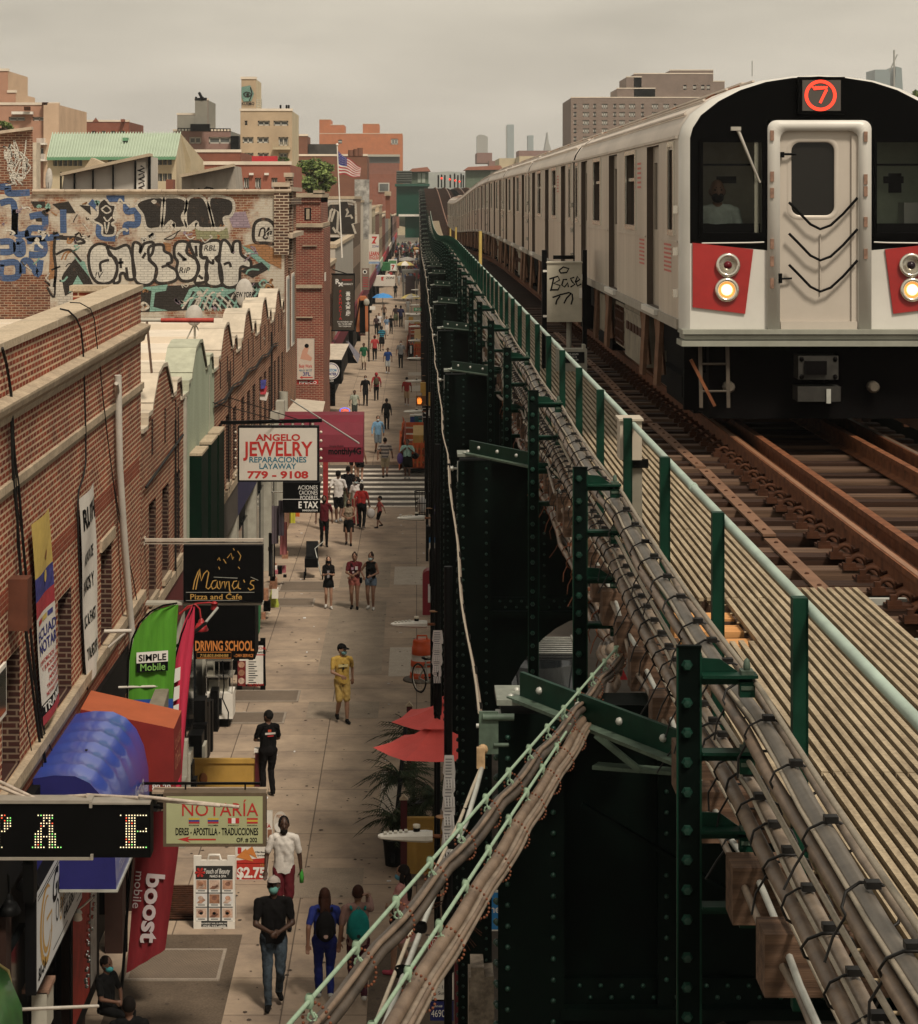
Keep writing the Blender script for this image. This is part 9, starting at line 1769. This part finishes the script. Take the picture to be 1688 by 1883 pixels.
person('woman in blue scrubs with a black backpack, seen from behind',597,1838,204,186,(.018,.028,.15),(.012,.018,.11),'m',(.4,.4,.38),'s','pants',.3,('swing','swing'),((.035,.014,.009),'long'),female=True,fat=1.12,extra=bagpack(K,badge=((.45,.3,.25),.035)))
tp=person('person in a patterned shirt with a teal backpack, holding a phone to the ear',658,1843,214,184,(.22,.13,.11),(.05,.012,.02),'m',(.45,.42,.38),'s','pants',.25,('ear','down'),((.03,.012,.008),'short'),extra=bagpack((.008,.16,.145),(.165,.10,.25),1.2,((.02,.02,.02),.03)))
person('woman in a pink dress with long black hair and pink flip-flops',740,1793,201,245,(.42,.20,.18),(.42,.20,.18),'l',(.4,.07,.1),'cap','dress',.3,('down','belly'),((.012,.009,.008),'vlong'),female=True,mask=(.10,.28,.38),head=(20,0),extra=strap(K,1))
person('man in a yellow tee and yellow shorts with a black cap and mask',629,1328,143,14,(.42,.27,.065),(.40,.27,.085),'l',K,'s','shorts',.32,('belly','swing'),mask=(.16,.30,.31),cap=K,head=(38,0),extra=chest_print([(-.11,.11,1.26,1.32,(.5,.42,.2)),(-.02,.02,1.2,1.33,K)],y=.135))
person('person all in black with a printed logo on the back, standing by the yellow panel',493,1463,156,200,(.004,.004,.004),(.006,.005,.005),'b',K,'s','pants',.12,('belly','belly'),hair=((.01,.009,.008),'short'),female=True,head=(30,0),fat=1.1,extra=chest_print([(-.12,.10,1.28,1.32,(.4,.36,.32)),(-.03,.04,1.33,1.38,(.4,.06,.03)),(-.08,.05,1.235,1.26,(.3,.03,.03))],True,.13))
person('girl with long dark hair looking at a phone, leftmost of the three women',604,1119,95,4,(.006,.005,.005),(.005,.005,.005),'l',(.5,.47,.43),'s','mini',.2,('phone','phone'),((.014,.010,.009),'long'),female=True,mask=K,head=(0,-14),fat=.92,extra=chest_print([(-.05,.03,1.05,1.3,(.22,.2,.2))],y=.14))
person('woman in a maroon printed tee and pink shorts, middle of the three women',652,1120,103,-3,(.085,.012,.016),(.30,.10,.08),'m',K,'s','hot',.12,('belly','across'),((.02,.012,.009),'bun'),female=True,fat=1.08,extra=multi(strap(K,1),chest_print([(-.09,-.02,1.24,1.32,(.35,.2,.26)),(.03,.11,1.24,1.35,(.5,.46,.44)),(-.06,.0,1.14,1.2,(.4,.3,.3))],y=.15)))
person('woman in a black camisole and denim shorts, rightmost of the three women',682,1121,104,-10,(.005,.005,.005),(.10,.13,.17),'m',(.5,.47,.43),'tank','hot',.15,('hip','belly'),((.02,.012,.01),'bun'),female=True,mask=(.3,.38,.38),head=(-14,0))
person('masked man in a maroon shirt and black trousers walking towards the viewer',596,1005,93,4,(.075,.010,.014),K,'b',K,'s','pants',.15,('swing','swing'),mask=K)
person('masked woman in a leopard top and black skirt',641,1003,84,0,(.22,.17,.12),K,'m',K,'tank','skirt',.22,('belly','belly'),((.02,.013,.01),'long'),female=True,mask=K)
rw=person('woman in a red top and black leggings carrying a white bag, seen from behind',665,974,84,170,(.24,.02,.018),K,'m',(.12,.1,.09),'s','pants',.25,('swing','swing'),((.014,.01,.008),'bun'),female=True,fat=1.08)
person('curly-haired woman in a white top behind the woman in red',655,966,88,-12,(.50,.46,.43),(.22,.03,.03),'m',K,'s','pants',.1,('swing','swing'),((.014,.01,.008),'curly'),female=True,mask=(.35,.42,.42))
person('small child in a coral tee and dark shorts',698,971,57,-70,(.34,.085,.07),K,'m',K,'s','shorts',.4,('belly','swing'),hs=1.35)
person('man in a white tee and black shorts seen from behind',622,962,96,172,(.50,.47,.44),K,'b',(.2,.2,.2),'s','shorts',.3,('swing','swing'),cap=K)
person('man in a black tee and olive trousers behind the white-tee man',640,948,90,185,(.004,.004,.005),(.13,.14,.10),'m',K,'s','pants',.2)
person('woman in a lilac top and shorts half hidden by the maroon awning',650,880,74,180,(.36,.20,.26),K,'l',(.4,.4,.4),'cap','hot',.3,female=True);person('bare-armed woman in dark shorts stepping off the crossing by the maroon awning',662,884,74,180,(.3,.12,.1),K,'l',(.4,.4,.4),'tank','hot',.4,female=True)
person('man in a striped shirt and beige shorts on the crosswalk, seen from behind',708,873,74,176,(.24,.20,.17),(.33,.27,.18),'m',K,'s','shorts',.3,stripes=(.07,(.06,.05,.05)),fat=1.12)
mw=person('woman in a mint shirt and long black skirt on the crosswalk',749,874,72,-4,(.27,.42,.37),K,'b',(.3,.3,.28),'s','skirt',.1,('strap','strap'),((.012,.01,.01),'short'),female=True,fat=1.2)
person('man in a light blue shirt and denim shorts with a mask',695,834,69,6,(.16,.30,.44),(.14,.17,.19),'l',K,'l','shorts',.3,mask=(.45,.5,.47))
person('figure in black walking away in the middle of the pavement',711,790,57,178,K,K,'b',K,'l','pants',.12,hair=((.012,.01,.01),'short'),female=True)
person('man in a grey green tee left of the pavement, above the maroon awning',652,772,54,4,(.28,.30,.24),(.03,.035,.03),'b',K,'s','shorts',.2,('swing','swing'))
person('man in a black tee and black trousers with a pale mask',672,746,55,4,K,K,'m',K,'s','pants',.2,mask=(.4,.42,.4))
person('person in a red hooded top with a khaki backpack, seen from behind',692,737,52,183,(.25,.028,.032),K,'m',K,'l','pants',.2,hood=(.25,.028,.032),extra=bagpack((.06,.05,.03)),hair=(K,'none'))
person('masked man in a red polo shirt, beige shorts and dark cap',748,746,52,2,(.28,.03,.025),(.36,.25,.15),'m',(.4,.4,.4),'s','shorts',.15,mask=(.45,.46,.44),cap=K,fat=1.05)
person('man in a green tee and beige shorts on the far pavement',669,680,49,6,(.015,.085,.04),(.40,.33,.24),'b',K,'s','shorts',.2)
person('person in a red tee and black trousers seen from behind',689,664,47,182,(.32,.04,.04),K,'m',(.3,.3,.3),'s','pants',.25,cap=(.3,.03,.03))
person('man in a blue polo shirt and grey shorts',713,687,47,-4,(.015,.045,.16),(.36,.36,.34),'b',(.5,.5,.5),'s','shorts',.15)
person('masked man in a grey shirt and dark trousers',737,677,50,-4,(.16,.16,.16),K,'m',K,'s','pants',.12,mask=(.4,.42,.4))
person('person in a turquoise striped top and long black skirt',702,646,46,178,(.03,.20,.27),K,'m',K,'s','skirt',.2,stripes=(.08,(.01,.03,.05)),hair=((.012,.01,.01),'bun'),female=True)
FARP=[]
for lab,px,py,h_,rz,tc_,bc,lg,fm in(('woman in white trousers and a denim jacket on the far pavement',711,617,35,5,(.12,.18,.26),(.52,.48,.44),'pants',True),('man in dark clothes beside the woman in white trousers',719,614,34,10,K,K,'pants',False),('man in a white tee on the far pavement',697,612,36,0,(.5,.47,.45),K,'pants',False),('person in a dark printed top beside the corner pole',692,616,36,0,(.05,.03,.03),K,'pants',True),('person in an olive skirt seen from behind on the far pavement',728,601,40,180,(.03,.02,.02),(.09,.10,.06),'skirt',True),('tall person in dark blue seen from behind on the far pavement',737,602,40,176,(.02,.02,.05),K,'pants',False),('person in brown near the blue umbrella',706,590,30,0,(.10,.06,.04),K,'pants',False),('grey-haired figure in pale clothes near the yellow umbrella',750,578,28,0,(.36,.36,.35),(.3,.3,.28),'pants',False),('dark figure walking beyond the blue umbrella',727,548,27,180,K,K,'pants',True)):
 FARP.append(person(lab,px,py,h_,rz,tc_,bc,random.choice('mbl'),K,'s',lg,.2,female=fm))
hd_=person('person with dark hair at the bottom edge near the red banner, seen from above',237,2086,252,190,K,K,'b',K,'s','pants',.1,('belly','belly'),Yd=28.4)
person('seated person with a teal mask beside the shop window',196,1870,200,60,(.006,.006,.006),K,'b',K,'s','pants',0,('belly','belly'),mask=(.06,.30,.32),Yd=31.6,sit=True)
dv=person('masked train driver in a pale shirt behind the left cab window',1327,700,300,0,(.36,.40,.38),K,'m',K,'s','pants',0,('belly','belly'),hair=((.2,.18,.16),'none'),mask=K,Yd=23.4,group=None,sit=False)
dv.location=(fx(1327),23.34,dzp(316)-1.74)
dg=bpy.context.evaluated_depsgraph_get()
for t,ob,prim,mats,feat,s in PEND:
 me=bpy.data.meshes.new_from_object(ob.evaluated_get(dg));n=len(me.polygons);vs=np.empty(len(me.vertices)*3);me.vertices.foreach_get('co',vs);vs=vs.reshape(-1,3);ce=np.empty(n*3);me.polygons.foreach_get('center',ce);ce=ce.reshape(-1,3)
 best=np.full(n,9.);mi=np.zeros(n,int)
 for p in prim:
  if p[0]=='c':
   a,c=np.array(p[1]),np.array(p[3]);d=c-a;L_=max(1e-9,d@d);u=np.clip(((ce-a)@d)/L_,0,1);dist=np.linalg.norm(ce-(a+u[:,None]*d),axis=1)-(p[2]+(p[4]-p[2])*u);m=p[5]
  elif p[0]=='e':q=(ce-np.array(p[1]))/np.array(p[2]);k_=np.linalg.norm(q,axis=1);dist=(k_-1)*min(p[2]);m=p[3]
  elif p[0]=='h':q=((ce-np.array(p[1]))@np.array(p[2]))/np.array(p[3]);dist=(np.linalg.norm(q,axis=1)-1)*min(p[3]);m=p[4]
  else:c=np.array((p[1]+p[2])/2);dist=np.linalg.norm(ce-c,axis=1)-.04;m=0
  w_=dist<best;best=np.where(w_,dist,best);mi=np.where(w_,m,mi)
 for c,r in feat:mi=np.where(np.linalg.norm(ce-np.array(c),axis=1)<r,4,mi)
 if len(vs)>6000:
  cl=np.zeros(len(vs),bool);pv=[v for i in np.nonzero((mi==1)|(mi==2))[0]for v in me.polygons[int(i)].vertices];cl[pv]=True;nr=np.empty(len(vs)*3);me.vertices.foreach_get('normal',nr);nr=nr.reshape(-1,3);ph=len(PEND)+int(abs(t.location.y)*13)%97
  X_,Y_,Z_=vs[:,0],vs[:,1],vs[:,2];dsp=.0032*np.sin(Z_*24+X_*34+ph+2.2*np.sin(X_*13+Z_*9))+.0018*np.sin(Z_*53-X_*12+Y_*29+ph*2+1.5*np.sin(X_*21))+.004*np.sin(Z_*11-X_*9+ph);vs=vs+nr*(dsp*cl)[:,None]
 me.vertices.foreach_set('co',(vs*s).ravel());me.materials.clear()
 for m in mats:me.materials.append(m)
 me.polygons.foreach_set('material_index',mi.astype(np.int32));me.polygons.foreach_set('use_smooth',np.ones(n,bool));me.update();me.name='body'
 o=bpy.data.objects.new('body',me);COL.objects.link(o);o.parent=t
for t,ob,*_ in PEND:m=ob.data;bpy.data.objects.remove(ob);bpy.data.meshes.remove(m)
def hand(t,k):v=Vector(t[k])*t['_s'];v.rotate(Matrix.Rotation(t.rotation_euler[2],3,'Z'));return Vector(t.location)+v
p=hand(wm,'_h1');b=MB();b.lathe([(0,-.12),(.033,-.12),(.035,-.02),(.03,.03),(.013,.07),(.013,.09),(0,.09)],p,0,12);tag(b.build('bottle',mat('green bottle',(.06,.32,.05),.2,0,0)),"green bottle in the white-shirted man's hand",'bottle')
p=hand(rw,'_h0');b=MB();b.ell(p+Vector((.05,0,-.25)),(.15,.08,.18),0,10,7);b.tube([p+Vector((.0,0,.02)),p+Vector((.03,0,-.1))],.02,0,5);tag(b.build('carrier_bag',mat('white plastic bag',(.45,.42,.4),.5)),'white plastic bag carried by the woman in red','bag')
p=Vector(mw.location);b=MB();b.ell(p+Vector((-.30,-.05,.85)),(.13,.1,.24),0,10,8);tag(b.build('tote_bag',mat('purple bag',(.09,.05,.20),.6)),'purple bag on the left of the mint-shirted woman','bag');b=MB();b.ell(p+Vector((.33,-.05,.95)),(.15,.1,.14),0,10,8);tag(b.build('handbag',M_BLACK),'black handbag on the right of the mint-shirted woman','bag')
rnd=random.Random(21);pool=FARP+[o for o in bpy.data.objects if o.name.startswith('person')and o.get('category')=='person' and 110<o.location.y<170]
for k in range(135):
 src=rnd.choice(pool);Y=rnd.uniform(300,545)**1.0;x=rnd.uniform(-4.2,.6)if Y>360 else rnd.choice([rnd.uniform(-4,-2.8),rnd.uniform(-1.2,.4),rnd.uniform(-3,0)])
 c=copy_tree(src,'small figure in the distant crowd near the green station box',(x,Y,0),(0,0,rnd.choice([0,math.pi])+rnd.uniform(-.4,.4)));c['group']='distant crowd'
for o in bpy.data.objects:
 for k in('_h0','_h1','_s'):
  if k in o:del o[k]
# ==== haze over the city
hz=bpy.data.materials.new('haze');hz.use_nodes=True;ht=hz.node_tree;ht.nodes.remove(ht.nodes['Principled BSDF'])
pv=ht.nodes.new('ShaderNodeVolumePrincipled');pv.inputs['Color'].default_value=(.97,.96,.93,1);pv.inputs['Density'].default_value=.00019;pv.inputs['Anisotropy'].default_value=.2
ht.links.new(pv.outputs[0],ht.nodes['Material Output'].inputs['Volume'])
b=MB();b.box(-4300,4300,-70,6600,-3.0,125);o=b.build('haze',hz);o['kind']='stuff'
for _o in bpy.data.objects:
 if '_w' in _o:del _o['_w']
